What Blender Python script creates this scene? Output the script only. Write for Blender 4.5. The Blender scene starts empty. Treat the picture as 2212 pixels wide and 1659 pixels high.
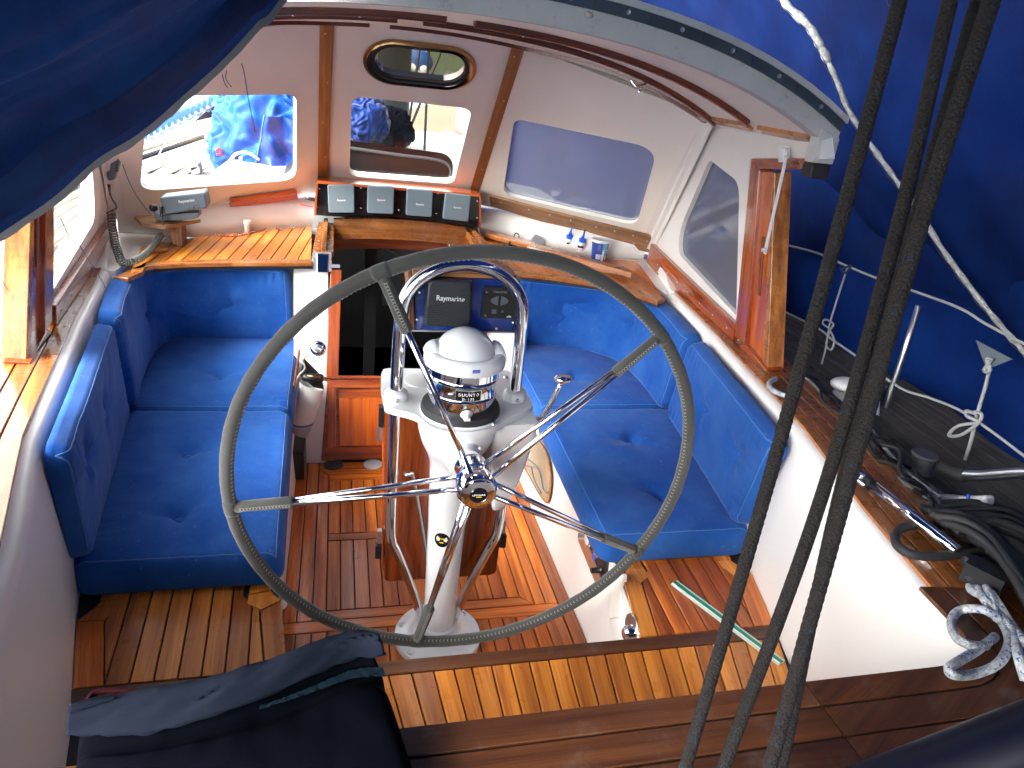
import bpy, bmesh, math, random
import numpy as np
from mathutils import Vector, Matrix, noise as mnoise
from mathutils.geometry import tessellate_polygon

rnd = random.Random(7)
S = bpy.context.scene
COL = S.collection
def A(*a): return np.array(a, float)

# ------------------------------------------------------------------ camera
CAM = A(-0.30305, -1.61386, 1.62043)
CR = A(0.97004785, -0.21826571, 0.1066173)
CU = A(-0.00383667, 0.42508841, 0.9051437)
CF = A(0.24288361, 0.87844176, -0.41151868)
FOC = 1503.5            # focal length, for a frame 2212 wide
cd = bpy.data.cameras.new('camera'); cam = bpy.data.objects.new('camera', cd); COL.objects.link(cam)
cd.sensor_width = 36; cd.lens = FOC / 2212 * 36; cd.clip_start = 0.02; cd.clip_end = 3000
cam.matrix_world = Matrix(((CR[0], CU[0], -CF[0], CAM[0]), (CR[1], CU[1], -CF[1], CAM[1]), (CR[2], CU[2], -CF[2], CAM[2]), (0, 0, 0, 1)))
S.camera = cam

# ------------------------------------------------------------------ world, sun, exposure
SUN_DIR = A(-0.85, -0.42, 0.74); SUN_DIR /= np.linalg.norm(SUN_DIR)     # towards the sun: over the port quarter
world = bpy.data.worlds.new('World'); S.world = world; world.use_nodes = True
wn = world.node_tree; bg = wn.nodes['Background']
sky = wn.nodes.new('ShaderNodeTexSky'); sky.sky_type = 'NISHITA'; sky.sun_disc = False
sky.sun_elevation = math.asin(SUN_DIR[2]); sky.sun_rotation = math.atan2(SUN_DIR[0], SUN_DIR[1])
sky.air_density = 1.0; sky.dust_density = 3.0; sky.ozone_density = 1.0
hs_ = wn.nodes.new('ShaderNodeHueSaturation'); hs_.inputs['Saturation'].default_value = 0.15      # thin high cloud: a pale sky
wn.links.new(sky.outputs[0], hs_.inputs['Color']); wn.links.new(hs_.outputs[0], bg.inputs[0]); bg.inputs[1].default_value = 0.15
sl = bpy.data.lights.new('sun', 'SUN'); sl.energy = 0.95; sl.angle = math.radians(34); sl.color = (1.0, 0.95, 0.87)
so = bpy.data.objects.new('sun', sl); COL.objects.link(so)
so.rotation_euler = Vector(SUN_DIR).to_track_quat('Z', 'Y').to_euler()
so.location = (-6, 0, 8)
S.view_settings.view_transform = 'Standard'; S.view_settings.look = 'None'
S.view_settings.gamma = 1.0; S.view_settings.use_curve_mapping = False
S.view_settings.exposure = 3.45
S.render.engine = 'CYCLES'
S.cycles.use_denoising = True
S.cycles.max_bounces = 10; S.cycles.diffuse_bounces = 6; S.cycles.glossy_bounces = 5
S.cycles.transparent_max_bounces = 12; S.cycles.transmission_bounces = 6
S.cycles.sample_clamp_indirect = 6; S.cycles.caustics_reflective = False; S.cycles.caustics_refractive = False

# ------------------------------------------------------------------ measuring: a picture point met with a plane of the boat
def ray(u, v): return (u - 1106) / FOC * CR - (v - 829.5) / FOC * CU + CF
def onz(u, v, z): d = ray(u, v); return CAM + d * (z - CAM[2]) / d[2]
def ony(u, v, y): d = ray(u, v); return CAM + d * (y - CAM[1]) / d[1]
def onx(u, v, x): d = ray(u, v); return CAM + d * (x - CAM[0]) / d[0]
def onp(u, v, P, n): d = ray(u, v); return CAM + d * ((P - CAM) @ n) / (d @ n)
def atd(u, v, t): return CAM + ray(u, v) * t
def crop(x0, y0, s): return lambda a, b: ((x0 + a * s) / 1.1302, (y0 + b * s) / 1.1302)
def unit(v): v = np.asarray(v, float); return v / (np.linalg.norm(v) or 1)
def mir(P): return A(-P[0], P[1], P[2])

# ------------------------------------------------------------------ objects
def tag(o, label=None, cat=None, group=None, kind=None):
    if label: o['label'] = label
    if cat: o['category'] = cat
    if group: o['group'] = group
    if kind: o['kind'] = kind
    return o
def thing(name, loc, label, cat, group=None, kind=None):
    o = bpy.data.objects.new(name, None); COL.objects.link(o); o.location = tuple(loc); o.empty_display_size = 0.1
    return tag(o, label, cat, group, kind)
def world_of(o):
    M = Matrix.Identity(4)
    while o is not None:
        M = o.matrix_basis @ M; o = o.parent
    return M
def mk(name, vs, fs, m, parent=None, smooth=False, frame=None, matidx=None):
    """mesh from world-space points; frame = (origin, x dir, z dir) sets the object's own axes (x along the grain)"""
    vs = np.asarray(vs, float).reshape(-1, 3)
    if frame is None:
        W = Matrix.Translation(Vector(vs.mean(0)))
    else:
        o, xd, zd = frame; xd = unit(xd); zd = np.asarray(zd, float); zd = unit(zd - xd * (zd @ xd)); yd = np.cross(zd, xd)
        W = Matrix(((xd[0], yd[0], zd[0], o[0]), (xd[1], yd[1], zd[1], o[1]), (xd[2], yd[2], zd[2], o[2]), (0, 0, 0, 1)))
    Wi = np.array(W.inverted()); lv = vs @ Wi[:3, :3].T + Wi[:3, 3]
    me = bpy.data.meshes.new(name); me.from_pydata([tuple(p) for p in lv], [], [list(f) for f in fs])
    ms = m if isinstance(m, (list, tuple)) else [m]
    for q in ms: me.materials.append(q)
    if matidx is not None: me.polygons.foreach_set('material_index', list(matidx))
    if smooth: me.polygons.foreach_set('use_smooth', [True] * len(me.polygons))
    me.update()
    ob = bpy.data.objects.new(name, me); COL.objects.link(ob)
    if parent is not None:
        ob.parent = parent; ob.matrix_basis = world_of(parent).inverted() @ W
    else:
        ob.matrix_basis = W
    return ob
class MB:
    """collects several shapes into one mesh"""
    def __init__(s): s.v = []; s.f = []
    def add(s, vs, fs):
        n = len(s.v); s.v += [tuple(p) for p in vs]; s.f += [[i + n for i in f] for f in fs]; return s
    def build(s, name, m, parent=None, smooth=False, frame=None): return mk(name, s.v, s.f, m, parent, smooth, frame)
def bevel(ob, w, seg=2, ang=35, smooth=True):
    b = ob.modifiers.new('bevel', 'BEVEL'); b.width = w; b.segments = seg; b.limit_method = 'ANGLE'; b.angle_limit = math.radians(ang)
    if smooth:
        b.harden_normals = True
        for p in ob.data.polygons: p.use_smooth = True
    return ob
# ---- geometry makers: each returns (vertices, faces)
def g_prism(pts, off):
    pts = [np.asarray(p, float) for p in pts]; n = len(pts); off = np.asarray(off, float)
    nn = sum((np.cross(pts[i] - pts[0], pts[(i + 1) % n] - pts[0]) for i in range(1, n - 1)), A(0, 0, 0))
    if nn @ off > 0: pts = pts[::-1]
    v = pts + [p + off for p in pts]
    return v, [list(range(n)), list(range(2 * n - 1, n - 1, -1))] + [[i, i + n, (i + 1) % n + n, (i + 1) % n] for i in range(n)]
def g_box(c, x, y, z):
    """box about centre c with half-extent vectors"""
    c, x, y, z = [np.asarray(q, float) for q in (c, x, y, z)]
    return g_prism([c - x - y + z, c + x - y + z, c + x + y + z, c - x + y + z], -2 * z)
def g_bar(a, b, w, h, up=(0, 0, 1)):
    a = np.asarray(a, float); b = np.asarray(b, float); d = unit(b - a); s = unit(np.cross(d, up)); u = np.cross(s, d)
    return g_box((a + b) / 2, (b - a) / 2, s * w / 2, u * h / 2)
def catmull(P, n=6, closed=False):
    P = [np.asarray(p, float) for p in P]; m = len(P); out = []
    if m < 3 and not closed: return [P[0] + (P[-1] - P[0]) * t for t in np.linspace(0, 1, n + 1)]
    rng = range(m) if closed else range(m - 1)
    for i in rng:
        if closed: a, b, c, d = P[(i - 1) % m], P[i], P[(i + 1) % m], P[(i + 2) % m]
        else: a, b, c, d = P[max(i - 1, 0)], P[i], P[i + 1], P[min(i + 2, m - 1)]
        for k in range(n):
            t = k / n
            out.append(0.5 * ((2 * b) + (c - a) * t + (2 * a - 5 * b + 4 * c - d) * t * t + (3 * b - a - 3 * c + d) * t ** 3))
    if not closed: out.append(P[-1])
    return out
def g_tube(P, r, seg=10, closed=False, caps=True, wob=None):
    P = [np.asarray(p, float) for p in P]; n = len(P); rr = r if hasattr(r, '__len__') else [r] * n
    T = [unit(P[(i + 1) % n] - P[i - 1]) if closed or 0 < i < n - 1 else unit(P[1] - P[0]) if i == 0 else unit(P[-1] - P[-2]) for i in range(n)]
    N = np.cross(T[0], A(0, 0, 1)); N = unit(N) if np.linalg.norm(N) > 1e-3 else A(1, 0, 0)
    v = []; f = []
    for i in range(n):
        N = unit(N - T[i] * (N @ T[i])); B = np.cross(T[i], N)
        for k in range(seg):
            a = 2 * math.pi * k / seg; q = rr[i] * (1 if wob is None else wob(i, a))
            v.append(P[i] + q * (math.cos(a) * N + math.sin(a) * B))
    for i in range(n if closed else n - 1):
        for k in range(seg):
            j = (i + 1) % n; k2 = (k + 1) % seg
            f.append([i * seg + k, i * seg + k2, j * seg + k2, j * seg + k])
    if not closed and caps: f.append(list(range(seg))[::-1]); f.append([(n - 1) * seg + k for k in range(seg)])
    return v, f
def g_lathe(prof, c, ax=(0, 0, 1), seg=32, x=None, caps=True):
    """prof: list of (radius, height) along the axis from c"""
    c = np.asarray(c, float); ax = unit(ax)
    N = unit(np.cross(ax, (0, 1, 0) if abs(ax[1]) < .9 else (1, 0, 0))); B = np.cross(ax, N); v = []; f = []
    for r, h in prof:
        for k in range(seg):
            a = 2 * math.pi * k / seg; v.append(c + ax * h + r * (math.cos(a) * N + math.sin(a) * B))
    for i in range(len(prof) - 1):
        for k in range(seg):
            k2 = (k + 1) % seg; f.append([i * seg + k, i * seg + k2, (i + 1) * seg + k2, (i + 1) * seg + k])
    if caps: f.append(list(range(seg))[::-1]); f.append([(len(prof) - 1) * seg + k for k in range(seg)])
    return v, f
def g_ball(c, r, seg=14, rings=8, sq=(1, 1, 1), ax=None):
    c = np.asarray(c, float); M = np.eye(3) if ax is None else np.array([unit(a) for a in ax]).T
    v = []; f = []
    for i in range(rings + 1):
        t = math.pi * i / rings
        for k in range(seg):
            a = 2 * math.pi * k / seg
            v.append(c + M @ (A(math.sin(t) * math.cos(a) * sq[0], math.sin(t) * math.sin(a) * sq[1], -math.cos(t) * sq[2]) * r))
    for i in range(rings):
        for k in range(seg):
            k2 = (k + 1) % seg; f.append([i * seg + k, i * seg + k2, (i + 1) * seg + k2, (i + 1) * seg + k])
    return v, f
def g_grid(fn, nu, nv, closeu=False):
    v = [fn(i / (nu if closeu else nu - 1), j / (nv - 1)) for i in range(nu) for j in range(nv)]; f = []
    for i in range(nu if closeu else nu - 1):
        for j in range(nv - 1):
            i2 = (i + 1) % nu; f.append([i * nv + j, i2 * nv + j, i2 * nv + j + 1, i * nv + j + 1])
    return v, f
def round_poly(P, r, n=6):
    P = [np.asarray(p, float) for p in P]; m = len(P); out = []; rr = r if hasattr(r, '__len__') else [r] * m
    for i in range(m):
        a, b, c = P[i - 1], P[i], P[(i + 1) % m]; d1 = unit(a - b); d2 = unit(c - b); q = rr[i]
        if q <= 0: out.append(b); continue
        q = min(q, .49 * np.linalg.norm(a - b), .49 * np.linalg.norm(c - b))
        for k in range(n + 1):
            t = k / n; out.append(b + d1 * q * (1 - t) ** 2 + d2 * q * t ** 2)
    return out
def g_holed(outer, holes, off):
    """plate with holes; off = thickness vector"""
    loops = [list(map(np.asarray, outer))] + [list(map(np.asarray, h)) for h in holes]
    tri = tessellate_polygon([[Vector(p) for p in l] for l in loops])
    v = [p for l in loops for p in l]; n = len(v); off = np.asarray(off, float)
    f = [list(t) for t in tri] + [[t[2] + n, t[1] + n, t[0] + n] for t in tri]; v = v + [p + off for p in v]
    k = 0
    for l in loops:
        m = len(l)
        for i in range(m): f.append([k + i, k + (i + 1) % m, k + (i + 1) % m + n, k + i + n])
        k += m
    return v, f
def P_(name, pts, off, m, parent=None, grain=None, up=(0, 0, 1), bv=0, smooth=False):
    v, f = g_prism(pts, off)
    c = np.mean([np.asarray(p, float) for p in pts], 0)
    ob = mk(name, v, f, m, parent, smooth, (c, grain, up) if grain is not None else None)
    if bv: bevel(ob, bv)
    return ob
def tube(name, P, r, m, parent=None, seg=10, n=6, closed=False, smoothpath=True):
    Q = catmull(P, n, closed) if smoothpath else P
    v, f = g_tube(Q, r, seg, closed); return mk(name, v, f, m, parent, True)
def lathe(name, prof, c, m, parent=None, ax=(0, 0, 1), seg=32):
    v, f = g_lathe(prof, c, ax, seg); ob = mk(name, v, f, m, parent, True)
    e = ob.modifiers.new('edge', 'EDGE_SPLIT'); e.split_angle = math.radians(40); return ob
# ---- lettering
def text(name, s, o, xd, yd, size, m, parent, ext=0.0004, bold=0.0, width=None):
    cu = bpy.data.curves.new(name, 'FONT'); cu.body = s; cu.size = 1; cu.align_x = 'CENTER'; cu.align_y = 'CENTER'; cu.extrude = 0.0; cu.offset = bold
    cu.resolution_u = 3
    tmp = bpy.data.objects.new('tmp', cu); COL.objects.link(tmp)
    dg = bpy.context.evaluated_depsgraph_get(); me = bpy.data.meshes.new_from_object(tmp.evaluated_get(dg))
    bpy.data.objects.remove(tmp); 
    co = np.array([v.co[:] for v in me.vertices]); fs = [list(p.vertices) for p in me.polygons]
    bpy.data.meshes.remove(me)
    w = co[:, 0].max() - co[:, 0].min(); sx = size if width is None else width / w
    xd = unit(xd); yd = unit(yd); nd = np.cross(xd, yd)
    vs = np.asarray(o) + np.outer(co[:, 0] * sx, xd) + np.outer(co[:, 1] * size, yd) + nd * ext
    return mk(name, vs, fs, m, parent)
# ---- clipping, strips of planking
def clip(poly, p, n):
    out = []; m = len(poly)
    for i in range(m):
        a, b = poly[i], poly[(i + 1) % m]; da = (a - p) @ n; db = (b - p) @ n
        if da >= 0: out.append(a)
        if (da >= 0) != (db >= 0): out.append(a + (b - a) * da / (da - db))
    return out
def plank(pts, m, parent, grain, th=0.008, ch=0.0012, name='plank', up=(0, 0, 1)):
    """one board: the top is a little smaller than the sides (a worn arris)"""
    pts = [np.asarray(p, float) for p in pts]; c = np.mean(pts, 0); up = unit(up); n = len(pts)
    lift = rnd.uniform(-.0004, .0004)
    # order counter-clockwise seen from up
    ar = sum(np.cross(pts[i] - c, pts[(i + 1) % n] - c) @ up for i in range(n))
    if ar < 0: pts = pts[::-1]
    top = []
    for i in range(n):
        a, b, d = pts[i - 1], pts[i], pts[(i + 1) % n]
        e1 = unit(b - a); e2 = unit(d - b); n1 = np.cross(up, e1); n2 = np.cross(up, e2); s = n1 + n2; q = s @ s
        top.append(b + (s / max(q, 1.4) * 2 * ch if q > 1e-6 else n1 * ch) + up * lift)
    mid = [p + up * (lift - ch) for p in pts]; bot = [p - up * th for p in pts]
    v = top + mid + bot; f = [list(range(n))]
    for k in (0, n):
        for i in range(n): j = (i + 1) % n; f.append([k + i, k + n + i, k + n + j, k + j])
    return mk(name, v, f, m, parent, False, (c + A(0, 0, 0), grain, up))
def strips(poly, p0, d, widths, gap, m, parent, th=0.008, name='plank', up=(0, 0, 1)):
    """cuts a convex region into boards running along d; widths measured across from p0"""
    up = unit(up); d = unit(d); s = np.cross(d, up); out = []; x = 0
    for w in widths:
        q = clip([np.asarray(a, float) for a in poly], np.asarray(p0) + s * (x + gap / 2), s)
        if len(q) >= 3: q = clip(q, np.asarray(p0) + s * (x + w - gap / 2), -s)
        if len(q) >= 3: out.append(plank(q, m, parent, d, th, name=name, up=up))
        x += w
    return out

# ------------------------------------------------------------------ materials
def _nt(name):
    m = bpy.data.materials.new(name); m.use_nodes = True; nt = m.node_tree; b = nt.nodes['Principled BSDF']; return m, nt, b
def N(nt, t, **k):
    n = nt.nodes.new(t)
    for a, v in k.items():
        if a.startswith('i_'): n.inputs[a[2:].replace('_', ' ')].default_value = v
        else: setattr(n, a, v)
    return n
def ramp(nt, stops, src):
    r = nt.nodes.new('ShaderNodeValToRGB'); e = r.color_ramp.elements
    e[0].position, e[0].color = stops[0][0], (*stops[0][1], 1); e[1].position, e[1].color = stops[-1][0], (*stops[-1][1], 1)
    for p, c in stops[1:-1]: q = e.new(p); q.color = (*c, 1)
    nt.links.new(src, r.inputs[0]); return r.outputs[0]
def mixc(nt, a, b, f, mode='MIX'):
    x = nt.nodes.new('ShaderNodeMix'); x.data_type = 'RGBA'; x.blend_type = mode
    for s, v in ((x.inputs[0], f), (x.inputs[6], a), (x.inputs[7], b)):
        if hasattr(v, 'links'): nt.links.new(v, s)
        elif hasattr(v, '__len__'): s.default_value = (*v, 1)
        else: s.default_value = v
    return x.outputs[2]
def obco(nt, scale=(1, 1, 1), rand=True):
    tc = N(nt, 'ShaderNodeTexCoord'); mp = N(nt, 'ShaderNodeMapping'); mp.inputs['Scale'].default_value = scale
    nt.links.new(tc.outputs['Object'], mp.inputs['Vector'])
    if rand:
        oi = N(nt, 'ShaderNodeObjectInfo'); ml = N(nt, 'ShaderNodeMath', operation='MULTIPLY'); ml.inputs[1].default_value = 37.0
        nt.links.new(oi.outputs['Random'], ml.inputs[0]); cb = N(nt, 'ShaderNodeCombineXYZ')
        for k in range(3): nt.links.new(ml.outputs[0], cb.inputs[k])
        nt.links.new(cb.outputs[0], mp.inputs['Location'])
    return mp.outputs[0]
def noise_(nt, vec, sc, det=4, rough=.55):
    n = N(nt, 'ShaderNodeTexNoise'); n.inputs['Scale'].default_value = sc; n.inputs['Detail'].default_value = det; n.inputs['Roughness'].default_value = rough
    nt.links.new(vec, n.inputs['Vector']); return n.outputs['Fac']
def bump(nt, b, h, st, dist=.001):
    q = N(nt, 'ShaderNodeBump'); q.inputs['Strength'].default_value = st; q.inputs['Distance'].default_value = dist
    nt.links.new(h, q.inputs['Height']); nt.links.new(q.outputs[0], b.inputs['Normal']); return q
def wood(name, dark, mid, light, rough=.22, coat=.6, var=.35, wear=0.0, gs=1.0):
    """varnished boards: grain along the object's x, a tone of its own for every board"""
    m, nt, b = _nt(name)
    g = noise_(nt, obco(nt, (2.2 * gs, 55 * gs, 55 * gs)), 1.0, 6, .62)
    g2 = noise_(nt, obco(nt, (9 * gs, 330 * gs, 330 * gs)), 1.0, 3, .6)
    big = noise_(nt, obco(nt, (1.5, 9, 9)), 1.0, 3)
    c = ramp(nt, [(.28, dark), (.5, mid), (.72, light)], g)
    pores = ramp(nt, [(.34, (.45, .38, .34)), (.46, (1, 1, 1))], g2)
    c = mixc(nt, c, pores, .55, 'MULTIPLY')
    tone = ramp(nt, [(.3, (.68, .62, .58)), (.7, (1.18, 1.14, 1.08))], big); c = mixc(nt, c, tone, .8, 'MULTIPLY')
    oi = N(nt, 'ShaderNodeObjectInfo')
    rr = ramp(nt, [(0, (1 - var, 1 - var * 1.15, 1 - var * 1.3)), (.5, (1, .97, .95)), (1, (1 + var * .9, 1 + var, 1 + var * .8))], oi.outputs['Random'])
    c = mixc(nt, c, rr, 1.0, 'MULTIPLY')
    if wear:
        w = noise_(nt, obco(nt, (14, 14, 14)), 1.0, 6, .7); wf = ramp(nt, [(.55, (0, 0, 0)), (.75, (wear,) * 3)], w)
        c = mixc(nt, c, (.36, .31, .27), wf)
    nt.links.new(c, b.inputs['Base Color'])
    rg = noise_(nt, obco(nt, (20, 20, 20)), 1.0, 5, .7)
    mr = N(nt, 'ShaderNodeMapRange'); mr.inputs['To Min'].default_value = rough * .7; mr.inputs['To Max'].default_value = rough * 1.9 + .05
    nt.links.new(rg, mr.inputs['Value']); nt.links.new(mr.outputs[0], b.inputs['Roughness'])
    b.inputs['Coat Weight'].default_value = coat; b.inputs['Coat Roughness'].default_value = .12
    bump(nt, b, g, .25, .0008)
    return m
def plain(name, c, rough=.5, metal=0, coat=0, var=.0, bumps=0, bscale=60, spec=.5, dirt=0, dirtc=(.25, .22, .18), sheen=0, trans=0):
    m, nt, b = _nt(name); b.inputs['Base Color'].default_value = (*c, 1); b.inputs['Roughness'].default_value = rough
    b.inputs['Metallic'].default_value = metal; b.inputs['Coat Weight'].default_value = coat; b.inputs['Specular IOR Level'].default_value = spec
    b.inputs['Coat Roughness'].default_value = .14 if rough > .15 else .04
    b.inputs['Sheen Weight'].default_value = sheen; b.inputs['Transmission Weight'].default_value = trans
    if var or dirt:
        n = noise_(nt, obco(nt, (1, 1, 1)), 3.5, 7, .62)
        col = ramp(nt, [(.3, tuple(x * (1 - var) for x in c)), (.7, tuple(min(1, x * (1 + var)) for x in c))], n)
        if dirt:
            n2 = noise_(nt, obco(nt, (1, 1, 1)), 22, 6, .75); col = mixc(nt, col, dirtc, ramp(nt, [(.56, (0, 0, 0)), (.72, (dirt,) * 3)], n2))
        nt.links.new(col, b.inputs['Base Color'])
        mr = N(nt, 'ShaderNodeMapRange'); mr.inputs['To Min'].default_value = rough * .8; mr.inputs['To Max'].default_value = min(1, rough * 1.3)
        nt.links.new(n, mr.inputs['Value']); nt.links.new(mr.outputs[0], b.inputs['Roughness'])
    if bumps: bump(nt, b, noise_(nt, obco(nt, (1, 1, 1)), bscale, 4, .6), bumps, .002)
    return m
def cloth(name, c, fade, fadec, rough=.85, wr=.5, sheen=.3, weave=900, dust=.0, trans=None):
    m, nt, b = _nt(name); v = obco(nt, (1, 1, 1))
    n = noise_(nt, v, 4.5, 6, .65); f = ramp(nt, [(.38, (0, 0, 0)), (.72, (fade,) * 3)], n)
    col = mixc(nt, c, fadec, f)
    if dust:
        n2 = noise_(nt, v, 55, 5, .8); col = mixc(nt, col, (.42, .42, .45), ramp(nt, [(.62, (0, 0, 0)), (.78, (dust,) * 3)], n2))
    nt.links.new(col, b.inputs['Base Color']); b.inputs['Roughness'].default_value = rough; b.inputs['Sheen Weight'].default_value = sheen
    b.inputs['Sheen Roughness'].default_value = .4; b.inputs['Specular IOR Level'].default_value = .16
    nb = noise_(nt, v, 18, 5, .6); nw = noise_(nt, v, weave, 1, .5)
    ad = N(nt, 'ShaderNodeMath', operation='MULTIPLY_ADD'); ad.inputs[1].default_value = .12
    nt.links.new(nw, ad.inputs[0]); nt.links.new(nb, ad.inputs[2]); bump(nt, b, ad.outputs[0], wr, .006)
    if trans:
        out = nt.nodes['Material Output']; tr = N(nt, 'ShaderNodeBsdfTranslucent'); tr.inputs[0].default_value = (*trans[0], 1)
        mx = N(nt, 'ShaderNodeMixShader'); mx.inputs[0].default_value = trans[1]
        nt.links.new(b.outputs[0], mx.inputs[1]); nt.links.new(tr.outputs[0], mx.inputs[2]); nt.links.new(mx.outputs[0], out.inputs[0])
    return m
def pane_mat(name, tint=(1, 1, 1), haze=.0, hazec=(.6, .62, .68), streak=0.0, refl=.035):
    """thin sheet of acrylic: clear, mirrored by Fresnel, with dust and scratches as haze"""
    m = bpy.data.materials.new(name); m.use_nodes = True; nt = m.node_tree; nt.nodes.remove(nt.nodes['Principled BSDF']); out = nt.nodes['Material Output']
    tr = N(nt, 'ShaderNodeBsdfTransparent'); tr.inputs[0].default_value = (*tint, 1)
    gl = N(nt, 'ShaderNodeBsdfGlossy'); gl.inputs['Roughness'].default_value = .03
    lw = N(nt, 'ShaderNodeLayerWeight'); pw = N(nt, 'ShaderNodeMath', operation='POWER'); pw.inputs[1].default_value = 5.0
    lw.inputs[0].default_value = .5; nt.links.new(lw.outputs['Facing'], pw.inputs[0])
    fr = N(nt, 'ShaderNodeMath', operation='MULTIPLY_ADD'); fr.inputs[1].default_value = .9; fr.inputs[2].default_value = refl; nt.links.new(pw.outputs[0], fr.inputs[0])
    df = N(nt, 'ShaderNodeBsdfDiffuse'); df.inputs[0].default_value = (*hazec, 1)
    tl = N(nt, 'ShaderNodeBsdfTranslucent'); tl.inputs[0].default_value = (*hazec, 1)
    dm = N(nt, 'ShaderNodeMixShader'); dm.inputs[0].default_value = .6
    nt.links.new(df.outputs[0], dm.inputs[1]); nt.links.new(tl.outputs[0], dm.inputs[2])
    n = noise_(nt, obco(nt, (1, 1, 1)), 3.0, 6, .65); mr = N(nt, 'ShaderNodeMapRange'); mr.inputs['To Min'].default_value = max(0, haze - streak); mr.inputs['To Max'].default_value = haze + streak
    nt.links.new(n, mr.inputs['Value'])
    m1 = N(nt, 'ShaderNodeMixShader'); m2 = N(nt, 'ShaderNodeMixShader')
    nt.links.new(mr.outputs[0], m1.inputs[0]); nt.links.new(tr.outputs[0], m1.inputs[1]); nt.links.new(dm.outputs[0], m1.inputs[2])
    nt.links.new(fr.outputs[0], m2.inputs[0]); nt.links.new(m1.outputs[0], m2.inputs[1]); nt.links.new(gl.outputs[0], m2.inputs[2])
    nt.links.new(m2.outputs[0], out.inputs[0]); return m
def rope_mat(name, c, fleck, rough=.8, sc=420, cover=.6):
    m, nt, b = _nt(name)
    n = noise_(nt, obco(nt, (1, 1, 1)), 60, 3, .7); n1 = noise_(nt, obco(nt, (1, 1, 1)), 130, 2, .5)
    base = ramp(nt, [(.3, tuple(x * .55 for x in c)), (.7, tuple(x * 1.35 for x in c))], n)
    f = ramp(nt, [(cover, (0, 0, 0)), (cover + .04, (1, 1, 1))], n1)
    nt.links.new(mixc(nt, base, fleck, f), b.inputs['Base Color']); b.inputs['Roughness'].default_value = rough
    w = N(nt, 'ShaderNodeTexVoronoi'); w.inputs['Scale'].default_value = sc; nt.links.new(obco(nt, (1, 1, 1), False), w.inputs['Vector'])
    bump(nt, b, w.outputs['Distance'], .9, .002); return m

TEAK = wood('teak_varnished_gold', (.31, .088, .010), (.57, .195, .022), (.70, .29, .045), .22, .35, .30, .12)
TEAKR = wood('teak_varnished_red', (.21, .042, .004), (.50, .125, .010), (.66, .22, .022), .24, .35, .38, .10)
CAP = wood('cap_rail_teak', (.16, .05, .014), (.34, .12, .03), (.50, .215, .058), .2, .6, .25, .25)
DARKT = wood('dark_aft_teak', (.055, .018, .005), (.11, .036, .008), (.17, .06, .014), .36, .2, .22, .2)
MAHOG = wood('mahogany_varnished', (.14, .022, .007), (.32, .06, .012), (.48, .12, .022), .16, .8, .12, .0)
FLAME = wood('mahogany_flame_panel', (.22, .03, .006), (.50, .10, .012), (.64, .17, .022), .15, .8, .1, .0, .5)
SOAP = wood('mahogany_trim_dark', (.07, .014, .006), (.15, .028, .010), (.22, .05, .018), .25, .5, .15, .1)
PILL = wood('oak_pillar', (.20, .075, .02), (.32, .13, .036), (.42, .19, .06), .35, .3, .1, .2)
PLY = wood('bare_plywood', (.30, .16, .075), (.42, .25, .13), (.50, .32, .18), .6, .0, .1, .1)
RAW = wood('raw_hardwood_board', (.22, .11, .055), (.30, .165, .085), (.38, .22, .12), .7, .0, .05, .35)
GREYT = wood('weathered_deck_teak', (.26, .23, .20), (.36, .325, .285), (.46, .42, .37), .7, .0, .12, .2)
CAULK = plain('black_caulking', (.012, .011, .011), .6)
GEL = plain('white_gelcoat', (.77, .755, .725), .30, coat=.12, var=.03)
LINER = plain('cream_liner', (.85, .825, .75), .45, var=.03, dirt=.08, dirtc=(.52, .45, .38))
GREYGEL = plain('grey_weathered_edge', (.52, .52, .51), .7, var=.12, dirt=.5, dirtc=(.16, .16, .15), bumps=.3)
WHITEP = plain('white_powder_coat', (.74, .76, .77), .22, coat=.5, var=.02, dirt=.05)
BLACKP = plain('black_plastic', (.012, .013, .015), .35)
BLACKG = plain('black_gloss_acrylic', (.008, .008, .010), .08, dirt=.25, dirtc=(.05, .05, .05))
RUBBER = plain('dark_rubber', (.018, .018, .02), .7, bumps=.2)
GREYPL = plain('grey_instrument_cover', (.115, .15, .175), .42, var=.05)
CHAR = plain('charcoal_cover', (.022, .026, .032), .5, bumps=.1, bscale=300)
CHROME = plain('polished_stainless', (.80, .81, .83), .07, 1.0)
STEEL = plain('brushed_stainless', (.62, .62, .62), .28, 1.0, var=.1)
BRASS = plain('worn_bronze', (.55, .33, .14), .28, 1.0, var=.2)
LEATHER = plain('grey_green_suede', (.040, .041, .037), .85, var=.25, bumps=.6, bscale=500, sheen=.3)
THREAD = plain('stitching_thread', (.27, .27, .24), .8)
BLUEC = cloth('blue_cushion_canvas', (.008, .072, .315), .75, (.034, .135, .40), .9, .4, .12, dust=.5)
PIPE = plain('pale_blue_seam', (.06, .16, .42), .8)
BLUEP = plain('blue_gloss_panel', (.010, .035, .20), .12, coat=.5)
WHITE = plain('white_print', (.8, .8, .8), .5)
WPL = plain('white_plastic', (.78, .78, .77), .3)
BLUEPL = plain('bright_blue_plastic', (.01, .12, .72), .35)
REDP = plain('red_print', (.65, .01, .03), .5)
YELP = plain('yellow_print', (.80, .50, .02), .5)
TARP = cloth('navy_tarpaulin', (.0010, .010, .060), .9, (.004, .045, .17), .5, .5, .02, 600, trans=((.006, .035, .16), .02))
TARPR = cloth('royal_blue_tarpaulin', (.0008, .008, .062), .7, (.0018, .024, .14), .6, .5, .0, 600, trans=((.004, .03, .19), .06))
TARPO = cloth('bright_blue_canvas', (.003, .062, .29), .5, (.012, .12, .38), .45, .5, .1, 600)
HEM = plain('grey_webbing', (.15, .15, .155), .8, var=.2, bumps=.5, bscale=300)
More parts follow.
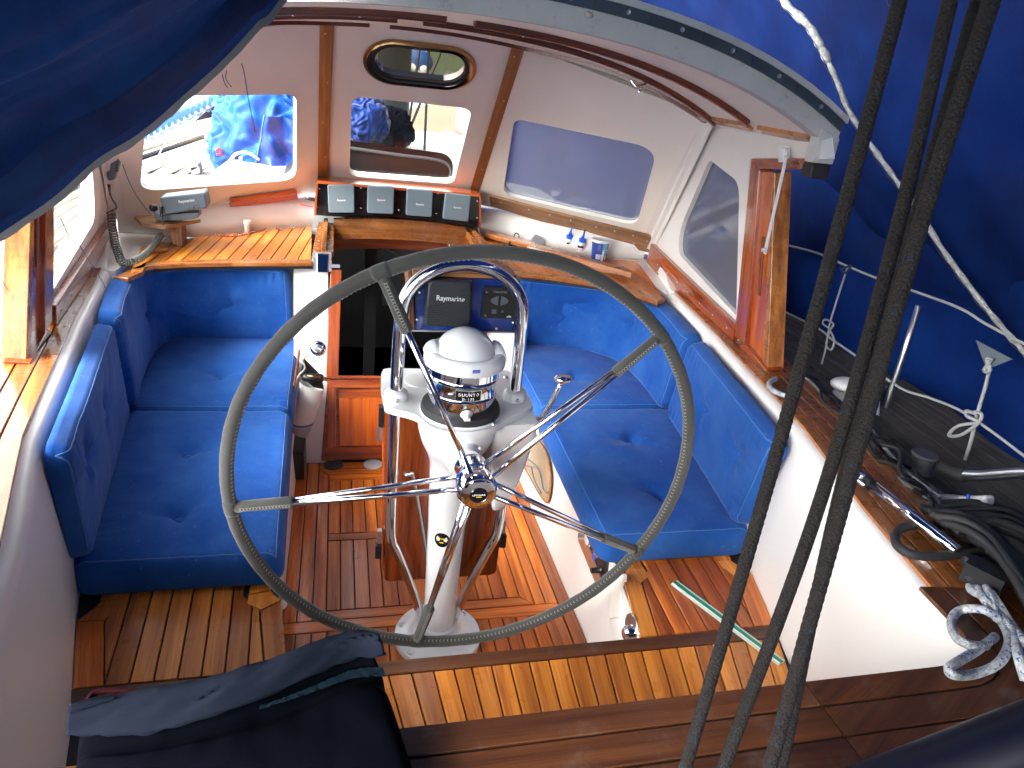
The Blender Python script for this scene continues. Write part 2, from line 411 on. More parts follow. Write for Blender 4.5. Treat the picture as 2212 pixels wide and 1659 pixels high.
NAVY = cloth('navy_bag_canvas', (.0010, .0015, .0035), .5, (.0028, .004, .007), .9, .3, .0, 700)
SLATE = cloth('faded_slate_canvas', (.008, .011, .020), .7, (.019, .025, .038), .85, .25, .0, 700)
GLASS = pane_mat('clear_acrylic', (.93, .95, .95), .003, streak=.004, refl=.016)
SMOKE = pane_mat('smoked_acrylic', (.42, .40, .36), .05, (.35, .32, .28), .04)
NAVY.node_tree.nodes['Principled BSDF'].inputs['Specular IOR Level'].default_value = .03; SLATE.node_tree.nodes['Principled BSDF'].inputs['Specular IOR Level'].default_value = .06
HAZY = pane_mat('dusty_acrylic', (.85, .86, .88), .54, (.38, .41, .48), .05)
SMOKD = pane_mat('dark_smoked_acrylic', (.05, .045, .04), .004, (.2, .17, .13), .004, .008)
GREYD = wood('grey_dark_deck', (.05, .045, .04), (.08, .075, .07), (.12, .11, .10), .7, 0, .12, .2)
# ================================================================== structure: sole, benches, bulkhead, coaming, decks
Z0, ZS, ZC = 0.0, 0.33, 0.80                 # sole, seat deck, coaming top
def rect(x0, x1, y0, y1, z): return [A(x0, y0, z), A(x1, y0, z), A(x1, y1, z), A(x0, y1, z)]
# ---- cockpit sole
sole = mk('floor', *g_prism(rect(-.49, .49, -.60, 1.12, -.0085), (0, 0, -.03)), CAULK)
tag(sole, 'varnished teak cockpit floor with black seams and a framed hatch', None, None, 'structure')
Yd, Xd = A(0, 1, 0), A(1, 0, 0); G = .004
def boards(xs, y0, y1, z, m, par, skip=()):
    for i in range(len(xs) - 1):
        if i in skip: continue
        plank(rect(xs[i] + G / 2, xs[i + 1] - G / 2, y0, y1, z), m, par, Yd)
boards([-.468, -.424, -.378], .107, 1.04, Z0, TEAKR, sole)
boards([.341, .379, .422], .107, 1.04, Z0, TEAKR, sole)
boards([.422, .468], -.55, 1.06, Z0, TEAKR, sole)
hx = [-.336, -.292, -.246, -.198, -.155, -.105, -.056, -.006, .053, .106, .157, .207, .254, .297]
boards(hx, .148, .500, Z0, TEAKR, sole)
boards(hx, .545, .900, Z0, TEAKR, sole)
plank(rect(-.334, .295, .504, .541, Z0), TEAKR, sole, Xd)
plank(rect(-.334, .295, .904, .944, Z0), TEAKR, sole, Xd)
plank([A(-.376, .107, 0), A(-.338, .148, 0), A(-.338, .94, 0), A(-.376, .98, 0)], TEAKR, sole, Yd)
plank([A(.339, .107, 0), A(.299, .148, 0), A(.299, .94, 0), A(.339, .98, 0)], TEAKR, sole, Yd)
plank([A(-.374, .107, 0), A(.337, .107, 0), A(.297, .144, 0), A(-.334, .144, 0)], TEAKR, sole, Xd)
plank([A(-.374, .985, 0), A(.337, .985, 0), A(.297, .948, 0), A(-.334, .948, 0)], TEAKR, sole, Xd)
plank(rect(-.376, .339, .989, 1.04, Z0), TEAKR, sole, Xd)
plank(rect(-.468, .42, .059, .103, Z0), TEAKR, sole, Xd)
boards([-.468] + [-.424 + .0458 * i for i in range(18)] + [.421], -.55, .055, Z0, TEAKR, sole, ())
# ---- benches
OUT = [(-.99, .72), (-.955, .735), (-.74, .777), (-.51, .822), (-.14, .918), (.05, .95), (.30, .99), (.54, 1.03), (1.09, 1.10), (1.5, 1.165), (2.0, 1.25)]
def xi(y): return float(np.interp(y, [a for a, b in OUT], [b for a, b in OUT]))
def xb(y): return xi(y) - .006
SIDE = [-1]
def xin(y): return float(np.interp(y, [-.60, -.39, -.10, .72, 1.4], [.405, .412, .452, .478, .478])) if SIDE[0] < 0 else float(np.interp(y, [-.60, -.39, -.15, .10, .72, 1.4], [.44, .457, .497, .495, .482, .478]))
bench = {}
for s, nm in ((-1, 'port'), (1, 'starboard')):
    lab = 'left teak topped cockpit bench under blue cushions' if s < 0 else 'right teak topped cockpit bench with white riser and lockers'
    SIDE[0] = s
    b = thing('cockpit_bench', (s * .68, .4, ZS), lab, 'bench', 'side benches of the cockpit'); bench[s] = b
    ys = [-.432, -.10, .72, 1.30]
    base = [A(s * (xin(y) + (.012 if y > -.1 else .002)), y, ZS - .0085) for y in ys] + [A(s * xb(y), y, ZS - .0085) for y in ys[::-1]]
    mk('seat_base', *g_prism(base, (0, 0, -.03)), CAULK, b)
    # riser: the white face below the seat
    rz = [A(s * (xin(y) + (.012 if s < 0 else .0)), y, ZS - .011) for y in (-.60, -.39, -.10, .3, .72, 1.16)]
    rb = [A(s * .468, y, -.01) for y in (-.60, -.39, -.10, .3, .72, 1.06)]
    v = []; f = []
    for k in range(6):
        t, q = rz[k], rb[k]
        v += [q, q * .35 + t * .65 - A(0, 0, .0), t, t + A(s * .03, 0, 0), q + A(s * .03, 0, 0)]
    for k in range(5):
        for j in range(5): a = k * 5 + j; c = k * 5 + (j + 1) % 5; f.append([a, c, c + 5, a + 5])
    f += [[0, 1, 2, 3, 4], [29, 28, 27, 26, 25]]
    mk('riser', v, f, GEL, b)
    # visible aft part of the seat: margin board, fore and aft boards, corner blocks
    e0, e1 = A(s * xin(-.39), -.388, ZS), A(s * (xin(-.165) - .002), -.165, ZS)
    w = .046
    sx = A(s, 0, 0)
    plank([e0, e0 + sx * w, e1 + sx * w - A(0, .03, 0), e1], TEAK, b, e1 - e0, .012)
    o0, o1 = A(s * (xb(-.39) - .002), -.388, ZS), A(s * (xb(-.19) - .002), -.19, ZS)
    plank([o0, o0 - sx * w * 1.25, o1 - sx * w * 1.25, o1], TEAKR, b, o1 - o0, .012)
    plank([e1 + A(0, .004, 0), e1 + sx * w + A(0, -.026, 0), e1 + sx * (w * 1.75) + A(0, .0, 0), e1 + sx * (w * 1.75) + A(0, .03, 0), e1 + sx * .026 + A(0, .038, 0), e1 + sx * .018 + A(0, .022, 0)], TEAK, b, Yd, .012, .0004)
    plank([o1 + A(0, .004, 0), o1 - sx * w * 1.25 + A(0, .004, 0), o1 - sx * w * 1.7 + A(0, .04, 0), o1 - sx * w * 1.7 + A(0, .07, 0), o1 - sx * .035 + A(0, .07, 0), o1 - sx * .022 + A(0, .04, 0)], TEAK, b, Yd, .012, .0004)
    plank([e1 + sx * .03 + A(0, .045, 0), e1 + sx * (w * 1.75) + A(0, .034, 0), e1 + sx * (w * 1.75) + A(0, .22, 0), e1 + sx * .012 + A(0, .22, 0)], TEAK, b, Yd, .012)
    plank([o1 - sx * .03 + A(0, .075, 0), o1 - sx * (w * 1.7) + A(0, .075, 0), o1 - sx * (w * 1.7) + A(0, .25, 0), o1 - sx * .012 + A(0, .25, 0)], TEAK, b, Yd, .012)
    hx_ = lambda y: s * (xb(y) - .0585 - G)
    fld = [e0 + sx * (w + G), o0 - sx * (w * 1.25 + G), A(hx_(-.20), -.20, ZS), A(s * (xb(-.12) - .086), -.150, ZS), A(s * (xb(-.1) - .086), .05, ZS), A(s * (xin(-.1) + .086), .05, ZS), A(s * (xin(-.12) + .086), -.135, ZS), A(s * (xin(-.17) + w + G), -.165 - .028, ZS)]
    # corner triangles first/last boards cut by the blocks: the field runs between them
    wd = [.048] * 16; fld = [np.asarray(q) for q in fld]
    dr = unit(A(s * .055, 1, 0))
    p0 = e0 + sx * (w + G / 2) if s > 0 else o0 + A(w * 1.25, 0, 0)
    strips(fld, (e0 + sx * (w + G / 2)) if s > 0 else (o0 + A(w * 1.25 + G / 2 - .096, 0, 0)), dr, wd, G, TEAK if s < 0 else TEAKR, b, .012)
    for k, yy in enumerate((-.142,)):
        lathe('drain', [(.0, -.02), (.018, -.02), (.026, .0), (.030, .002), (.030, -.03)], A(s * (xin(yy) + .012), yy + .012, ZS - .012), GEL, b)
        lathe('drain', [(.0, -.02), (.016, -.02), (.024, .0), (.028, .002), (.028, -.03)], A(s * (xb(yy) - .016), yy + .01, ZS - .012), STEEL, b)
# margin of bare white under the seat cushion, inner edge
# ---- the cross seat aft of the wheel
xs = thing('cross_bench', (.0, -.6, ZS), 'teak slatted helm seat running across behind the steering wheel', 'bench')
mk('seat_base', *g_prism(rect(-.86, .86, -.96, -.395, ZS - .0085), (0, 0, -.03)), CAULK, xs)
mk('seat_front', *g_prism(rect(-.47, .47, -.425, -.41, ZS - .036), (0, 0, -.31)), GEL, xs)
plank([A(-.865, -.432, ZS), A(.865, -.432, ZS), A(.875, -.392, ZS), A(-.875, -.392, ZS)], DARKT, xs, Xd, .012)
sm = [-.187, -.135, -.084, -.036, .006, .054, .099, .147, .196, .243, .292]
sm = [-.187 - .05 * k for k in range(13, 0, -1)] + sm + [.292 + .049 * k for k in range(1, 12)]
def xa(x0, y): return .05 + (x0 - .05) * (1 - (-.432 - y) * (.65 if x0 < .05 else .45))
for i in range(len(sm) - 1):
    a, b_ = sm[i] + G / 2, sm[i + 1] - G / 2; y0, y1 = -.436, -.95
    q = [A(a, y0, ZS), A(b_, y0, ZS), A(xa(b_, y1), y1, ZS), A(xa(a, y1), y1, ZS)]
    plank(q, TEAK, xs, q[3] - q[0], .012)
# ---- coaming ring: side walls, round aft corners, aft wall
def ring_path():
    P = [(y, xi(y)) for y in (1.75, 1.5, 1.2, .9, .6, .3, .05, -.14, -.32, -.51, -.66, -.78)]
    pts = [A(x, y, 0) for y, x in P]
    cx, cy, r = xi(-.78) - .095, -.87, .085
    for k in range(1, 8):
        a = -math.radians(90 * k / 8); pts.append(A(cx + .083 * math.cos(a) + .004, cy + .085 * math.sin(a), 0))
    pts.append(A(cx - .02, -.955, 0)); pts.append(A(.4, -.955, 0)); pts.append(A(.1, -.955, 0))
    L = [mir(p) for p in pts[::-1]]
    return pts + L
RP = ring_path(); nR = len(RP)
def rnorm(i):
    a = RP[max(i - 1, 0)]; b = RP[min(i + 1, nR - 1)]; d = unit(b - a); return A(-d[1], d[0], 0)
RN = [rnorm(i) for i in range(nR)]
if RN[0][0] < 0: RN = [-n for n in RN]
coam = thing('cockpit_coaming', (0, .2, ZC), 'white coaming wall round the cockpit with teak capping', 'coaming')
prof = [(-.006, .30), (-.004, .60), (.0, .765), (.005, .784), (.014, .795), (.028, .800), (.21, .800), (.215, .70), (.215, .60)]
v = []; f = []
for i in range(nR):
    for dx, z in prof: v.append(RP[i] + RN[i] * dx + A(0, 0, z))
npf = len(prof)
for i in range(nR - 1):
    for j in range(npf - 1): f.append([i * npf + j, i * npf + j + 1, (i + 1) * npf + j + 1, (i + 1) * npf + j])
mk('coaming_wall', v, f, GEL, coam, True)
def cap_piece(i0, i1, a, b, m, th=.0075, zt=ZC + .008):
    top = []; 
    for i in range(i0, i1 + 1): top.append((RP[i] + RN[i] * a, RP[i] + RN[i] * b))
    v = []; f = []; n = len(top)
    d0 = unit(top[-1][0] - top[0][0])
    for k, (p, q) in enumerate(top):
        ds = unit(q - p) * .0012; e = A(0, 0, 0)
        if k == 0: e = unit(top[1][0] - top[0][0]) * .0015
        if k == n - 1: e = -unit(top[-1][0] - top[-2][0]) * .0015
        for w, z in ((p + e, zt - th), (p + e, zt - .0012), (p + ds + e, zt), (q - ds + e, zt), (q + e, zt - .0012), (q + e, zt - th)): v.append(w + A(0, 0, z))
    for k in range(n - 1):
        for j in range(5): f.append([k * 6 + j, k * 6 + j + 1, (k + 1) * 6 + j + 1, (k + 1) * 6 + j])
    f += [[5, 4, 3, 2, 1, 0], [(n - 1) * 6 + j for j in range(6)]]
    c = np.mean([np.asarray(q) for q in v], 0)
    return mk('plank', v, f, m, coam, False, (c, d0, A(0, 0, 1)))
mk('cap_base', *(lambda vv: (vv, [[2 * i, 2 * i + 1, 2 * i + 3, 2 * i + 2] for i in range(nR - 1)]))([RP[i] + RN[i] * w + A(0, 0, ZC + .0035) for i in range(nR) for w in (.030, .205)]), CAULK, coam)
fy = [i for i in range(nR)]
cor = 12 + 7       # index of the end of the starboard corner
for (i0, i1, m) in ((0, 5, CAP), (5, 11, CAP), (11, cor + 1, DARKT), (cor + 1, nR - cor - 2, DARKT), (nR - cor - 2, nR - 12, DARKT), (nR - 12, nR - 6, CAP), (nR - 6, nR - 1, CAP)):
    offs = [.028, .070, .114, .158, .206] if m is CAP else [.004, .052, .104, .156, .208, .26]
    for k in range(len(offs) - 1):
        if m is DARKT and k == 0 and False: continue
        cap_piece(i0, i1, offs[k] + .002, offs[k + 1] - .002, m)
# ---- main bulkhead
PB, NB = A(0, 1.06, 0), unit(A(0, 1, -.375))
def bh(u, v): return onp(u, v, PB, NB)
def bz(x, z, off=0): return A(x, 1.06 + .375 * z, z) - NB * off
BACK = NB * .03
bulk = thing('main_bulkhead', (0, 1.3, .4), 'sloping white bulkhead with the companionway framed in mahogany', 'bulkhead')
for s in (-1, 1):
    mk('bulkhead_panel', *g_prism([A(s * .345, 1.06 - .0225, -.06), A(s * .345, 1.06 + .297, .792), A(s * .345, 1.45, .792), A(s * .345, 1.45, -.06)], (s * .138, 0, 0)), GEL, bulk)
    mk('bulkhead_panel', *g_prism([A(s * .483, 1.45, .0), A(s * 1.25, 1.45, .0), A(s * 1.25, 1.45, .775), A(s * .483, 1.45, .775)], (0, .03, 0)), GEL, bulk)
    # frame post beside the opening
    P_('door_frame', [bz(s * .352, .335, .012), bz(s * .300, .335, .012), bz(s * .288, .765, .012), bz(s * .335, .765, .012)], NB * .05, MAHOG, bulk, A(0, .35, 1), NB, .004)
# companionway washboard with two raised panels
door = thing('washboard', bz(0, 0), 'polished mahogany lower companionway door with raised panels', 'door')
P_('door_board', [bz(-.372, .0, .004), bz(.372, .0, .004), bz(.345, .335, .004), bz(-.345, .335, .004)], NB * .02, MAHOG, door, A(1, 0, 0), NB, .003)
c5 = crop(650, 620, .3497)
for s in (-1, 1):
    q = [bh(*c5(489, 985)), bh(*c5(800, 985)), bh(*c5(800, 1350)), bh(*c5(489, 1362))]
    x0, x1 = q[0][0], -.085; z1, z0 = q[0][2], q[3][2]
    fr = lambda a, z, o: bz(s * a, z, o)
    # rails and stiles stand proud of the groove
    P_('door_stile', [fr(.352, z0 - .05, .014), fr(-x0, z0 - .05, .014), fr(-x0, z1 + .045, .014), fr(.340, z1 + .045, .014)][::s], NB * .011, MAHOG, door, A(0, .37, 1), NB, .003)
    P_('raised_panel', [fr(-x0 - .012, z0 + .012, .013), fr(-x1 + .012, z0 + .012, .013), fr(-x1 + .012, z1 - .012, .013), fr(-x0 - .012, z1 - .012, .013)][::s], NB * .01, FLAME, door, A(0, .37, 1), NB, .006)
P_('door_rail', [bz(-.34, .295, .015), bz(.34, .295, .015), bz(.338, .332, .015), bz(-.338, .332, .015)], NB * .012, MAHOG, door, Xd, NB, .003)
P_('door_rail', [bz(-.366, .006, .015), bz(.366, .006, .015), bz(.362, .055, .015), bz(-.362, .055, .015)], NB * .012, MAHOG, door, Xd, NB, .003)
P_('door_stile', [bz(-.072, .06, .0142), bz(.072, .06, .0142), bz(.072, .29, .0142), bz(-.072, .29, .0142)], NB * .011, MAHOG, door, A(0, .37, 1), NB, .003)
P_('door_cap', [bz(-.345, .332, .022), bz(.345, .332, .022), bz(.345, .345, .022), bz(-.345, .345, .022)], NB * .03, MAHOG, door, Xd, NB, .003)
# ---- shelves on the bridge deck, each side of the companionway
def shelf_poly(s):
    if s < 0: fr = [(675, 566), (500, 566), (400, 568), (330, 572), (285, 582), (250, 597)]; bk = [(305, 533), (420, 513), (550, 499), (674, 487)]
    else: fr = [(1065, 575), (1128, 590), (1200, 598), (1290, 612), (1365, 630), (1423, 651)]; bk = [(1357, 590), (1300, 560), (1180, 533), (1045, 500)]
    return [onz(u, v, ZC) for u, v in fr], [onz(u, v, ZC) for u, v in bk]
for s in (-1, 1):
    lab = 'left teak planked shelf behind the corner cushion' if s < 0 else 'right teak shelf carrying glue bottles and tub'
    fr, bk = shelf_poly(s)
    if s > 0:
        bk = [mir(p) for p in shelf_poly(-1)[1]]; bk[0] = A(1.17, 1.62, ZC); fr[0] = A(.41, 1.36, ZC)
    sh = thing('side_shelf', np.mean(fr + bk, 0), lab, 'shelf', 'shelves either side of the companionway')
    poly = fr + bk
    mk('shelf_base', *g_prism([p - A(0, 0, .009) for p in poly], (0, 0, -.02)), CAULK, sh)
    # curved front margin with a rounded lip
    n = len(fr); inn = []
    cc = np.mean(poly, 0)
    for i, p in enumerate(fr):
        d = unit(fr[min(i + 1, n - 1)] - fr[max(i - 1, 0)]); nn = np.cross(A(0, 0, 1), d); nn = nn if nn @ (cc - p) > 0 else -nn; inn.append(p + nn * .045)
    for i in range(n - 1):
        plank([fr[i] - unit(inn[i] - fr[i]) * .006, fr[i + 1] - unit(inn[i + 1] - fr[i + 1]) * .006, inn[i + 1], inn[i]] if True else 0, CAP, sh, fr[i + 1] - fr[i], .016, .003)
    q = inn + bk
    # planks across, running from front to back with a lean as photographed
    fx = sorted([p[0] for p in inn]);
    a = inn[0] if s < 0 else inn[0]
    w = .0525
    lo, hi = min(p[0] for p in q), max(p[0] for p in q)
    if s < 0:
        strips(q, A(lo - .02, 1.35, ZC), unit(A(.10, 1, 0)), [w] * 17, G, TEAK, sh)
    else:
        strips(q, A(lo - .02, 1.35, ZC), unit(A(-.08, 1, 0)), [.11] * 10, .001, TEAKR, sh)
    # white riser behind the shelf, up to the foot of the windscreen
    bb = [mir(p) for p in shelf_poly(-1)[1]] if s > 0 else list(bk)
    bb = sorted(bb, key=lambda p: abs(p[0])); bb[-1] = A(s * 1.22, 1.66, ZC)
    top = [A(s * .38, 2.05, .925), A(s * .60, 1.97, .925), A(s * .85, 1.84, .925), A(s * 1.21, 1.62, .925)]
    if len(bb) < 4: bb = bb + [bb[-1]]
    v = []; f = []
    for p, t in zip(bb, top):
        v += [p, p * .3 + t * .7 + A(0, 0, .012), t + A(0, -.0, .0), t + A(0, .05, .004), p + A(0, .08, 0)]
    for k in range(3):
        for j in range(5): a_ = k * 5 + j; c_ = k * 5 + (j + 1) % 5; f.append([a_, c_, c_ + 5, a_ + 5])
    f += [[0, 1, 2, 3, 4], [19, 18, 17, 16, 15]]
    mk('shelf_upstand', v, f, GEL, sh, True)
    mk('corner_fill', *g_prism([A(s * q[0], q[1], .7975) for q in ((1.02, 1.60), (1.09, 1.10), (1.33, 1.10), (1.40, 1.95), (.95, 1.98))], (0, 0, -.04)), GEL, sh)
    # white end block where shelf meets the side
    e0 = A(s * 1.22, 1.66, ZC); e1 = A(s * (xi(1.12) - .0), 1.12, ZC)
    P_('end_block', [A(s * 1.115, 1.10, ZC + .006), A(s * 1.24, 1.66, ZC + .10), A(s * 1.30, 1.60, ZC + .10), A(s * 1.16, 1.08, ZC + .007)], (0, 0, -.30), GEL, sh, None, bv=.008)
# ---- hatch slide rails beside the companionway
for s in (-1, 1):
    zr = .835
    lab = 'left varnished hatch slide rail with rounded end' if s < 0 else 'right varnished hatch slide rail beside the shelf'
    t = thing('hatch_rail', (s * .37, 1.6, zr), lab, 'rail', 'hatch rails of the companionway')
    y0, y1 = (1.36, 1.93) if s < 0 else (1.30, 1.93)
    oo = round_poly([A(s * .322, y0, zr), A(s * .408, y0, zr), A(s * .40, y1, zr), A(s * .325, y1, zr)], [.03, .03, 0, 0])
    P_('rail_top', oo, (0, 0, -.022), CAP, t, Yd, bv=.003)
    P_('runner', [A(s * .352, y0 + .03, zr + .02), A(s * .372, y0 + .03, zr + .02), A(s * .372, y1, zr + .02), A(s * .352, y1, zr + .02)], (0, 0, -.0195), CAP, t, Yd, bv=.002)
    P_('rail_side', [A(s * .325, y0 + .02, zr - .023), A(s * .40, y0 + .03, zr - .023), A(s * .395, y1, zr - .023), A(s * .325, y1, zr - .023)], (0, 0, -.05), MAHOG, t, Yd)
    for k in range(4): lathe('screw', [(.0, .0015), (.0028, .001), (.0032, 0)], A(s * .388, y0 + .06 + .13 * k, zr), STEEL, t, seg=8)
    if s > 0:
        P_('runner', [A(.322, y0 + .03, zr + .012), A(.338, y0 + .03, zr + .012), A(.338, y1, zr + .012), A(.322, y1, zr + .012)], (0, 0, -.0115), CAP, t, Yd, bv=.002)
# ---- header beams across the companionway
hd = thing('hatch_header', (0, 1.9, .8), 'curved varnished beam across the companionway below instruments', 'beam')
def arc_board(y, z0l, z1l, sag, th, m, name, n=14, x=.325):
    v = []; f = []
    for i in range(n + 1):
        t = -1 + 2 * i / n; zz = sag * (1 - t * t)
        for yy in (y, y + th):
            v += [A(t * x, yy, z0l + zz), A(t * x, yy, z1l + zz)]
    for i in range(n):
        a = i * 4; f += [[a, a + 4, a + 5, a + 1], [a + 2, a + 3, a + 7, a + 6], [a, a + 2, a + 6, a + 4], [a + 1, a + 5, a + 7, a + 3]]
    f += [[0, 1, 3, 2], [n * 4, n * 4 + 2, n * 4 + 3, n * 4 + 1]]
    return mk(name, v, f, m, hd, False, (A(0, y, z0l), Xd, A(0, 0, 1)))
arc_board(1.88, .762, .862, .018, .03, CAP, 'header_board')
arc_board(1.96, .690, .760, .02, .04, MAHOG, 'inner_beam')
# ---- dark cabin seen through the companionway
cab = thing('cabin_interior', (0, 2.3, 0), 'dark saloon below deck seen through the open companionway', 'cabin', None)
cab['kind'] = 'structure'; del cab['category']
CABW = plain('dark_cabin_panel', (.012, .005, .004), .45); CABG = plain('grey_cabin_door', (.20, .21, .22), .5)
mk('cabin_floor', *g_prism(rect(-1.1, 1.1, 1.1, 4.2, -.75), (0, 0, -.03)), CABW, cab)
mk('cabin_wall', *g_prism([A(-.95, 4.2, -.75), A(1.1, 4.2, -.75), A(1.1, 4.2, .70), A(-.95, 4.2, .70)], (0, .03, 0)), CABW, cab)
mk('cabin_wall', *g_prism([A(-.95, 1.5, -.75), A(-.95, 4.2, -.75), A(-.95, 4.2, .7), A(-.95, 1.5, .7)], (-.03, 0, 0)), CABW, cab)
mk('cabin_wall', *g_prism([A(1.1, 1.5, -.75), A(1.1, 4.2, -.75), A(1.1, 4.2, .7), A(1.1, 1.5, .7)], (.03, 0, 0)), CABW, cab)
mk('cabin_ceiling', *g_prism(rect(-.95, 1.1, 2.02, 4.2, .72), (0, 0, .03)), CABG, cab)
mk('door_post', *g_box(ony(800, 620, 2.5) * A(1, 1, 0) + A(0, 0, 0), (.035, 0, 0), (0, .03, 0), (0, 0, .72)), CABW, cab)
None if True else mk('door_post', *g_box(ony(752, 620, 2.3) * A(1, 1, 0), (.02, 0, 0), (0, .03, 0), (0, 0, .7)), BLACKP, cab)
mk('door_panel', *g_prism([ony(826, 526, 2.7), ony(905, 530, 2.7), ony(905, 660, 2.7), ony(826, 660, 2.7)], (0, .03, 0)), CABG, cab)
tube('grab_line', [ony(822, 528, 2.66), ony(860, 552, 2.66), ony(900, 575, 2.66)], .008, plain('old_rope', (.35, .33, .27), .8), cab)
TURQ = plain('turquoise_towel', (.03, .38, .42), .8)
mk('towel', *g_prism([ony(908, 532, 2.6), ony(926, 533, 2.6), ony(930, 560, 2.6), ony(914, 558, 2.6)], (0, .02, 0)), TURQ, cab)
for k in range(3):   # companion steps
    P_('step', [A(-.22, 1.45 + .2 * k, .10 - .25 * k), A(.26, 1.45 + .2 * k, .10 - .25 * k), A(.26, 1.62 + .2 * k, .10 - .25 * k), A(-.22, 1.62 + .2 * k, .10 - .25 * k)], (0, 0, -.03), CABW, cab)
# ---- side decks, coachroof
for s in (-1, 1):
    lab = 'weathered pale teak side deck outside the left coaming' if s < 0 else 'dark side deck outside the right coaming under the tarpaulin'
    def xo(y): return xi(min(y, 2)) + .20
    yy = [-3.2, -2, -1, -.5, 0, .5, 1, 1.5, 2, 3, 5, 7]
    inner = [A(s * (xo(max(y, -.9)) if y < 1.6 else 1.0), y, .745) for y in yy]; outer = [A(s * float(np.interp(y, [-3.2, 0, 3, 5, 7], [1.45, 1.72, 1.74, 1.45, .9])), y, .73 + .01 * max(0, y)) for y in yy]
    sd = mk('side_deck', inner + outer + [p - A(0, 0, .03) for p in inner + outer], [[i, i + 1, i + 13, i + 12] for i in range(11)] + [[i + 24, i + 25, i + 37, i + 36] for i in range(11)] + [[i, i + 12, i + 36, i + 24] for i in (0, 11)] + [[i, i + 1, i + 25, i + 24] for i in range(11)], CAULK)
    tag(sd, lab, None, None, 'structure')
    for k in range(8):
        segs = [(-.9, .62), (.63, 2.2), (2.21, 5.0)] if k % 2 else [(-.9, 1.05), (1.06, 3.3), (3.31, 5.0)]
        for a, b_ in segs:
            def px(y, kk):
                xo_ = float(np.interp(y, [-3.2, 0, 3, 5, 7], [1.45, 1.72, 1.74, 1.45, .9])); return xo_ - .05 - .0625 * kk
            ya = np.linspace(a, b_, 3); L = [A(s * max(px(y, k) - .002, 1.0), y, .752 + .01 * max(0, y)) for y in ya]; R_ = [A(s * max(px(y, k + 1) + .002, .98), y, .752 + .01 * max(0, y)) for y in ya]
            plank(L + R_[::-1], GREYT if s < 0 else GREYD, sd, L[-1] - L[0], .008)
    # toe rail, hull side
    tr = thing('hull_side', (s * 1.74, 1, .7), ('left' if s < 0 else 'right') + ' blue hull side with wooden toe rail along the deck edge', 'hull')
    tube('toe_rail', [o + A(s * .01, 0, .035) for o in outer], .035, GREYT, tr, 8, 3)
    v = []; f = []
    for i, o in enumerate(outer):
        for dz, dx in ((.02, .02), (-.3, .0), (-.8, -.08), (-1.6, -.5)): v.append(o + A(s * dx, 0, dz))
    for i in range(11):
        for j in range(3): f.append([i * 4 + j, i * 4 + j + 1, i * 4 + j + 5, i * 4 + j + 4])
    mk('hull_plating', v, f, plain('hull_blue_paint', (.02, .05, .2), .25, coat=.5), tr, True)
cr = mk('coachroof', *g_prism(round_poly([A(-1.0, 2.16, .93), A(1.0, 2.16, .93), A(.85, 6, .93), A(-.85, 6, .93)], .12), (0, 0, -.2)), plain('grey_nonskid_deck', (.24, .25, .245), .7, bumps=.8, bscale=350))
tag(cr, 'grey non-skid coachroof in front of the windscreen', None, None, 'structure')
bevel(cr, .02, 3)
# ================================================================== hard dodger: windscreen, sides, roof
dg_ = thing('hard_dodger', (0, 1.2, 1.3), 'white hard dodger with raked windscreen, side windows and curved roof', 'hardtop')
PAb, PBt = A(.38, 2.03, 1.015), A(.346, 1.19, 1.70)          # pillar foot and head
dn = unit(PAb - PBt); PA0 = PAb + dn * .12                    # carried down behind the instruments
NC = unit(A(0, .685, .84)); NC = unit(np.cross(A(1, 0, 0), PBt - PAb)); NC = NC if NC[1] > 0 else -NC   # outward (forward/up)
def onC(u, v): return onp(u, v, PAb, NC)
TH = .028
ctr_out = [mir(PA0), PA0, PBt + A(0, -.012, .012), mir(PBt) + A(0, -.012, .012)]
q = [onC(758, 208), onC(1012, 235), onC(975, 395), onC(752, 380)]
xh = .252; yt, yb = q[0], q[3]
hole = round_poly([A(-xh, *yt[1:]), A(xh - .008, *yt[1:]), A(xh + .010, *yb[1:]), A(-xh, *yb[1:])], .055, 7)
oc = A(0, (1.219 + 1.424) / 2, (1.6765 + 1.509) / 2); upd = -dn * A(0, 1, 1); upd = unit(upd)
def oval(rx, ry, off=0, n=40):
    out = []
    for k in range(n):
        a = 2 * math.pi * k / n; cx = (rx - ry) * (1 if math.cos(a) > 0 else -1)
        out.append(oc + A(cx + ry * math.cos(a), 0, 0) + upd * ry * math.sin(a) + NC * off)
    return out
ov = oval(.190, .100)
v, f = g_holed(ctr_out, [hole, ov], NC * TH)
fp = mk('windscreen_panel', v, f, LINER, dg_); bevel(fp, .004, 2, 50)
P_('window_pane', [p + NC * .016 for p in hole], NC * .005, SMOKE if False else GLASS, dg_)
# oval port with polished frame
def ring(fn_out, fn_in, off0, off1, m, name):
    a = fn_out(off0); b = fn_out(off1); c = fn_in(off1); d = fn_in(off0); n = len(a); v = a + b + c + d; f = []
    for i in range(n):
        j = (i + 1) % n
        for k in range(4): k2 = (k + 1) % 4; f.append([k * n + i, k * n + j, k2 * n + j, k2 * n + i])
    o = mk(name, v, f, m, dg_, True); e = o.modifiers.new('edge', 'EDGE_SPLIT'); e.split_angle = math.radians(45); return o
ring(lambda o: oval(.215, .122, o), lambda o: oval(.198, .106, o), 0.002, -.010, BRASS, 'oval_frame')
ring(lambda o: oval(.204, .112, o), lambda o: oval(.187, .096, o), -.008, -.014, CHROME, 'oval_frame')
ring(lambda o: oval(.189, .099, o), lambda o: oval(.174, .086, o), .03, -.004, RUBBER, 'oval_gasket')
ring(lambda o: oval(.180, .092, o), lambda o: oval(.170, .084, o), .03, .006, CHROME, 'oval_frame')
P_('oval_pane', oval(.178, .090, .022), NC * .004, SMOKE, dg_)
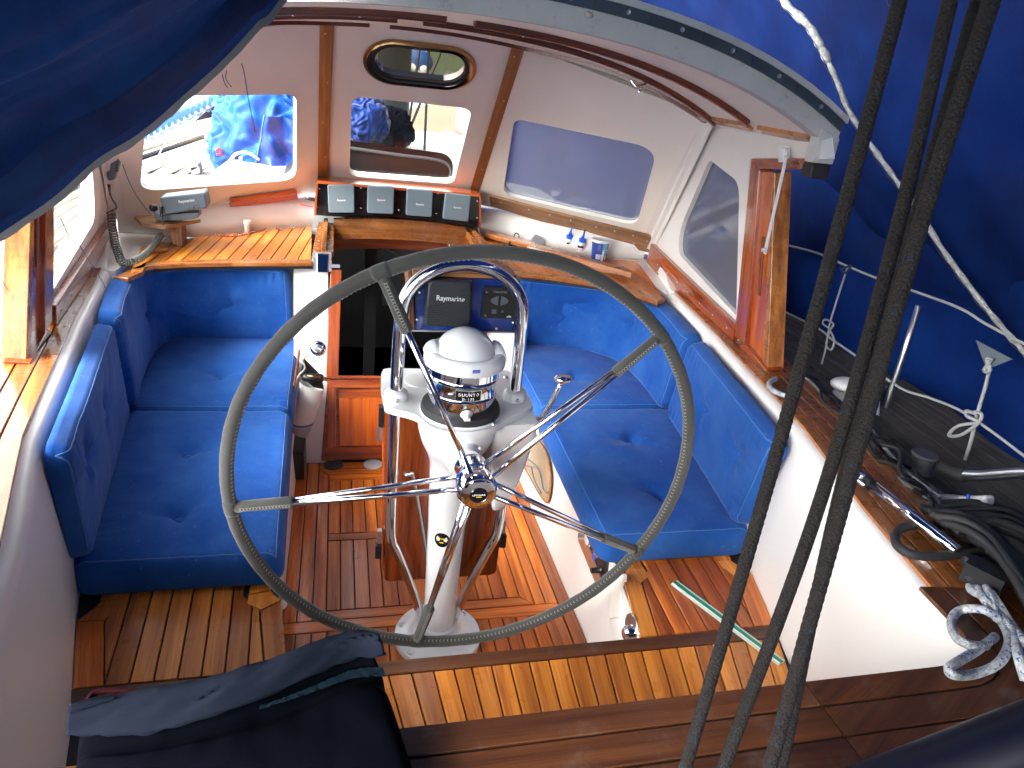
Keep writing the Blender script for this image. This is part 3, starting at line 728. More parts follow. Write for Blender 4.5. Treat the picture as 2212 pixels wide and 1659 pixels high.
# angled front quarters
NQ = unit(A(.40441082, .56810868, .71673176)); PC, PD = A(1.199, 1.53, .949), A(1.04, .94, 1.512)
def onQ(u, v, s=1): return onp(u, v, PAb if s > 0 else mir(PAb), NQ if s > 0 else mir(NQ))
for s in (-1, 1):
    M = (lambda p: p) if s > 0 else mir
    N_ = NQ if s > 0 else mir(NQ)
    pc2 = PC + (PC - PD) * .10
    out = [M(PA0 - A(0, .012, 0)), M(pc2), M(PD + (PD - PC) * .04), M(PBt + A(0, -.0, .012))]
    qq = [A(.423, 1.481, 1.426), A(.955, 1.150, 1.385), A(1.100, 1.548, .992), A(.505, 1.915, 1.032)]
    if s < 0: qq = [A(.462, 1.437, 1.433), A(.935, 1.15, 1.405), A(1.085, 1.535, 1.0), A(.498, 1.925, 1.026)]
    qq = [p - NQ * ((p - PAb) @ NQ) for p in qq]
    if s > 0: hl = round_poly([qq[0], qq[1], qq[2], qq[3]], [.05, .10, .07, .08], 7)
    else: hl = round_poly(qq, [.05, .05, .075, .09], 7)
    hl = [M(p) for p in hl]; out_ = [p - N_ * ((p - M(PAb)) @ N_) for p in out]
    if s < 0: out_, hl = out_[::-1], hl[::-1]
    v, f = g_holed(out_, [hl], N_ * TH); o = mk('windscreen_panel', v, f, LINER, dg_); bevel(o, .004, 2, 50)
    P_('window_pane', [p + N_ * .016 for p in hl], N_ * .005, HAZY if s > 0 else GLASS, dg_)
    if s > 0:   # dark gasket seen round the inner edge of the opening
        pass
    # pillar of oiled timber over the joint
    wx = M(A(1, 0, 0)) * s
    a0, a1 = M(PBt), M(PA0); sd_ = A(1, 0, 0)
    nrm = -(NC * .6 + N_ * .4); nrm = unit(nrm)
    tw0, tw1 = .024, .024
    P_('pillar', [a1 - sd_ * tw1 + nrm * .014, a1 + sd_ * tw1 + nrm * .014, a0 + sd_ * tw0 + nrm * .014, a0 - sd_ * tw0 + nrm * .014], -nrm * .020, PILL, dg_, a0 - a1, nrm, .002)
    for k in range(4):
        lathe('screw', [(.0, .002), (.0035, .0015), (.004, 0)], a1 + (a0 - a1) * (.3 + .22 * k) + nrm * .0145 + sd_ * .006 * (-1) ** k, STEEL, dg_, nrm, 8)
    # sides
    PE = A(1.09, .28, .79); NSd = unit(np.cross(PC - PE, A(1.0, .28, 1.5) - PE)); NSd = NSd if NSd[0] > 0 else -NSd
    def onS(u, v): return onp(u, v, PE, NSd)
    def pr(p): return p - NSd * ((p - PE) @ NSd)
    top_a = A(.985, .175, 1.552); 
    so_ = [pr(A(1.21, 1.60, .82)), pr(PD + (PD - PC) * .05), pr(top_a), onS(1780, 343), onS(1622, 343), onS(1596, 700), pr(A(1.11, .5, .80))]
    if s > 0: wq = [onS(1532, 345), onS(1597, 395), onS(1590, 682), onS(1463, 545), onS(1470, 490)]; wr = [.03, .06, .012, .06, .08]
    else:
        wq = [pr(A(1.05, 1.05, 1.36)), pr(A(1.03, .66, 1.33)), onS(1590, 682), onS(1463, 545), onS(1470, 490)]; wr = [.05, .06, .03, .07, .08]
    hw = [M(p) for p in round_poly(wq, wr, 7)]; so2 = [M(p) for p in so_]; NS_ = M(NSd)
    if s < 0: hw, so2 = hw[::-1], so2[::-1]
    v, f = g_holed(so2, [hw], NS_ * .03); o = mk('side_panel', v, f, GEL if s > 0 else LINER, dg_); bevel(o, .004, 2, 50)
    P_('window_pane', [p + NS_ * .02 for p in hw], NS_ * .005, HAZY if s > 0 else GLASS, dg_)
    # mahogany fascia along the foot of the side
    fa = [pr(A(1.2, 1.52, .915)), pr(A(1.1, .50, .872)), pr(A(1.1, .50, .81)), pr(A(1.22, 1.56, .81))]
    P_('sill_board', [M(p - NSd * .022) for p in fa], NS_ * .021, MAHOG, dg_, fa[0] - fa[1], NS_, .003)
    for k in range(7):
        lathe('screw', [(.0, .002), (.0035, .0015), (.004, 0)], M(pr(A(1.1, .56 + .14 * k, .835)) - NSd * .0225), STEEL, dg_, -NS_, 8)
    # aft frame: post, grooved door jamb, top rail
    def S_(u, v, off): p = onp(u, v, PE - NSd * off, NSd); return p
    def post(name, quad, off, th, m, grain, bv=.003):
        return P_(name, [M(S_(u, v, off)) for u, v in quad], NS_ * th, m, dg_, M(grain), NS_, bv)
    up_ = unit(onS(1660, 345) - onS(1605, 790))
    post('frame_rail', [(1622, 342), (1748, 342), (1748, 366), (1638, 366)], .016, .045, MAHOG, A(0, 1, 0))
    post('frame_post', [(1622, 343), (1640, 367), (1612, 748), (1586, 727)], .016, .045, MAHOG, up_)
    post('jamb', [(1642, 370), (1671, 370), (1651, 800), (1604, 756)], .004, .05, FLAME, up_)
    post('jamb_edge', [(1667, 372), (1674, 372), (1658, 800), (1645, 798)], .010, .056, CAP, up_)
    post('jamb_slot', [(1645, 510), (1649, 513), (1640, 640), (1636, 637)], .009, .006, SOAP, up_)
    post('foot_block', [(1600, 742), (1612, 748), (1656, 800), (1646, 812), (1594, 757)], .022, .06, MAHOG, A(0, 1, 0))
    # white strut of the drop-down side
    if s > 0:
        a, b = S_(1702, 322, .035), S_(1652, 548, .05)
        mk('strut', *g_bar(a, b, .0135, .004, -NSd), WHITEP, dg_)
        P_('strut_bracket', [S_(1694, 316, .006), S_(1708, 318, .006), S_(1706, 350, .006), S_(1694, 350, .006)], -NSd * .02, WHITEP, dg_, None, bv=.002)
        for p in (S_(1699, 334, .040), S_(1652, 540, .055)): lathe('strut_bolt', [(.0, .010), (.006, .009), (.007, 0)], p, WHITEP, dg_, -NSd, 12)
for s in (-1, 1):   # moulded corner between quarter and side
    M = (lambda p: p) if s > 0 else mir
    e0, e1 = PC + (PC - PD) * .12, PD + (PD - PC) * .06
    nq, nsd = NQ, unit(np.cross(PC - A(1.09, .28, .79), A(1.0, .28, 1.5) - A(1.09, .28, .79))); nsd = nsd if nsd[0] > 0 else -nsd
    d = unit(e1 - e0); tq = unit(np.cross(d, nq)); tq = tq if tq[0] < 0 else -tq; ts = unit(np.cross(d, nsd)); ts = ts if ts[1] < 0 else -ts
    v = []
    for p in (e0, e1):
        v += [p + tq * .05 - nq * .0015, p + tq * .02 - nq * .004, p - (nq + nsd) * .010 + tq * .004 + ts * .004, p + ts * .02 - nsd * .004, p + ts * .05 - nsd * .0015, p + (nq + nsd) * .03]
    mk('corner_moulding', [M(p) for p in v], [[i, (i + 1) % 6, (i + 1) % 6 + 6, i + 6] for i in range(6)] + [[0, 1, 2, 3, 4, 5], [11, 10, 9, 8, 7, 6]], GEL, dg_, False)
# small mahogany strip under the roof at the sides and bare board on the starboard sill
RB = [onQ(1059, 418), onQ(1230, 462), onQ(1400, 503), onQ(1419, 514)]; RB2 = [onQ(1062, 440), onQ(1230, 492), onQ(1352, 527), onQ(1404, 541)]
rb = [p - NQ * .004 for p in RB] + [p - NQ * .004 for p in RB2[::-1]]
rbo = P_('bare_board', rb, -NQ * .012, RAW, dg_, RB[2] - RB[0], -NQ, .002); rbo['label'] = 'bare unvarnished board under the right front window'
for (u, v_) in ((1085, 432), (1145, 447), (1190, 458), (1235, 470), (1290, 484), (1330, 493), (1370, 503), (1400, 515), (1372, 520)):
    lathe('screw', [(.0, .002), (.004, .0015), (.0046, 0)], onQ(u, v_) - NQ * .0165, STEEL, dg_, -NQ, 8)
LB = [onp(u, v_, mir(PAb) - mir(NQ) * .03, mir(NQ)) for u, v_ in ((500, 437), (643, 417), (647, 448), (495, 475))]
lb = P_('sill_board', LB, mir(NQ) * .022, FLAME, dg_, LB[1] - LB[0], -mir(NQ), .003); lb['label'] = 'varnished board under the left front window'
for (u, v_) in ((505, 470), (560, 460), (637, 444)): lathe('screw', [(.0, .002), (.004, .0015), (.0046, 0)], onp(u, v_, mir(PAb) - mir(NQ) * .0305, mir(NQ)), STEEL, dg_, -mir(NQ), 8)
# roof
def zc(x): return 1.727 - .135 * x * x - .065 * x ** 4
def zr_(x, y): return zc(x) - max(0, y - .9) * .06
nx_, ny_ = 41, 9
Xs = np.linspace(-1.04, 1.04, nx_)
def yf(x):   # where the ceiling meets the windscreen
    ax = abs(x)
    if ax < .346: return 1.195
    t = (ax - .346) / (1.04 - .346); return 1.195 + (.925 - 1.195) * t
v = []; f = []
for i, x in enumerate(Xs):
    for j in range(ny_):
        y = .18 + (yf(x) + .05 - .18) * j / (ny_ - 1); v.append(A(x, y, zr_(x, y)))
nv0 = len(v); v += [p + A(0, 0, .05) for p in v]
for i in range(nx_ - 1):
    for j in range(ny_ - 1):
        a = i * ny_ + j; f += [[a, a + 1, a + ny_ + 1, a + ny_], [nv0 + a, nv0 + a + ny_, nv0 + a + ny_ + 1, nv0 + a + 1]]
for i in range(nx_ - 1):
    for j in (0, ny_ - 1): a = i * ny_ + j; f.append([a, a + ny_, nv0 + a + ny_, nv0 + a])
for j in range(ny_ - 1):
    for i in (0, nx_ - 1): a = i * ny_ + j; f.append([a, a + 1, nv0 + a + 1, nv0 + a])
roof = mk('roof', v, f, LINER, dg_, True); e = roof.modifiers.new('e', 'EDGE_SPLIT'); e.split_angle = math.radians(40)
def across(name, yfun, w, drop, m, x0, x1, n=30, h=.012, zoff=0.0, grain=Xd):
    v = []; f = []
    for i in range(n + 1):
        x = x0 + (x1 - x0) * i / n; y = yfun(x); z = zr_(x, y) - drop + zoff
        v += [A(x, y, z), A(x, y + w, z), A(x, y + w, z + h), A(x, y, z + h)]
    for i in range(n):
        for k in range(4): a = i * 4; k2 = (k + 1) % 4; f.append([a + k, a + 4 + k, a + 4 + k2, a + k2])
    f += [[0, 1, 2, 3], [n * 4 + 3, n * 4 + 2, n * 4 + 1, n * 4]]
    return mk(name, v, f, m, dg_, False, (A(0, yfun(0), zc(0)), grain, A(0, 0, 1)))
for a, b in ((-.99, -.02), (.06, .955)):
    across('ceiling_strip', lambda x: .50, .042, .011, SOAP, a, b)
    across('ceiling_strip', lambda x: .50 + .010, .020, .018, SOAP, a, b, h=.008)
for a, b in ((-.99, -.13), (-.05, 1.005)):
    across('ceiling_strip', lambda x: .80, .042, .011, SOAP, a, b)
    across('ceiling_strip', lambda x: .80 + .010, .020, .018, SOAP, a, b, h=.008)
for a, b in ((-1.0, -.20), (-.13, 1.01)):
    across('ceiling_strip', lambda x: yf(x) - .045, .028, .012, SOAP, a, b, h=.012)
for i, x in enumerate((-.8, -.6, -.42, -.25, .2, .4, .6, .8)):
    for y in (.52, .82): lathe('screw', [(.0, .002), (.003, .0015), (.0036, 0)], A(x, y, zr_(x, y) - .0185), STEEL, dg_, (0, 0, -1), 8)
for s in (-1, 1):
    for y0, y1 in ((.22, .49), (.55, .79), (.85, .9)):
        P_('ceiling_edge_strip', [A(s * .975, y0, zr_(.975, y0) - .012), A(s * 1.0, y0, zr_(1.0, y0) - .012), A(s * 1.0, y1, zr_(1.0, y1) - .012), A(s * .975, y1, zr_(.975, y1) - .012)], (0, 0, .012), CAP, dg_, Yd, (0, 0, -1))
# aft beam, dark rubber band with screws, pale drip lip
across('roof_beam', lambda x: .165, .045, .004, GREYGEL, -1.035, 1.035, h=.052)
across('sealing_band', lambda x: .156, .03, -.048, plain('blue_black_band', (.045, .065, .09), .55, var=.3), -1.035, 1.035, h=.026)
across('drip_lip', lambda x: .150, .05, -.074, GREYGEL, -1.04, 1.04, h=.016)
for s in (-1, 1):
    P_('beam_end', [A(s * .972, .163, 1.47), A(s * 1.04, .163, 1.47), A(s * 1.04, .163, 1.54), A(s * .972, .163, 1.565)], (0, .04, 0), GREYGEL, dg_, bv=.004)
    P_('beam_foot', [A(s * .975, .160, 1.428), A(s * 1.035, .160, 1.428), A(s * 1.035, .160, 1.468), A(s * .975, .160, 1.468)], (0, .05, 0), RUBBER, dg_, bv=.006)
for i in range(14):
    x = -.95 + .146 * i; lathe('band_screw', [(.003, .001), (.0055, .002), (.006, 0)], A(x, .156, zc(x) + .061), STEEL, dg_, (0, -1, 0), 10)
    mk('band_joint', *g_box(A(x + .06, .1558, zc(x + .06) + .061), (.0008, 0, 0), (0, .0006, 0), (0, 0, .012)), BLACKP, dg_)
mk('silicone_blob', *g_ball(A(.27, .163, zc(.27) + .036), .010, 10, 6, (1.2, .5, .7)), plain('old_silicone', (.55, .5, .4), .6), dg_, True)
# chromed clip under the ceiling on the starboard side
cl = thing('ceiling_hook', (.75, .8, 1.6), 'small chromed folding hook under the right ceiling strip', 'hook')
hc = A(.70, .84, zr_(.70, .84) - .02)
tube('hook_arm', [hc + A(-.03, 0, .0), hc + A(-.01, -.01, -.02), hc + A(.012, -.01, -.012), hc + A(.03, 0, .0)], .005, CHROME, cl)
tube('hook_loop', [hc + A(-.005, -.01, -.015), hc + A(.0, -.02, -.035), hc + A(.014, -.02, -.02)], .004, CHROME, cl)
mk('hook_plate', *g_box(hc + A(0, 0, .006), (.03, 0, -.006), (0, .010, 0), (0, 0, .003)), STEEL, cl)
# ---- instrument box
ib = thing('instrument_panel', (0, 1.85, .95), 'black panel with four covered instruments below the centre window', 'instrument panel')
c3 = crop(740, 420, .22604)
YI = 1.845
def I_(a, b, o=0): return ony(*c3(a, b), YI - o)
tl, tr, br_, bl = I_(160, 103), I_(1920, 250), I_(1895, 590), I_(122, 463)
face = [I_(165, 125), I_(1900, 265), I_(1898, 600), I_(1700, 570), I_(1300, 520), I_(900, 478), I_(600, 462), I_(340, 455), I_(135, 462)]
P_('panel_face', [p + A(0, .006, 0) for p in face], (0, .02, 0), BLACKG, ib)
def rimbar(P, w, d, name='wood_rim'):
    P = [np.asarray(p) for p in P]
    for a, b in zip(P[:-1], P[1:]): P_(name, [a - A(0, .012, 0), b - A(0, .012, 0), b + d * w - A(0, .012, 0), a + d * w - A(0, .012, 0)], (0, .16, 0), MAHOG, ib, b - a, (0, -1, 0))
rimbar([I_(150, 118), I_(1905, 262)], .012, A(0, 0, 1))
rimbar([I_(138, 118), I_(118, 462)], .010, A(1, 0, 0))
rimbar([I_(1898, 262), I_(1892, 600)], .010, A(1, 0, 0))
P_('panel_back', [I_(150, 118, -.14), I_(1905, 262, -.14), I_(1895, 600, -.14), I_(122, 463, -.14)], (0, .01, 0), BLACKP, ib)
quads = [[(262, 140), (553, 138), (556, 443), (275, 443)], [(697, 150), (985, 160), (978, 458), (692, 445)], [(1122, 178), (1403, 200), (1390, 490), (1110, 470)], [(1540, 222), (1815, 258), (1785, 540), (1508, 508)]]
txc = [(412, 305), (842, 303), (1262, 350), (1668, 384)]
for q, tc_ in zip(quads, txc):
    P4 = [I_(a, b, .024) for a, b in q]; P4 = round_poly(P4, .010, 4)
    o = P_('instrument_cover', P4, (0, .028, 0), GREYPL, ib); bevel(o, .005, 3)
    c = I_(*tc_, .0246); xd = unit(I_(q[1][0], q[1][1], .0246) * .5 + I_(*q[2], .0246) * .5 - I_(*q[0], .0246) * .5 - I_(*q[3], .0246) * .5); yd = np.cross(A(0, -1, 0), xd)
    text('cover_lettering', 'Raymarine', c, xd, yd, .0125, WHITE, o, .0003, .006, .038)
for a, b in ((176, 182), (150, 376), (625, 172), (625, 392), (1047, 192), (1036, 414), (1460, 234), (1440, 450), (1885, 316), (1882, 500)):
    lathe('screw', [(.0, .003), (.0035, .002), (.0045, 0)], I_(a, b) + A(0, .006, 0), CHROME, ib, (0, -1, 0), 10)
# ---- small fittings on the bulkhead
c5 = crop(650, 620, .3497)
lt = thing('latch_plate', bh(*c5(390, 70)), 'chromed latch plate below the left hatch rail', 'latch')
q = [bh(*c5(322, -10)), bh(*c5(455, -10)), bh(*c5(458, 125)), bh(*c5(322, 118))]
q = [p - NB * .012 for p in q]
P_('base_plate', round_poly(q, .006, 3), NB * .008, STEEL, lt)
q2 = [bh(*c5(352, -2)), bh(*c5(440, 2)), bh(*c5(432, 135)), bh(*c5(352, 132))]; o = P_('latch_tongue', [p - NB * .016 for p in q2], -NB * .010, CHROME, lt); bevel(o, .004, 3)
for a, b in ((333, 40), (333, 103), (450, 42), (448, 100)): lathe('screw', [(.0, .003), (.003, .002), (.004, 0)], bh(*c5(a, b)) - NB * .012, CHROME, lt, -NB, 10)
rs = thing('round_socket', bh(*c5(361, 658)), 'round polished socket plate low on the white bulkhead', 'socket')
lathe('rim', [(.0, .001), (.014, .001), (.016, .006), (.026, .006), (.032, .003), (.033, 0)], bh(*c5(361, 658)), CHROME, rs, -NB)
lathe('plug', [(.0, .008), (.006, .008), (.010, .002), (.013, .0015)], bh(*c5(361, 658)), STEEL, rs, -NB)
for k in range(3): a = k * 2.1 + .4; lathe('screw', [(.0, .0085), (.003, .008), (.0035, .005)], bh(*c5(361, 658)) + A(math.cos(a), 0, math.sin(a)) * .022, STEEL, rs, -NB, 8)
P_('post_clip', [bz(-.330, .772, .012), bz(-.296, .772, .012), bz(-.296, .785, .012), bz(-.330, .785, .012)], NB * .02, STEEL, bulk)
hb = thing('hatch_bolt', ony(987, 570, 1.955), 'small chromed barrel bolt under the hatch beam', 'bolt')
hc = ony(974, 528, 1.955) 
tube('bolt_pin', [hc + A(0, -.012, .01), hc + A(.006, -.012, -.028)], .005, CHROME, hb); mk('bolt_plate', *g_box(hc, (.012, 0, 0), (0, .003, 0), (0, 0, .010)), CHROME, hb)
mk('hasp', *g_box(ony(996, 533, 1.955), (.008, 0, 0), (0, .003, 0), (0, 0, .018)), STEEL, hb)
# ================================================================== pedestal, compass, wheel, table
ped = thing('steering_pedestal', (0, 0, 0), 'white steering pedestal bolted to the floor with stainless guard rail', 'pedestal')
def ell(a, b, c, n=40):
    return [c + A(a * math.cos(2 * math.pi * k / n), b * math.sin(2 * math.pi * k / n), 0) for k in range(n)]
lathe('base_flange', [(.0, .0), (.134, .0), (.134, .009), (.130, .014), (.10, .020), (.075, .030), (.062, .045), (.058, .06)], A(0, 0, .001), WHITEP, ped, seg=56)
for k in range(6):
    a = math.radians(30 + 60 * k + 8); c = A(math.cos(a) * .112, math.sin(a) * .112, .0145)
    lathe('bolt', [(.0, .002), (.004, .002), (.0065, .005), (.011, .005), (.013, .002), (.0135, -.002)], c, STEEL, ped, seg=14)
lathe('column', [(.050, .045), (.0475, .07), (.049, .2), (.053, .42), (.058, .58), (.060, .62)], A(0, 0, 0), WHITEP, ped, seg=48)
# bowl-shaped head, carried aft of the column
v = []; f = []; sg = 40
for z, rx, ry, cy in ((.60, .058, .058, .0), (.64, .062, .064, -.004), (.68, .075, .078, -.02), (.72, .092, .094, -.035), (.76, .103, .104, -.045), (.785, .106, .107, -.045), (.800, .106, .107, -.045)):
    for k in range(sg): a = 2 * math.pi * k / sg; v.append(A(rx * math.cos(a), cy + ry * math.sin(a), z))
for i in range(6):
    for k in range(sg): k2 = (k + 1) % sg; f.append([i * sg + k, i * sg + k2, (i + 1) * sg + k2, (i + 1) * sg + k])
mk('pedestal_head', v, f, WHITEP, ped, True)
zp = .815
cc4 = crop(900, 620, .25316)
pl = [cc4(120, 1180), cc4(135, 1130), cc4(175, 1105), cc4(430, 1105), cc4(1270, 1120), cc4(1350, 1130), cc4(1395, 1160), cc4(1500, 1290), cc4(1562, 1415), cc4(1568, 1480), cc4(1330, 1600), cc4(1150, 1690), cc4(900, 1720), cc4(650, 1690), cc4(520, 1600), cc4(430, 1540), cc4(185, 1475), cc4(150, 1420), cc4(125, 1300)]
plate = [onz(u, v_, zp) for u, v_ in pl]
cup = onz(*cc4(500, 1225), zp); ch_ = [cup + A(.040 * math.cos(a), .040 * math.sin(a), 0) for a in np.linspace(0, 2 * math.pi, 28, endpoint=False)]
po = catmull(plate, 3, True)
v, f = g_holed(po, [ch_], (0, 0, -.018)); o = mk('top_plate', v, f, WHITEP, ped, False); bevel(o, .005, 3, 50)
lathe('cup_holder', [(.0405, .004), (.0445, .003), (.0445, -.0), (.0395, -.004), (.0385, -.06), (.0, -.06)], cup, plain('grey_cup_liner', (.5, .52, .5), .4), ped, seg=28)
# deep skirt under the starboard end: the engine control box
bx = [onz(*cc4(a, b), zp - .018) for a, b in ((1290, 1330), (1545, 1430), (1562, 1500), (1290, 1560))]
xr = .205
lv_ = []
for z, x0, x1, y0, y1 in ((.800, .080, .199, -.115, .065), (.760, .082, .200, -.112, .060), (.720, .085, .196, -.105, .055), (.660, .090, .188, -.098, .045), (.600, .096, .178, -.090, .035), (.545, .104, .164, -.082, .025), (.512, .112, .152, -.072, .012), (.500, .122, .142, -.055, -.005)):
    lv_.append(round_poly([A(x0, y0, z), A(x1, y0 + .012, z), A(x1, y1, z), A(x0, y1, z)], min(.022, (x1 - x0) * .4), 5))
m_ = len(lv_[0]); v = [p for l in lv_ for p in l]; f = [[i * m_ + k, i * m_ + (k + 1) % m_, (i + 1) * m_ + (k + 1) % m_, (i + 1) * m_ + k] for i in range(len(lv_) - 1) for k in range(m_)] + [list(range(m_))[::-1], [(len(lv_) - 1) * m_ + k for k in range(m_)]]
o = mk('control_housing', v, f, WHITEP, ped, True); e = o.modifiers.new('e', 'EDGE_SPLIT'); e.split_angle = math.radians(50)
# throttle lever
lv0 = onx(1175, 895, .215); lv1 = onx(1212, 828, .245)
tube('lever', [A(.185, -.03, .77), lv0, lv0 * .5 + lv1 * .5 + A(.004, 0, 0), lv1], [.008] * 18 + [.0065], CHROME, ped) if False else tube('lever', [A(.19, -.03, .765), lv0, lv1], .0065, CHROME, ped)
mk('lever_knob', *g_ball(lv1 + A(.004, 0, .012), .019, 16, 10, (1.25, 1, .62)), CHROME, ped, True)
lathe('lever_boss', [(.0, .02), (.014, .018), (.017, .0)], A(.19, -.035, .76), BLACKP, ped, (1, 0, .2), 16)
# guard rail arch with collars; legs carried down, cranked to the foot
ya = .012; R_ = .0170
arch = [A(-.157, ya, .80), A(-.156, ya, .95), A(-.152, ya, 1.04)]
for k in range(1, 12):
    a = math.pi - math.pi * k / 12; arch.append(A(.152 * math.cos(a), ya, 1.05 + .128 * math.sin(a)))
arch += [A(.152, ya, 1.04), A(.156, ya, .95), A(.157, ya, .80)]
tube('guard_arch', arch, .0165, CHROME, ped, 20, 4)
for s in (-1, 1):
    lathe('collar', [(.0175, -.004), (.030, -.004), (.031, .012), (.029, .022), (.024, .026), (.0175, .027)], A(s * .157, ya, zp), WHITEP, ped, seg=28)
    lathe('collar_screw', [(.0, .006), (.005, .006), (.0055, 0)], A(s * .157, ya - .031, zp + .010), STEEL, ped, (0, -1, 0), 10)
    xk = -.157 if s < 0 else .150
    tube('guard_leg', [A(s * .157, ya, .80), A(s * .157, ya, .60), A(s * .156, ya, .42), A(s * .150, ya, .36), A(s * .134, ya, .32), A(s * .075, ya, .15), A(s * .052, ya, .062)], .0145, STEEL if False else CHROME, ped, 18, 5)
for a, b in ((660, 1615), (1205, 1640), (1320, 1190)): lathe('plate_screw', [(.0, .005), (.004, .005), (.0065, .002), (.007, 0)], onz(*cc4(a, b), zp), STEEL, ped, seg=12)
for a, b in ((200, 1398),): lathe('plate_hole', [(.0, .0006), (.003, .0005)], onz(*cc4(a, b), zp), BLACKP, ped, seg=10)
# maker's badge on the column
bc = A(-.030, -.047, .405); nb_ = unit(A(-.55, -.83, 0)); xb_ = unit(np.cross(A(0, 0, 1), nb_)); 
v = []; n = 24
def onco(t, h): return A(.0535 * math.sin(t), -.0535 * math.cos(t), h)
for k in range(n): a = 2 * math.pi * k / n; v.append(onco(-.38 + .42 * math.cos(a), .405 + .024 * math.sin(a)))
bd = mk('badge', v + [onco(-.38, .405)], [[k, (k + 1) % n, n] for k in range(n)], BLACKG, ped)
for i, chh in enumerate('LEWMAR'):
    t = -.38 + (i - 2.5) * .105; text('badge_letter', chh, onco(t, .409) * A(1.008, 1.008, 1), A(math.cos(t), math.sin(t), 0), A(0, 0, 1), .0085, YELP, bd, .0002, .01)
text('badge_letter', 'steering', onco(-.38, .397) * A(1.008, 1.008, 1), A(math.cos(-.38), math.sin(-.38), 0), A(0, 0, 1), .0055, YELP, bd, .0002, .005) if False else mk('badge_stripe', *g_prism([onco(-.50, .398) * A(1.008, 1.008, 1), onco(-.26, .398) * A(1.008, 1.008, 1), onco(-.28, .3945) * A(1.008, 1.008, 1), onco(-.48, .3945) * A(1.008, 1.008, 1)], (0, .0003, 0)), YELP, bd)
# wheel shaft housing
lathe('shaft_housing', [(.050, -.02), (.050, .03), (.047, .05), (.043, .055), (.043, .09), (.041, .095)], A(0, -.10, .725), WHITEP, ped, unit(A(0, -1, .12)), 32)
lathe('shaft_screw', [(.0, .005), (.006, .005), (.0065, 0)], A(.035, -.165, .765), STEEL, ped, unit(A(.7, 0, .7)), 12)
# ---- compass
cx = A(0, -.055, 0)
cmp_ = thing('compass', cx + A(0, 0, zp), 'polished binnacle compass under a white domed hood on the pedestal', 'compass')
def L(prof, m, name, seg=56): return lathe(name, [(r, z) for r, z in prof], cx, m, cmp_, seg=seg)
zt = .950
L([(.103, zp - .002), (.100, zp + .008), (.097, zp + .016)], WHITEP, 'compass_plinth')
L([(.101, zp + .004), (.101, zp + .012), (.098, zp + .022), (.086, zp + .023)], RUBBER, 'gasket_ring')
L([(.084, zp + .015), (.084, .872), (.0855, .875), (.0875, .877), (.0855, .879), (.0845, .882), (.0845, .913), (.0865, .916), (.089, .919), (.0865, .922), (.0855, .925), (.0855, zt + .005)], CHROME, 'compass_body')
L([(.086, zt), (.1005, zt + .001), (.1012, zt + .006), (.1005, zt + .022), (.097, zt + .031), (.089, zt + .0355), (.080, zt + .0345), (.072, zt + .030)], WHITEP, 'hood_rim')
L([(.0785 * math.cos(a), .9600 + .0785 * math.sin(a)) for a in np.linspace(.12, math.pi / 2, 18)], WHITEP, 'hood_dome')
for s in (-1, 1):
    v, f = g_grid(lambda u, w: cx + A(s * (.0995 - .026 * w ** 1.6 + .002 * math.sin(math.pi * w)), -.032 + .066 * u, .966 + (.034 + .004 * math.sin(math.pi * u)) * math.sin(w * math.pi / 2) * (1 - .35 * (2 * u - 1) ** 4)), 14, 12)
    v2 = [p + A(-s * .014, 0, -.012) for p in v]; n = len(v); edge = list(range(0, 12)) + [i * 12 + 11 for i in range(1, 14)] + [13 * 12 + j for j in range(10, -1, -1)] + [i * 12 for i in range(12, 0, -1)]
    ff = f + [[q + n for q in reversed(q_)] for q_ in f] + [[edge[k], edge[(k + 1) % len(edge)], edge[(k + 1) % len(edge)] + n, edge[k] + n] for k in range(len(edge))]
    o = mk('hood_lug', v + v2, ff, WHITEP, cmp_, True); e = o.modifiers.new('e', 'EDGE_SPLIT'); e.split_angle = math.radians(60)
ax_ = unit(A(.05, -1, 0)); 
def onb(t, h, r=.0905): return cx + A(r * math.sin(t), -r * math.cos(t), h)
def cyl_plate(name, t0, t1, z0, z1, r, m, par, n=10):
    v = []; f = []
    for i in range(n + 1):
        t = t0 + (t1 - t0) * i / n; v += [onb(t, z0, r), onb(t, z1, r), onb(t, z1, r - .003), onb(t, z0, r - .003)]
    for i in range(n):
        for k in range(4): a = i * 4; k2 = (k + 1) % 4; f.append([a + k, a + 4 + k, a + 4 + k2, a + k2])
    f += [[0, 1, 2, 3], [n * 4 + 3, n * 4 + 2, n * 4 + 1, n * 4]]
    return mk(name, v, f, m, par)
pt = cyl_plate('name_plate', -.37, .39, .8825, .9115, .0862, STEEL, cmp_)
cyl_plate('name_plate_face', -.35, .37, .8845, .9095, .0866, BLACKG, pt)
def cyl_text(s, t0, dt, h, size, m, par, r, wch):
    for i, chh in enumerate(s):
        if chh == ' ': continue
        t = t0 + (i - (len(s) - 1) / 2) * dt
        p = onb(t, h, r); text('plate_letter', chh, p, A(math.cos(t), math.sin(t), 0), A(0, 0, 1), size, m, par, .0002, .015, None if chh in '-1I' else wch)
cyl_text('SUUNTO', .01, .102, .9000, .0105, WHITE, pt, .0869, .0068)
cyl_text('D-135', .01, .070, .8890, .0085, WHITE, pt, .0869, .0046)
mk('plate_mark', *g_prism([onb(-.01, .9065, .0870), onb(.03, .9065, .0870), onb(.01, .9088, .0870)], (0, .0003, 0)), WHITE, pt)
cyl_plate('hood_label', .02, .20, zt + .0145, zt + .0225, .1018, plain('blue_label', (.02, .06, .40), .5), cmp_)
cyl_text('suunto', .11, .026, zt + .0185, .005, plain('pale_print', (.35, .45, .7), .5), cmp_, .1021, .0023)
lathe('drain_nut', [(.0, .018), (.008, .018), (.010, .006), (.016, 0)], onb(.0, zp + .030, .082), WPL, cmp_, (0, -1, -.3), 16)
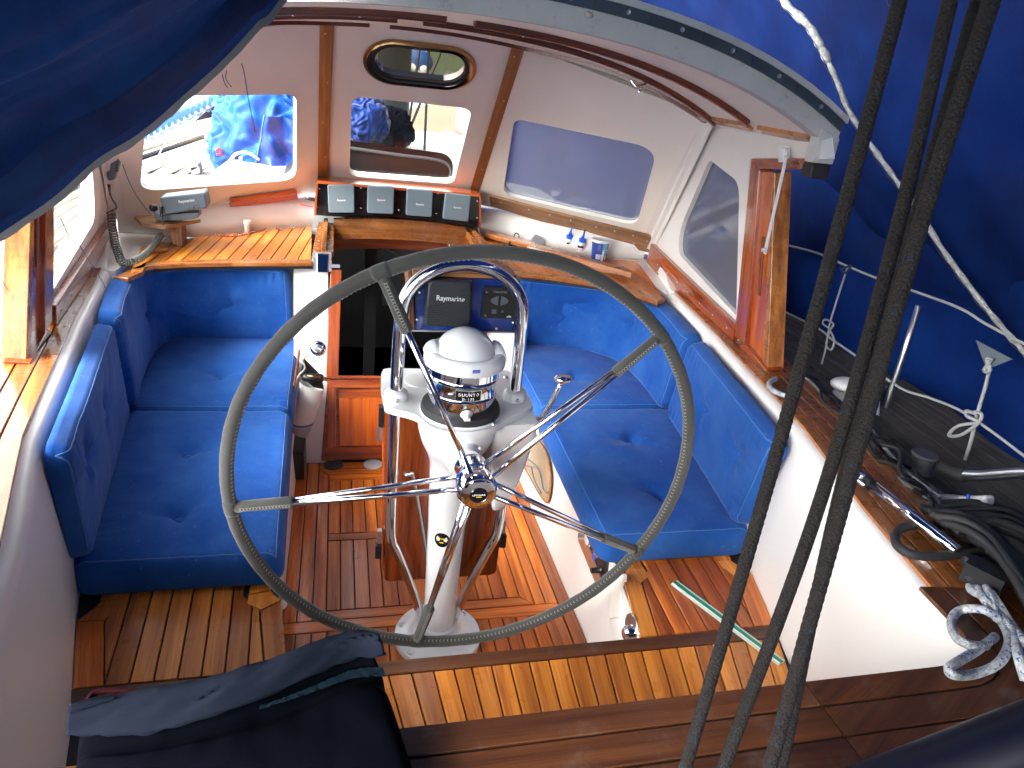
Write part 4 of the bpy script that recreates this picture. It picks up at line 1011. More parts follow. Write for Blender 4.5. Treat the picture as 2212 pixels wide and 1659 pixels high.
# ---- steering wheel
WC = A(0, -.27585, .76066); TIL = -.04776; PH = -.4368; WR = .53
wb = A(0, math.sin(TIL), math.cos(TIL)); wa = A(1, 0, 0); wn_ = np.cross(wa, wb); wn_ = wn_ if wn_[1] < 0 else -wn_     # wn_ faces the helmsman
wh = thing('helm', WC, 'large stainless steering wheel with five double spokes and suede covered rim', 'steering wheel')
def wp(t, r, o=0): return WC + r * (math.sin(t) * wa + math.cos(t) * wb) + wn_ * o
rr = .0147
def wob(i, a): return 1 + .03 * math.sin(i * 1.7 + a * 2) + .02 * math.sin(i * .37 + a)
v, f = g_tube([wp(2 * math.pi * k / 200, WR) for k in range(200)], rr, 16, True, wob=wob); mk('rim_cover', v, f, LEATHER, wh, True)
# seam stitched along the inner side
sb = MB(); nst = 330
for k in range(nst):
    t = 2 * math.pi * k / nst; 
    for sgn in (-1, 1):
        a0 = .85; a = math.pi + .9 * 0
        p0 = wp(t, WR - rr * .82, rr * .62 + 0); p = wp(t, WR - rr * (.80 + .14 * sgn), rr * (.62 - .16 * sgn)); q = wp(t + .006, WR - rr * .82, rr * .62)
        n_ = unit(p0 - wp(t, WR)); sb.add(*g_bar(p + n_ * .0004, q + n_ * .0004, .0011, .0008, n_))
so_ = sb.build('stitching', THREAD, wh); so_['kind'] = 'stuff'
HUBO = .048
for k in range(5):
    t = PH + k * 2 * math.pi / 5
    # leather sleeve next to the rim
    d_in = .40 if k != 3 else .405
    def sp(r, w): c = wp(t, r, HUBO * (1 - r / WR) ** 1.0); tn = wp(t + math.pi / 2, 1) - WC; return c + tn * w
    v, f = g_tube([sp(WR - .004, 0), sp(WR - .03, 0), sp(.46, 0), sp(.402, 0), sp(.400, 0)], [.0135, .0122, .0128, .0136, .011], 14); mk('spoke_sleeve', v, f, LEATHER, wh, True)
    v, f = g_tube([wp(t - .036, WR), wp(t - .018, WR), wp(t + .018, WR), wp(t + .036, WR)], [rr * 1.0, rr * 1.09, rr * 1.09, rr * 1.0], 16); mk('sleeve_collar', v, f, LEATHER, wh, True)
    st = MB()
    for q in range(16):
        r = .405 + .0068 * q; o_ = .0134
        for sg_ in (-1, 1):
            a, b = sp(r, .004 * sg_) , sp(r + .0045, -.004 * sg_)
            st.add(*g_bar(a + wn_ * (o_ - .0006), b + wn_ * (o_ - .0006), .0011, .0011, wn_))
    st.build('sleeve_stitching', THREAD, wh)['kind'] = 'stuff'
    for w_ in (-1, 1):
        # double rods: one behind the other at the hub, together at the sleeve
        a = sp(.026, .002 * w_) + wn_ * (-.024 + .027 * w_); b = sp(.415, .001 * w_) + wn_ * (.0066 * w_)
        v, f = g_tube([a, a * .5 + b * .5, b], .0064, 12); mk('spoke_rod', v, f, CHROME, wh, True)
lathe('hub', [(.032, -.085), (.039, -.080), (.039, -.04), (.041, -.035), (.041, -.012), (.045, -.010), (.0465, .010), (.041, .022), (.036, .024)], WC + wn_ * HUBO, CHROME, wh, wn_, 40)
lathe('hub_cap', [(.0, .027), (.0195, .027), (.0205, .028), (.023, .027), (.034, .026), (.040, .022)], WC + wn_ * HUBO, CHROME, wh, wn_, 40)
lathe('hub_ring', [(.0402, -.040), (.0416, -.038), (.0416, -.030), (.0402, -.028)], WC + wn_ * HUBO, BLUEP, wh, wn_, 40)
eb = lathe('hub_emblem', [(.0, .0292), (.0185, .0292), (.0198, .0275)], WC + wn_ * HUBO, BLACKG, wh, wn_, 32)
hcn = WC + wn_ * (HUBO + .0296)
text('emblem_lettering', 'LEWMAR', hcn + wb * .0015, wa, wb, .0062, WHITE, eb, .0002, .01, .030)
mk('emblem_stripe', *g_box(hcn - wb * .0035, wa * .006, wb * .0011, wn_ * .0002), YELP, eb)
# ---- drop leaf table folded against the pedestal guard
tb = thing('cockpit_table', (0, .06, .5), 'varnished folding cockpit table hanging closed ahead of the pedestal', 'table')
o = P_('table_leaf', round_poly([A(-.185, .062, .775), A(.185, .062, .775), A(.178, .052, .182), A(-.166, .052, .182)], [.004, .004, .02, .02], 4), (0, .022, 0), MAHOG, tb, A(0, 0, 1), (0, -1, 0), .004)
o = P_('table_leaf', round_poly([A(-.187, .090, .782), A(.187, .090, .782), A(.18, .080, .19), A(-.17, .080, .19)], [.004, .004, .02, .02], 4), (0, .02, 0), MAHOG, tb, A(0, 0, 1), (0, -1, 0), .004)
tube('table_stay', [A(-.118, .046, .56), A(-.105, .040, .565), A(-.095, .042, .545), A(-.048, .044, .30), A(-.036, .048, .24)], .0055, STEEL, tb)
lathe('stay_eye', [(.0, .012), (.006, .01), (.007, 0)], A(-.118, .060, .56), STEEL, tb, (0, -1, 0), 12)
for s, z in ((-1, .32), (1, .335)):
    mk('table_catch', *g_box(A(s * .186, .055, z - .02), (.009, 0, 0), (0, .012, 0), (0, 0, .022)), BLACKP, tb); mk('catch_plate', *g_box(A(s * .184, .058, z + .028), (.006, 0, 0), (0, .008, 0), (0, 0, .022)), STEEL, tb)
for z in (.735,):
    mk('hinge', *g_box(A(-.190, .070, z), (.006, 0, 0), (0, .012, 0), (0, 0, .03)), BLACKP, tb); lathe('hinge_barrel', [(.0, -.02), (.006, -.02), (.006, .022), (.0, .022)], A(-.193, .062, z - .05), STEEL, tb, seg=12)
# ---- instrument pod on the guard rail
pod = thing('control_pod', (0, .03, 1.1), 'blue instrument pod with wooden edge mounted on the pedestal guard', 'instrument pod')
YP = .034
def Q(a, b, o=0): return ony(*cc4(a, b), YP - o)
P0 = [Q(440, 215), Q(1412, 255), Q(1398, 745), Q(455, 728)]
P_('pod_box', [p + A(0, .004, 0) for p in P0], (0, .10, 0), BLACKP, pod)
P_('pod_face', P0, (0, .0035, 0), BLUEP, pod)
P_('pod_top', [Q(450, 150, -.075) * A(1, 1, 1), Q(1340, 180, -.075), Q(1412, 245, -.0), Q(440, 212, -.0)], (0, 0, -.012), PLY, pod, Xd, (0, -.5, 1)) if False else P_('pod_top', [P0[0] + A(-.004, -.002, .002), P0[1] + A(.002, -.002, .002), P0[1] + A(.002, .115, .002), P0[0] + A(-.004, .115, .002)], (0, 0, .012), PILL, pod, Xd, bv=.002)
P_('pod_side', [P0[0] + A(-.003, -.002, 0), P0[0] + A(-.003, .11, 0), P0[3] + A(-.003, .11, 0), P0[3] + A(-.003, -.002, 0)], (-.012, 0, 0), PILL, pod, Yd, (-1, 0, 0), .002)
P_('pod_bottom', [P0[3] + A(-.02, -.002, -.001), P0[2] + A(.014, -.002, -.001), P0[2] + A(.014, .1, -.001), P0[3] + A(-.02, .1, -.001)], (0, 0, -.004), STEEL, pod)
P_('pod_edge', [P0[1] + A(.003, .0, 0), P0[1] + A(.014, .0, 0), P0[2] + A(.014, .0, 0), P0[2] + A(.003, .0, 0)], (0, .1, 0), GREYPL, pod)
cov = [Q(578, 255, .032), Q(1005, 268, .032), Q(985, 715, .032), Q(535, 700, .032)]
o = P_('instrument_cover', round_poly(cov, .014, 5), (0, .030, 0), CHAR, pod); bevel(o, .007, 3)
text('cover_lettering', 'Raymarine', Q(790, 432, .0325), Q(930, 440, .03) - Q(650, 425, .03), A(0, 0, 1), .0185, WHITE, o, .0003, .012, .069)
# moulded wave ribs
for k in range(13):
    pts = []
    for t in np.linspace(0, 1, 16):
        a = 548 + (1000 - 548) * t; sw = 1 / (1 + math.exp(-(t - .62) * 8))
        b = 505 + k * 22 - sw * 205 + k * sw * 7 + 14 * math.sin(t * 2)
        if 262 < b < 700: pts.append(Q(a - 20 * (b - 260) / 450, b, .0322))
    if len(pts) > 2:
        v, f = g_tube(pts, .0010, 5); mk('moulded_rib', v, f, BLACKP, o, True)
th = [Q(1110, 315, .008), Q(1425, 328, .008), Q(1410, 630, .008), Q(1080, 618, .008)]
o = P_('thruster_panel', round_poly(th, .004, 3), (0, .009, 0), BLACKP, pod)
GP = plain('grey_button', (.09, .10, .115), .4)
for s in (-1, 1):
    c0 = Q(1262, 450, .0085); pts = []
    for t in np.linspace(-1.0, 1.0, 11): pts.append(c0 + A(s * (.0035 + .0195 * (1 - t * t)), 0, .0128 * t))
    P_('arrow_button', pts, (0, -.002, 0), GP, o)
P_('power_button', [Q(1188, 535, .0085), Q(1232, 537, .0085), Q(1230, 577, .0085), Q(1186, 575, .0085)], (0, -.0015, 0), GP, o)
lathe('indicator', [(.0, .001), (.003, .001), (.0033, 0)], Q(1290, 555, .0085), GP, o, (0, -1, 0), 12)
text('panel_lettering', 'THRUSTER', Q(1268, 370, .0085), Xd, A(0, 0, 1), .0075, plain('grey_print', (.25, .26, .28), .5), o, .0002, .0, .036)
text('panel_lettering', 'VETUS', Q(1352, 608, .0085), Xd, A(0, 0, 1), .003, WHITE, o, .0002, .0, .013) if False else mk('panel_mark', *g_box(Q(1352, 608, .0085), (.0065, 0, 0), (0, .0002, 0), (0, 0, .0008)), WHITE, o)
for a, b in ((1140, 366), (1383, 372), (1125, 594), (1355, 597)): lathe('screw', [(.0, .002), (.0025, .0015), (.003, 0)], Q(a, b, .0085), CHROME, o, (0, -1, 0), 8)
for a, b in ((465, 633), (492, 372), (980, 262), (1343, 275), (1395, 662), (1232, 722)): lathe('screw', [(.0, .003), (.003, .002), (.0038, 0)], Q(a, b, .0), STEEL, pod, (0, -1, 0), 8)
# clear cover folded behind
# ================================================================== cushions
def pix(P): d = P - CAM; z = d @ CF; return A(1106 + FOC * (d @ CR) / z, 829.5 - FOC * (d @ CU) / z)
def cushion(name, label, bot, top, T, buttons=(), R=.05, r=.03, nu=70, nv=44, puff=.010, seed=0, group=None, foldpix=(), cat='cushion', dd=1.0):
    """bot, top: polylines of the back face; u runs along them, v from bot to top; the body stands T proud of it"""
    def poly(P):
        P = [np.asarray(p, float) for p in P]
        Q = np.array(catmull(P, 12) if len(P) > 2 else P); L = np.r_[0, np.cumsum(np.linalg.norm(np.diff(Q, axis=0), axis=1))]; return Q, L / L[-1], L[-1]
    qb, lb, Lb = poly(bot); qt, lt, Lt = poly(top)
    def S_(u, v):
        b = A(*[np.interp(u, lb, qb[:, k]) for k in range(3)]); t = A(*[np.interp(u, lt, qt[:, k]) for k in range(3)]); return b + (t - b) * v
    LU = (Lb + Lt) / 2; LV = np.linalg.norm(S_(.5, 1) - S_(.5, 0))
    def Nn(u, v):
        e = .02; du = S_(min(u + e, 1), v) - S_(max(u - e, 0), v); dv = S_(u, 1) - S_(u, 0); n = unit(np.cross(du, dv)); return n
    sgn = 1
    def dist(k, n, L):   # lines crowd together at the edges
        t = k / (n - 1); t2 = t - .11 * math.sin(2 * math.pi * t) * .9; return t2 * L
    us = [dist(i, nu, LU) for i in range(nu)]; vs_ = [dist(j, nv, LV) for j in range(nv)]
    def plan(a, b):      # square corner -> round corner
        x = min(a, LU - a); y = min(b, LV - b)
        if x < R and y < R:
            X, Y = 1 - x / R, 1 - y / R; X2, Y2 = X * math.sqrt(1 - Y * Y / 2), Y * math.sqrt(1 - X * X / 2)
            x2, y2 = R * (1 - X2), R * (1 - Y2)
            a = x2 if a < LU / 2 else LU - x2; b = y2 if b < LV / 2 else LV - y2
        return a, b
    base = {}
    for i in range(nu):
        for j in range(nv):
            a, b = plan(us[i], vs_[j]); u, v = a / LU, b / LV; base[i, j] = (S_(u, v), Nn(u, v), a, b)
    px = np.array([pix(base[i, j][0] + base[i, j][1] * T) for i in range(nu) for j in range(nv)])
    bt = []
    for q in buttons:
        k = int(np.argmin(np.sum((px - A(*q)) ** 2, 1))); i, j = divmod(k, nv); bt.append(base[i, j][2:])
    rs_ = random.Random(seed); ph = [rs_.uniform(0, 6) for _ in range(8)]
    def height(a, b):
        d = min(a, LU - a, b, LV - b)
        x = min(a, LU - a); y = min(b, LV - b)
        if x < R and y < R: d = max(0, R - math.hypot(R - x, R - y))
        h = T - r + math.sqrt(max(0, r * r - (r - d) ** 2)) if d < r else T
        h += puff * (1 - math.exp(-d / .09))
        # gathers along the seams
        al = a if (y < x) else b
        m = mnoise.noise(Vector((al * 9, seed, 3.1))) + .35
        h += .0035 * max(0, m) * math.sin(al * 175 + 2.5 * mnoise.noise(Vector((al * 20, seed, 0)))) * math.exp(-((d - .045) / .035) ** 2)
        p = Vector((a * 3.2 + ph[0], b * 3.2 + ph[1], seed)); h += .009 * mnoise.noise(p) * min(1, d / .05)
        p = Vector((a * 13 + ph[2], b * 13 + ph[3], seed)); h += .0028 * mnoise.noise(p) * min(1, d / .03)
        for k, (ba, bb) in enumerate(bt):
            q = math.hypot(a - ba, b - bb); th_ = math.atan2(b - bb, a - ba)
            h -= dd * (.024 * math.exp(-(q / .024) ** 2) + .014 * math.exp(-(q / .075) ** 2))
            h += .0045 * math.cos(3 * th_ + ph[k % 6]) * math.exp(-((q - .05) / .045) ** 2) + .0028 * math.cos(7 * th_ + ph[(k + 3) % 6]) * math.exp(-((q - .04) / .03) ** 2)
            # pulled crease running sideways between buttons
            h -= .004 * math.exp(-((b - bb) / .006) ** 2) * math.exp(-abs(a - ba) / .09)
        return h
    v = []; f = []
    for i in range(nu):
        for j in range(nv):
            s, n, a, b = base[i, j]; v.append(s + n * height(a, b))
    for i in range(nu - 1):
        for j in range(nv - 1): a = i * nv + j; f.append([a, a + nv, a + nv + 1, a + 1])
    loop = [(i, 0) for i in range(nu)] + [(nu - 1, j) for j in range(1, nv)] + [(i, nv - 1) for i in range(nu - 2, -1, -1)] + [(0, j) for j in range(nv - 2, 0, -1)]
    prev = [i * nv + j for i, j in loop]
    for fr in (.8, .55, .3, .08, 0.0):
        cur = []
        for (i, j) in loop:
            s, n, a, b = base[i, j]; bul = .004 * math.sin(math.pi * fr); c = base[nu // 2, nv // 2][0]
            w = unit(s - S_(min(max(a / LU, .15), .85), .5)); cur.append(len(v)); v.append(s + n * ((T - r) * fr) + w * (bul - (.006 if fr == 0 else 0)))
        m = len(loop)
        for k in range(m): k2 = (k + 1) % m; f.append([prev[k], cur[k], cur[k2], prev[k2]][::1])
        prev = cur
    # back face
    cidx = len(v); v.append(S_(.5, .5)); m = len(loop)
    for k in range(m): f.append([prev[k], cidx, prev[(k + 1) % m]])
    P0 = np.mean([base[i, j][0] for i in (0, nu - 1) for j in (0, nv - 1)], 0)
    th = thing(name, P0, label, cat, group)
    mk('cover', v, f, BLUEC, th, True)
    # stitched seam just inside the edge
    pp = []
    for i, j in loop:
        s, n, a, b = base[i, j]; a2 = min(max(a, r * .55), LU - r * .55); b2 = min(max(b, r * .55), LV - r * .55)
        u, vv = a2 / LU, b2 / LV; s2 = S_(u, vv); n2 = Nn(u, vv)
        x = min(a2, LU - a2); y = min(b2, LV - b2)
        pp.append(s2 + n2 * (height(a2, b2) - .0006))
    vv, ff = g_tube(pp, .0021, 5, True); mk('piping', vv, ff, PIPE, th, True)
    for (ba, bb) in bt:
        s = S_(ba / LU, bb / LV); n = Nn(ba / LU, bb / LV); t1 = unit(np.cross(n, A(.3, .2, 1))); t2 = np.cross(n, t1)
        mk('button', *g_ball(s + n * (height(ba, bb) + .006), .0125, 14, 6, (1, 1, .5), (t1, t2, n)), BLUEC, th, True)
    return th
GRP = None
zb = ZS + .002
sc_ = lambda s, P: [A(s * p[0], p[1], p[2]) for p in P]
# seats (u from inner to outer side)
def seat(label, s, inn, outn, T, buttons, seed, **k):
    b, t = sc_(s, inn), sc_(s, outn)
    if s > 0: b, t = b[::-1], t[::-1]
    return cushion('seat_cushion', label, b, t, T, buttons, seed=seed, group='loose blue seat cushions on the benches', **k)
seat('left rear blue seat cushion with two button tufts', -1, [(.440, -.105, zb), (.464, .722, zb)], [(.935, -.105, zb), (1.015, .722, zb)], .093, [(406, 972), (381, 1108)], 1, nu=80, nv=60, puff=.012)
seat('left front blue seat cushion in the corner by the bulkhead', -1, [(.464, .728, zb), (.470, 1.43, zb)], [(1.02, .728, zb), (1.06, 1.43, zb)], .095, [(476, 809)], 2, nu=64, nv=60, puff=.008)
seat('right rear blue seat cushion with deep dimples', 1, [(.440, -.105, zb), (.464, .722, zb)], [(.930, -.105, zb), (1.03, .722, zb)], .093, [(1364, 949), (1427, 1065)], 3, nu=80, nv=60, puff=.008)
seat('right front blue seat cushion below the corner backrest', 1, [(.464, .728, zb), (.470, 1.43, zb)], [(1.032, .728, zb), (1.09, 1.43, zb)], .095, [(1246, 813)], 4, nu=64, nv=60, puff=.006)
BG = 'blue backrest cushions against the coaming'
def back(label, s, bot, top, T, buttons, seed, **k):
    b, t = sc_(s, bot), sc_(s, top)
    if s > 0: b, t = b[::-1], t[::-1]
    return cushion('back_cushion', label, b, t, T, buttons, seed=seed, group=BG, **k)
zs_ = .428
back('left rear blue backrest leaning on the coaming by the post', -1, [(.928, -.10, zs_), (1.022, .668, zs_)], [(.902, -.19, .785), (1.022, .625, .782)], .046, [(227, 888), (188, 988)], 5, puff=.009, r=.024, dd=.62)
back('left curved corner backrest wrapping round to the bulkhead', -1, [(1.022, .69, zs_), (1.058, .95, zs_), (1.065, 1.25, zs_), (1.01, 1.39, zs_), (.85, 1.44, zs_), (.50, 1.446, zs_)],
     [(1.030, .655, .785), (1.075, .93, .785), (1.085, 1.16, .785), (1.02, 1.315, .785), (.86, 1.365, .785), (.505, 1.372, .782)], .064, [(485, 656), (327, 672)], 6, nu=110, puff=.008, r=.030)
back('right rear blue backrest leaning on the coaming', 1, [(.918, -.10, zs_), (1.020, .645, zs_)], [(.885, -.20, .785), (1.012, .575, .782)], .052, [(1518, 883), (1585, 979)], 7, puff=.007, r=.026, dd=.6)
back('right curved corner backrest below the shelf', 1, [(1.018, .66, zs_), (1.03, .95, zs_), (1.00, 1.20, zs_), (.88, 1.36, zs_), (.70, 1.44, zs_), (.45, 1.448, zs_)],
     [(1.028, .60, .775), (1.07, .92, .775), (1.045, 1.12, .775), (.93, 1.27, .775), (.72, 1.36, .775), (.47, 1.40, .775)], .068, [(1239, 676), (1358, 702)], 8, nu=110, puff=.006, r=.030)
# ================================================================== small things
c2 = crop(240, 380, .26220)
yf_ = onz(*c2(735, 840), ZC)[1]
rb_ = thing('radio_bracket', onz(*c2(735, 840), ZC), 'bare plywood bracket holding the grey radio over the left shelf', 'bracket')
zt_ = ony(*c2(700, 640), yf_ - .01)[2]
tp = [onz(*c2(a, b), zt_ + .004) for a, b in ((330, 560), (560, 545), (952, 592), (620, 655), (480, 640), (400, 625))]
P_('bracket_top', tp[:1] + tp[1:], (0, 0, -.014), PLY, rb_, Xd, bv=.001)
P_('bracket_leg', [ony(*c2(645, 655), yf_), ony(*c2(740, 648), yf_), ony(*c2(745, 845), yf_), ony(*c2(690, 822), yf_)], (0, .10, 0), PLY, rb_, A(0, 0, 1), (0, -1, 0), .001)
mk('bracket_edge', *g_prism([ony(*c2(742, 648), yf_ - .001), ony(*c2(768, 646), yf_ - .001), ony(*c2(782, 840), yf_ - .001), ony(*c2(747, 846), yf_ - .001)], (0, .10, 0)), wood('ply_edge', (.10, .05, .03), (.22, .12, .07), (.36, .22, .13), .6, 0, .1, 0, 2.2), rb_, False, (A(0, 0, 0), A(0, 0, 1), A(0, -1, 0)))
ra = thing('radio', ony(*c2(800, 550), yf_ - .03), 'grey marine radio with knob and lettering on a plywood bracket', 'radio')
yr = yf_ - .035
fq = [ony(*c2(a, b), yr) for a, b in ((565, 392), (985, 342), (1015, 488), (612, 552))]
o = P_('radio_body', round_poly(fq, .010, 4), (0, .10, 0), GREYPL, ra); bevel(o, .006, 3)
xd = unit(fq[1] - fq[0]); yd = unit(fq[0] - fq[3] - xd * ((fq[0] - fq[3]) @ xd)); 
text('radio_lettering', 'Raymarine', ony(*c2(820, 422), yr - .0006), xd, yd, .0155, WHITE, o, .0003, .012, .060)
lathe('radio_knob', [(.0, .004), (.008, .004), (.009, .001), (.0092, 0)], ony(*c2(832, 488), yr), GREYPL, o, (0, -1, 0), 20)
for k in range(3): mk('radio_arrow', *g_box(ony(*c2(930, 466 + 16 * k), yr - .0004), xd * (.009 - .001 * k), (0, .0002, 0), yd * .0006), BLACKP, o)
P_('radio_arrow', [ony(*c2(880, 482), yr - .0006), ony(*c2(897, 460), yr - .0006), ony(*c2(897, 502), yr - .0006)], (0, .0004, 0), BLACKP, o)
cp = [ony(*c2(a, b), yr + .03) for a, b in ((510, 470), (540, 420), (580, 560), (910, 560), (940, 540), (920, 580), (600, 610), (520, 560))]
P_('radio_cradle', [ony(*c2(a, b), yr + .02) for a, b in ((512, 520), (570, 548), (935, 532), (938, 572), (900, 590), (590, 612), (520, 575))], (0, .07, 0), GREYPL, ra, bv=.003)
lathe('cradle_knob', [(.0, .024), (.010, .024), (.014, .020), (.015, .008), (.012, .0)], ony(*c2(540, 485), yr + .02), BLACKP, ra, unit(A(-.8, -.6, 0)), 18)
lathe('cord_socket', [(.0, -.03), (.006, -.03), (.007, .0), (.005, .012)], ony(*c2(585, 500), yr - .01), BLACKP, ra, (0, 0, 1), 12)
# handset and coiled cord
hs = thing('radio_handset', ony(236, 360, 1.36), 'grey radio handset with coiled cord hanging in the left corner', 'microphone')
ym = 1.34
P_h = [ony(u, v_, ym) for u, v_ in ((226, 342), (254, 336), (258, 352), (250, 372), (244, 390), (232, 390), (229, 366))]
o = P_('handset_body', P_h, (0, .04, 0), GREYPL, hs); bevel(o, .005, 3)
for k in range(5): mk('handset_grille', *g_box(ony(254 - .4 * k, 343 + 6.5 * k, ym + .006), (.005, 0, 0), (0, .008, 0), (0, 0, .0012)), BLACKP, o)
lathe('cord_grip', [(.003, -.03), (.005, .0), (.006, .01), (.0, .011)], ony(236, 404, ym + .02), BLACKP, hs, (0, 0, 1), 12)
CORD = plain('grey_coil_cord', (.09, .10, .09), .5)
def coil(pts, turns, R0, r0, m, par, name):
    Q = np.array(catmull(pts, 14)); L = np.r_[0, np.cumsum(np.linalg.norm(np.diff(Q, axis=0), axis=1))]; n = int(turns * 12); P = []
    for i in range(n + 1):
        s = L[-1] * i / n; c = A(*[np.interp(s, L, Q[:, k]) for k in range(3)]); c2_ = A(*[np.interp(min(s + .002, L[-1]), L, Q[:, k]) for k in range(3)]); c1_ = A(*[np.interp(max(s - .002, 0), L, Q[:, k]) for k in range(3)])
        t = unit(c2_ - c1_); a_ = unit(np.cross(t, A(.2, .9, .3))); b_ = np.cross(t, a_); ang = 2 * math.pi * turns * i / n
        P.append(c + R0 * (a_ * math.cos(ang) + b_ * math.sin(ang)))
    v, f = g_tube(P, r0, 6); return mk(name, v, f, m, par, True)
k0, k1 = ony(237, 425, 1.34), ony(240, 500, 1.30); k2, k3 = ony(252, 550, 1.22), ony(264, 570, 1.16)
tube('cord_lead', [ony(236, 402, 1.36), ony(240, 425, 1.35), ony(252, 448, 1.34), ony(240, 455, 1.33)], .0028, CORD, hs)
coil([ony(240, 458, 1.33), ony(243, 490, 1.30), ony(250, 530, 1.24), ony(262, 566, 1.17)], 19, .0135, .0024, CORD, hs, 'coiled_cord')
coil([ony(262, 568, 1.16), onz(285, 566, .825), onz(310, 552, .83), onz(332, 530, .835), ony(347, 508, yr + .0)], 27, .0115, .0024, CORD, hs, 'coiled_cord')
tube('cord_lead', [ony(347, 508, yr), ony(352, 490, yr - .01), ony(350, 470, yr - .015), ony(*c2(588, 520), yr - .012)], .0028, CORD, hs)
jr = onz(*c2(1390, 718), ZC)
j_ = thing('spice_jar', jr, 'small clear jar with white lid standing on the left shelf', 'jar')
lathe('jar_glass', [(.0, .0), (.0135, .0), (.0145, .003), (.0145, .040), (.012, .043)], jr, plain('jar_contents', (.45, .42, .36), .3, var=.5, bumps=.6, bscale=900), j_, seg=24); lathe('jar_lid', [(.0155, .040), (.0160, .042), (.0158, .056), (.0, .058)], jr, WPL, j_, seg=24)
rc = tube('short_cord', [onz(*c2(a, b), ZC + .004) for a, b in ((1060, 722), (1130, 742), (1220, 748), (1320, 740), (1420, 718), (1520, 690), (1620, 672), (1685, 685))], .0032, rope_mat('red_white_cord', (.5, .03, .03), (.7, .65, .6), .7, 700, .52))
tag(rc, 'short red and white cord lying on the left shelf', 'cord')
wdg = P_('wood_offcut', [onz(*c2(a, b), ZC + .012) for a, b in ((480, 872), (655, 852), (650, 868), (470, 890))], (0, 0, -.011), CAP, None, Xd, bv=.001); tag(wdg, 'slim wood offcut lying at the left end of the shelf', 'offcut')
wr_ = thing('wire_plug', ony(655, 425, 1.95), 'red wires with a grey in-line plug beside the instrument panel', 'cable')
tube('red_wire', [ony(643, 417, 1.90), ony(652, 424, 1.90), ony(660, 427, 1.9)], .0018, REDP, wr_); tube('red_wire', [ony(646, 439, 1.9), ony(660, 444, 1.9), ony(676, 446, 1.9)], .0018, REDP, wr_)
tube('plug', [ony(659, 427, 1.9), ony(682, 432, 1.9)], .0075, BLACKP, wr_, smoothpath=False)
# ---- starboard shelf
cS = crop(1150, 500, .22604)
def os_(a, b, z): return onz(*cS(a, b), z)
def batten(name, label, top, z, th, m, fl=0):
    o = P_(name, [os_(a, b, z) for a, b in top], (0, 0, -th), m, None, os_(*top[1], z) - os_(*top[0], z), bv=.002); tag(o, label, 'batten'); return o
batten('wood_batten', 'long narrow batten in front of the glue bottles, above the other', [(160, 262), (1745, 705), (1735, 735), (150, 300)], ZC + .040, .024, CAP)
batten('wood_batten', 'lower batten on the right shelf under the long one', [(640, 520), (1630, 715), (1625, 735), (640, 550)], ZC + .016, .015, PILL)
for a, b in ((300, 335), (1600, 680)):
    o = mk('batten_block', *g_box(os_(a, b, ZC + .008), (.02, 0, 0), (0, .012, 0), (0, 0, .008)), CAP); tag(o, 'small wooden block propping the ' + ('left' if a < 900 else 'right') + ' end of the long batten', 'block')
def bottle(name, label, a, b, tipm, lean, half):
    c = os_(a, b, ZC); t = thing(name, c, label, 'glue bottle', 'glue bottles on the right shelf')
    lathe('bottle_body', [(.0, .0), (.021, .0), (.023, .003), (.0232, .045), (.021, .055), (.015, .062), (.013, .066)], c, plain('translucent_white_plastic', (.72, .73, .72), .3, var=.08), t, seg=28)
    lathe('bottle_cap', [(.0135, .060), (.0175, .061), (.018, .064), (.0178, .078), (.014, .080), (.009, .082)], c, BLUEPL, t, seg=12)
    v, f = g_tube([c + A(0, 0, .080), c + A(.003, 0, .098), c + A(lean, 0, .122)], [.0085, .0055, .0022], 12); mk('nozzle', v, f, BLUEPL, t, True)
    if tipm:
        v, f = g_tube([c + A(.0025, 0, .096), c + A(lean, 0, .125)], [.0052, .0034], 10); mk('nozzle_cap', v, f, BLACKP, t, True)
    # label: black ground, white ribbon, red name, yellow foot
    def lp(tt, h, r=.0235): return c + A(r * math.sin(tt), -r * math.cos(tt), h)
    def lab(t0, t1, z0, z1, r, m, nm):
        v = []; f = []
        for i in range(9): tt = t0 + (t1 - t0) * i / 8; v += [lp(tt, z0, r), lp(tt, z1, r)]
        return mk(nm, v, [[2 * i, 2 * i + 2, 2 * i + 3, 2 * i + 1] for i in range(8)], m, t)
    t0, t1 = half
    lb_ = lab(t0, t1, .010, .046, .02345, BLACKP, 'bottle_label'); lab(t0, t1, .011, .018, .0236, YELP, 'label_band'); lab(t0 + .08, t1 - .08, .019, .034, .0237, WHITE, 'label_ribbon')
    v = [lp(t0 + .1, .033, .0237), lp((t0 + t1) / 2, .0425, .0243), lp(t1 - .1, .033, .0237)]; mk('label_ribbon', v, [[0, 2, 1]], WHITE, t)
    s_ = 'Pattex'; 
    for i, chh in enumerate(s_):
        tt = (t0 + t1) / 2 + (i - 2.5) * (t1 - t0) * .145
        text('label_letter', chh, lp(tt, .0265, .0240), A(math.cos(tt), math.sin(tt), 0), A(0, 0, 1), .0125, REDP, lb_, .0001, .02, .0052)
    return t
bottle('glue_bottle', 'white glue bottle with slanting all blue nozzle on the right shelf', 1042, 492, False, .008, (-.75, .95))
bottle('glue_bottle', 'white glue bottle with black tipped nozzle beside the yogurt tub', 1180, 530, True, .006, (-1.35, .15))
c = os_(1372, 590, ZC); tubt = thing('yogurt_tub', c, 'blue and white yogurt tub with white lid on the right shelf', 'tub')
lathe('tub_body', [(.0, .0), (.034, .0), (.036, .003), (.043, .092), (.0445, .094)], c, plain('tub_blue_print', (.035, .07, .33), .35), tubt, seg=48)
lathe('tub_lid', [(.0445, .088), (.0475, .089), (.048, .098), (.045, .102), (.040, .100), (.0, .099)], c, plain('translucent_lid', (.62, .65, .68), .35), tubt, seg=48)
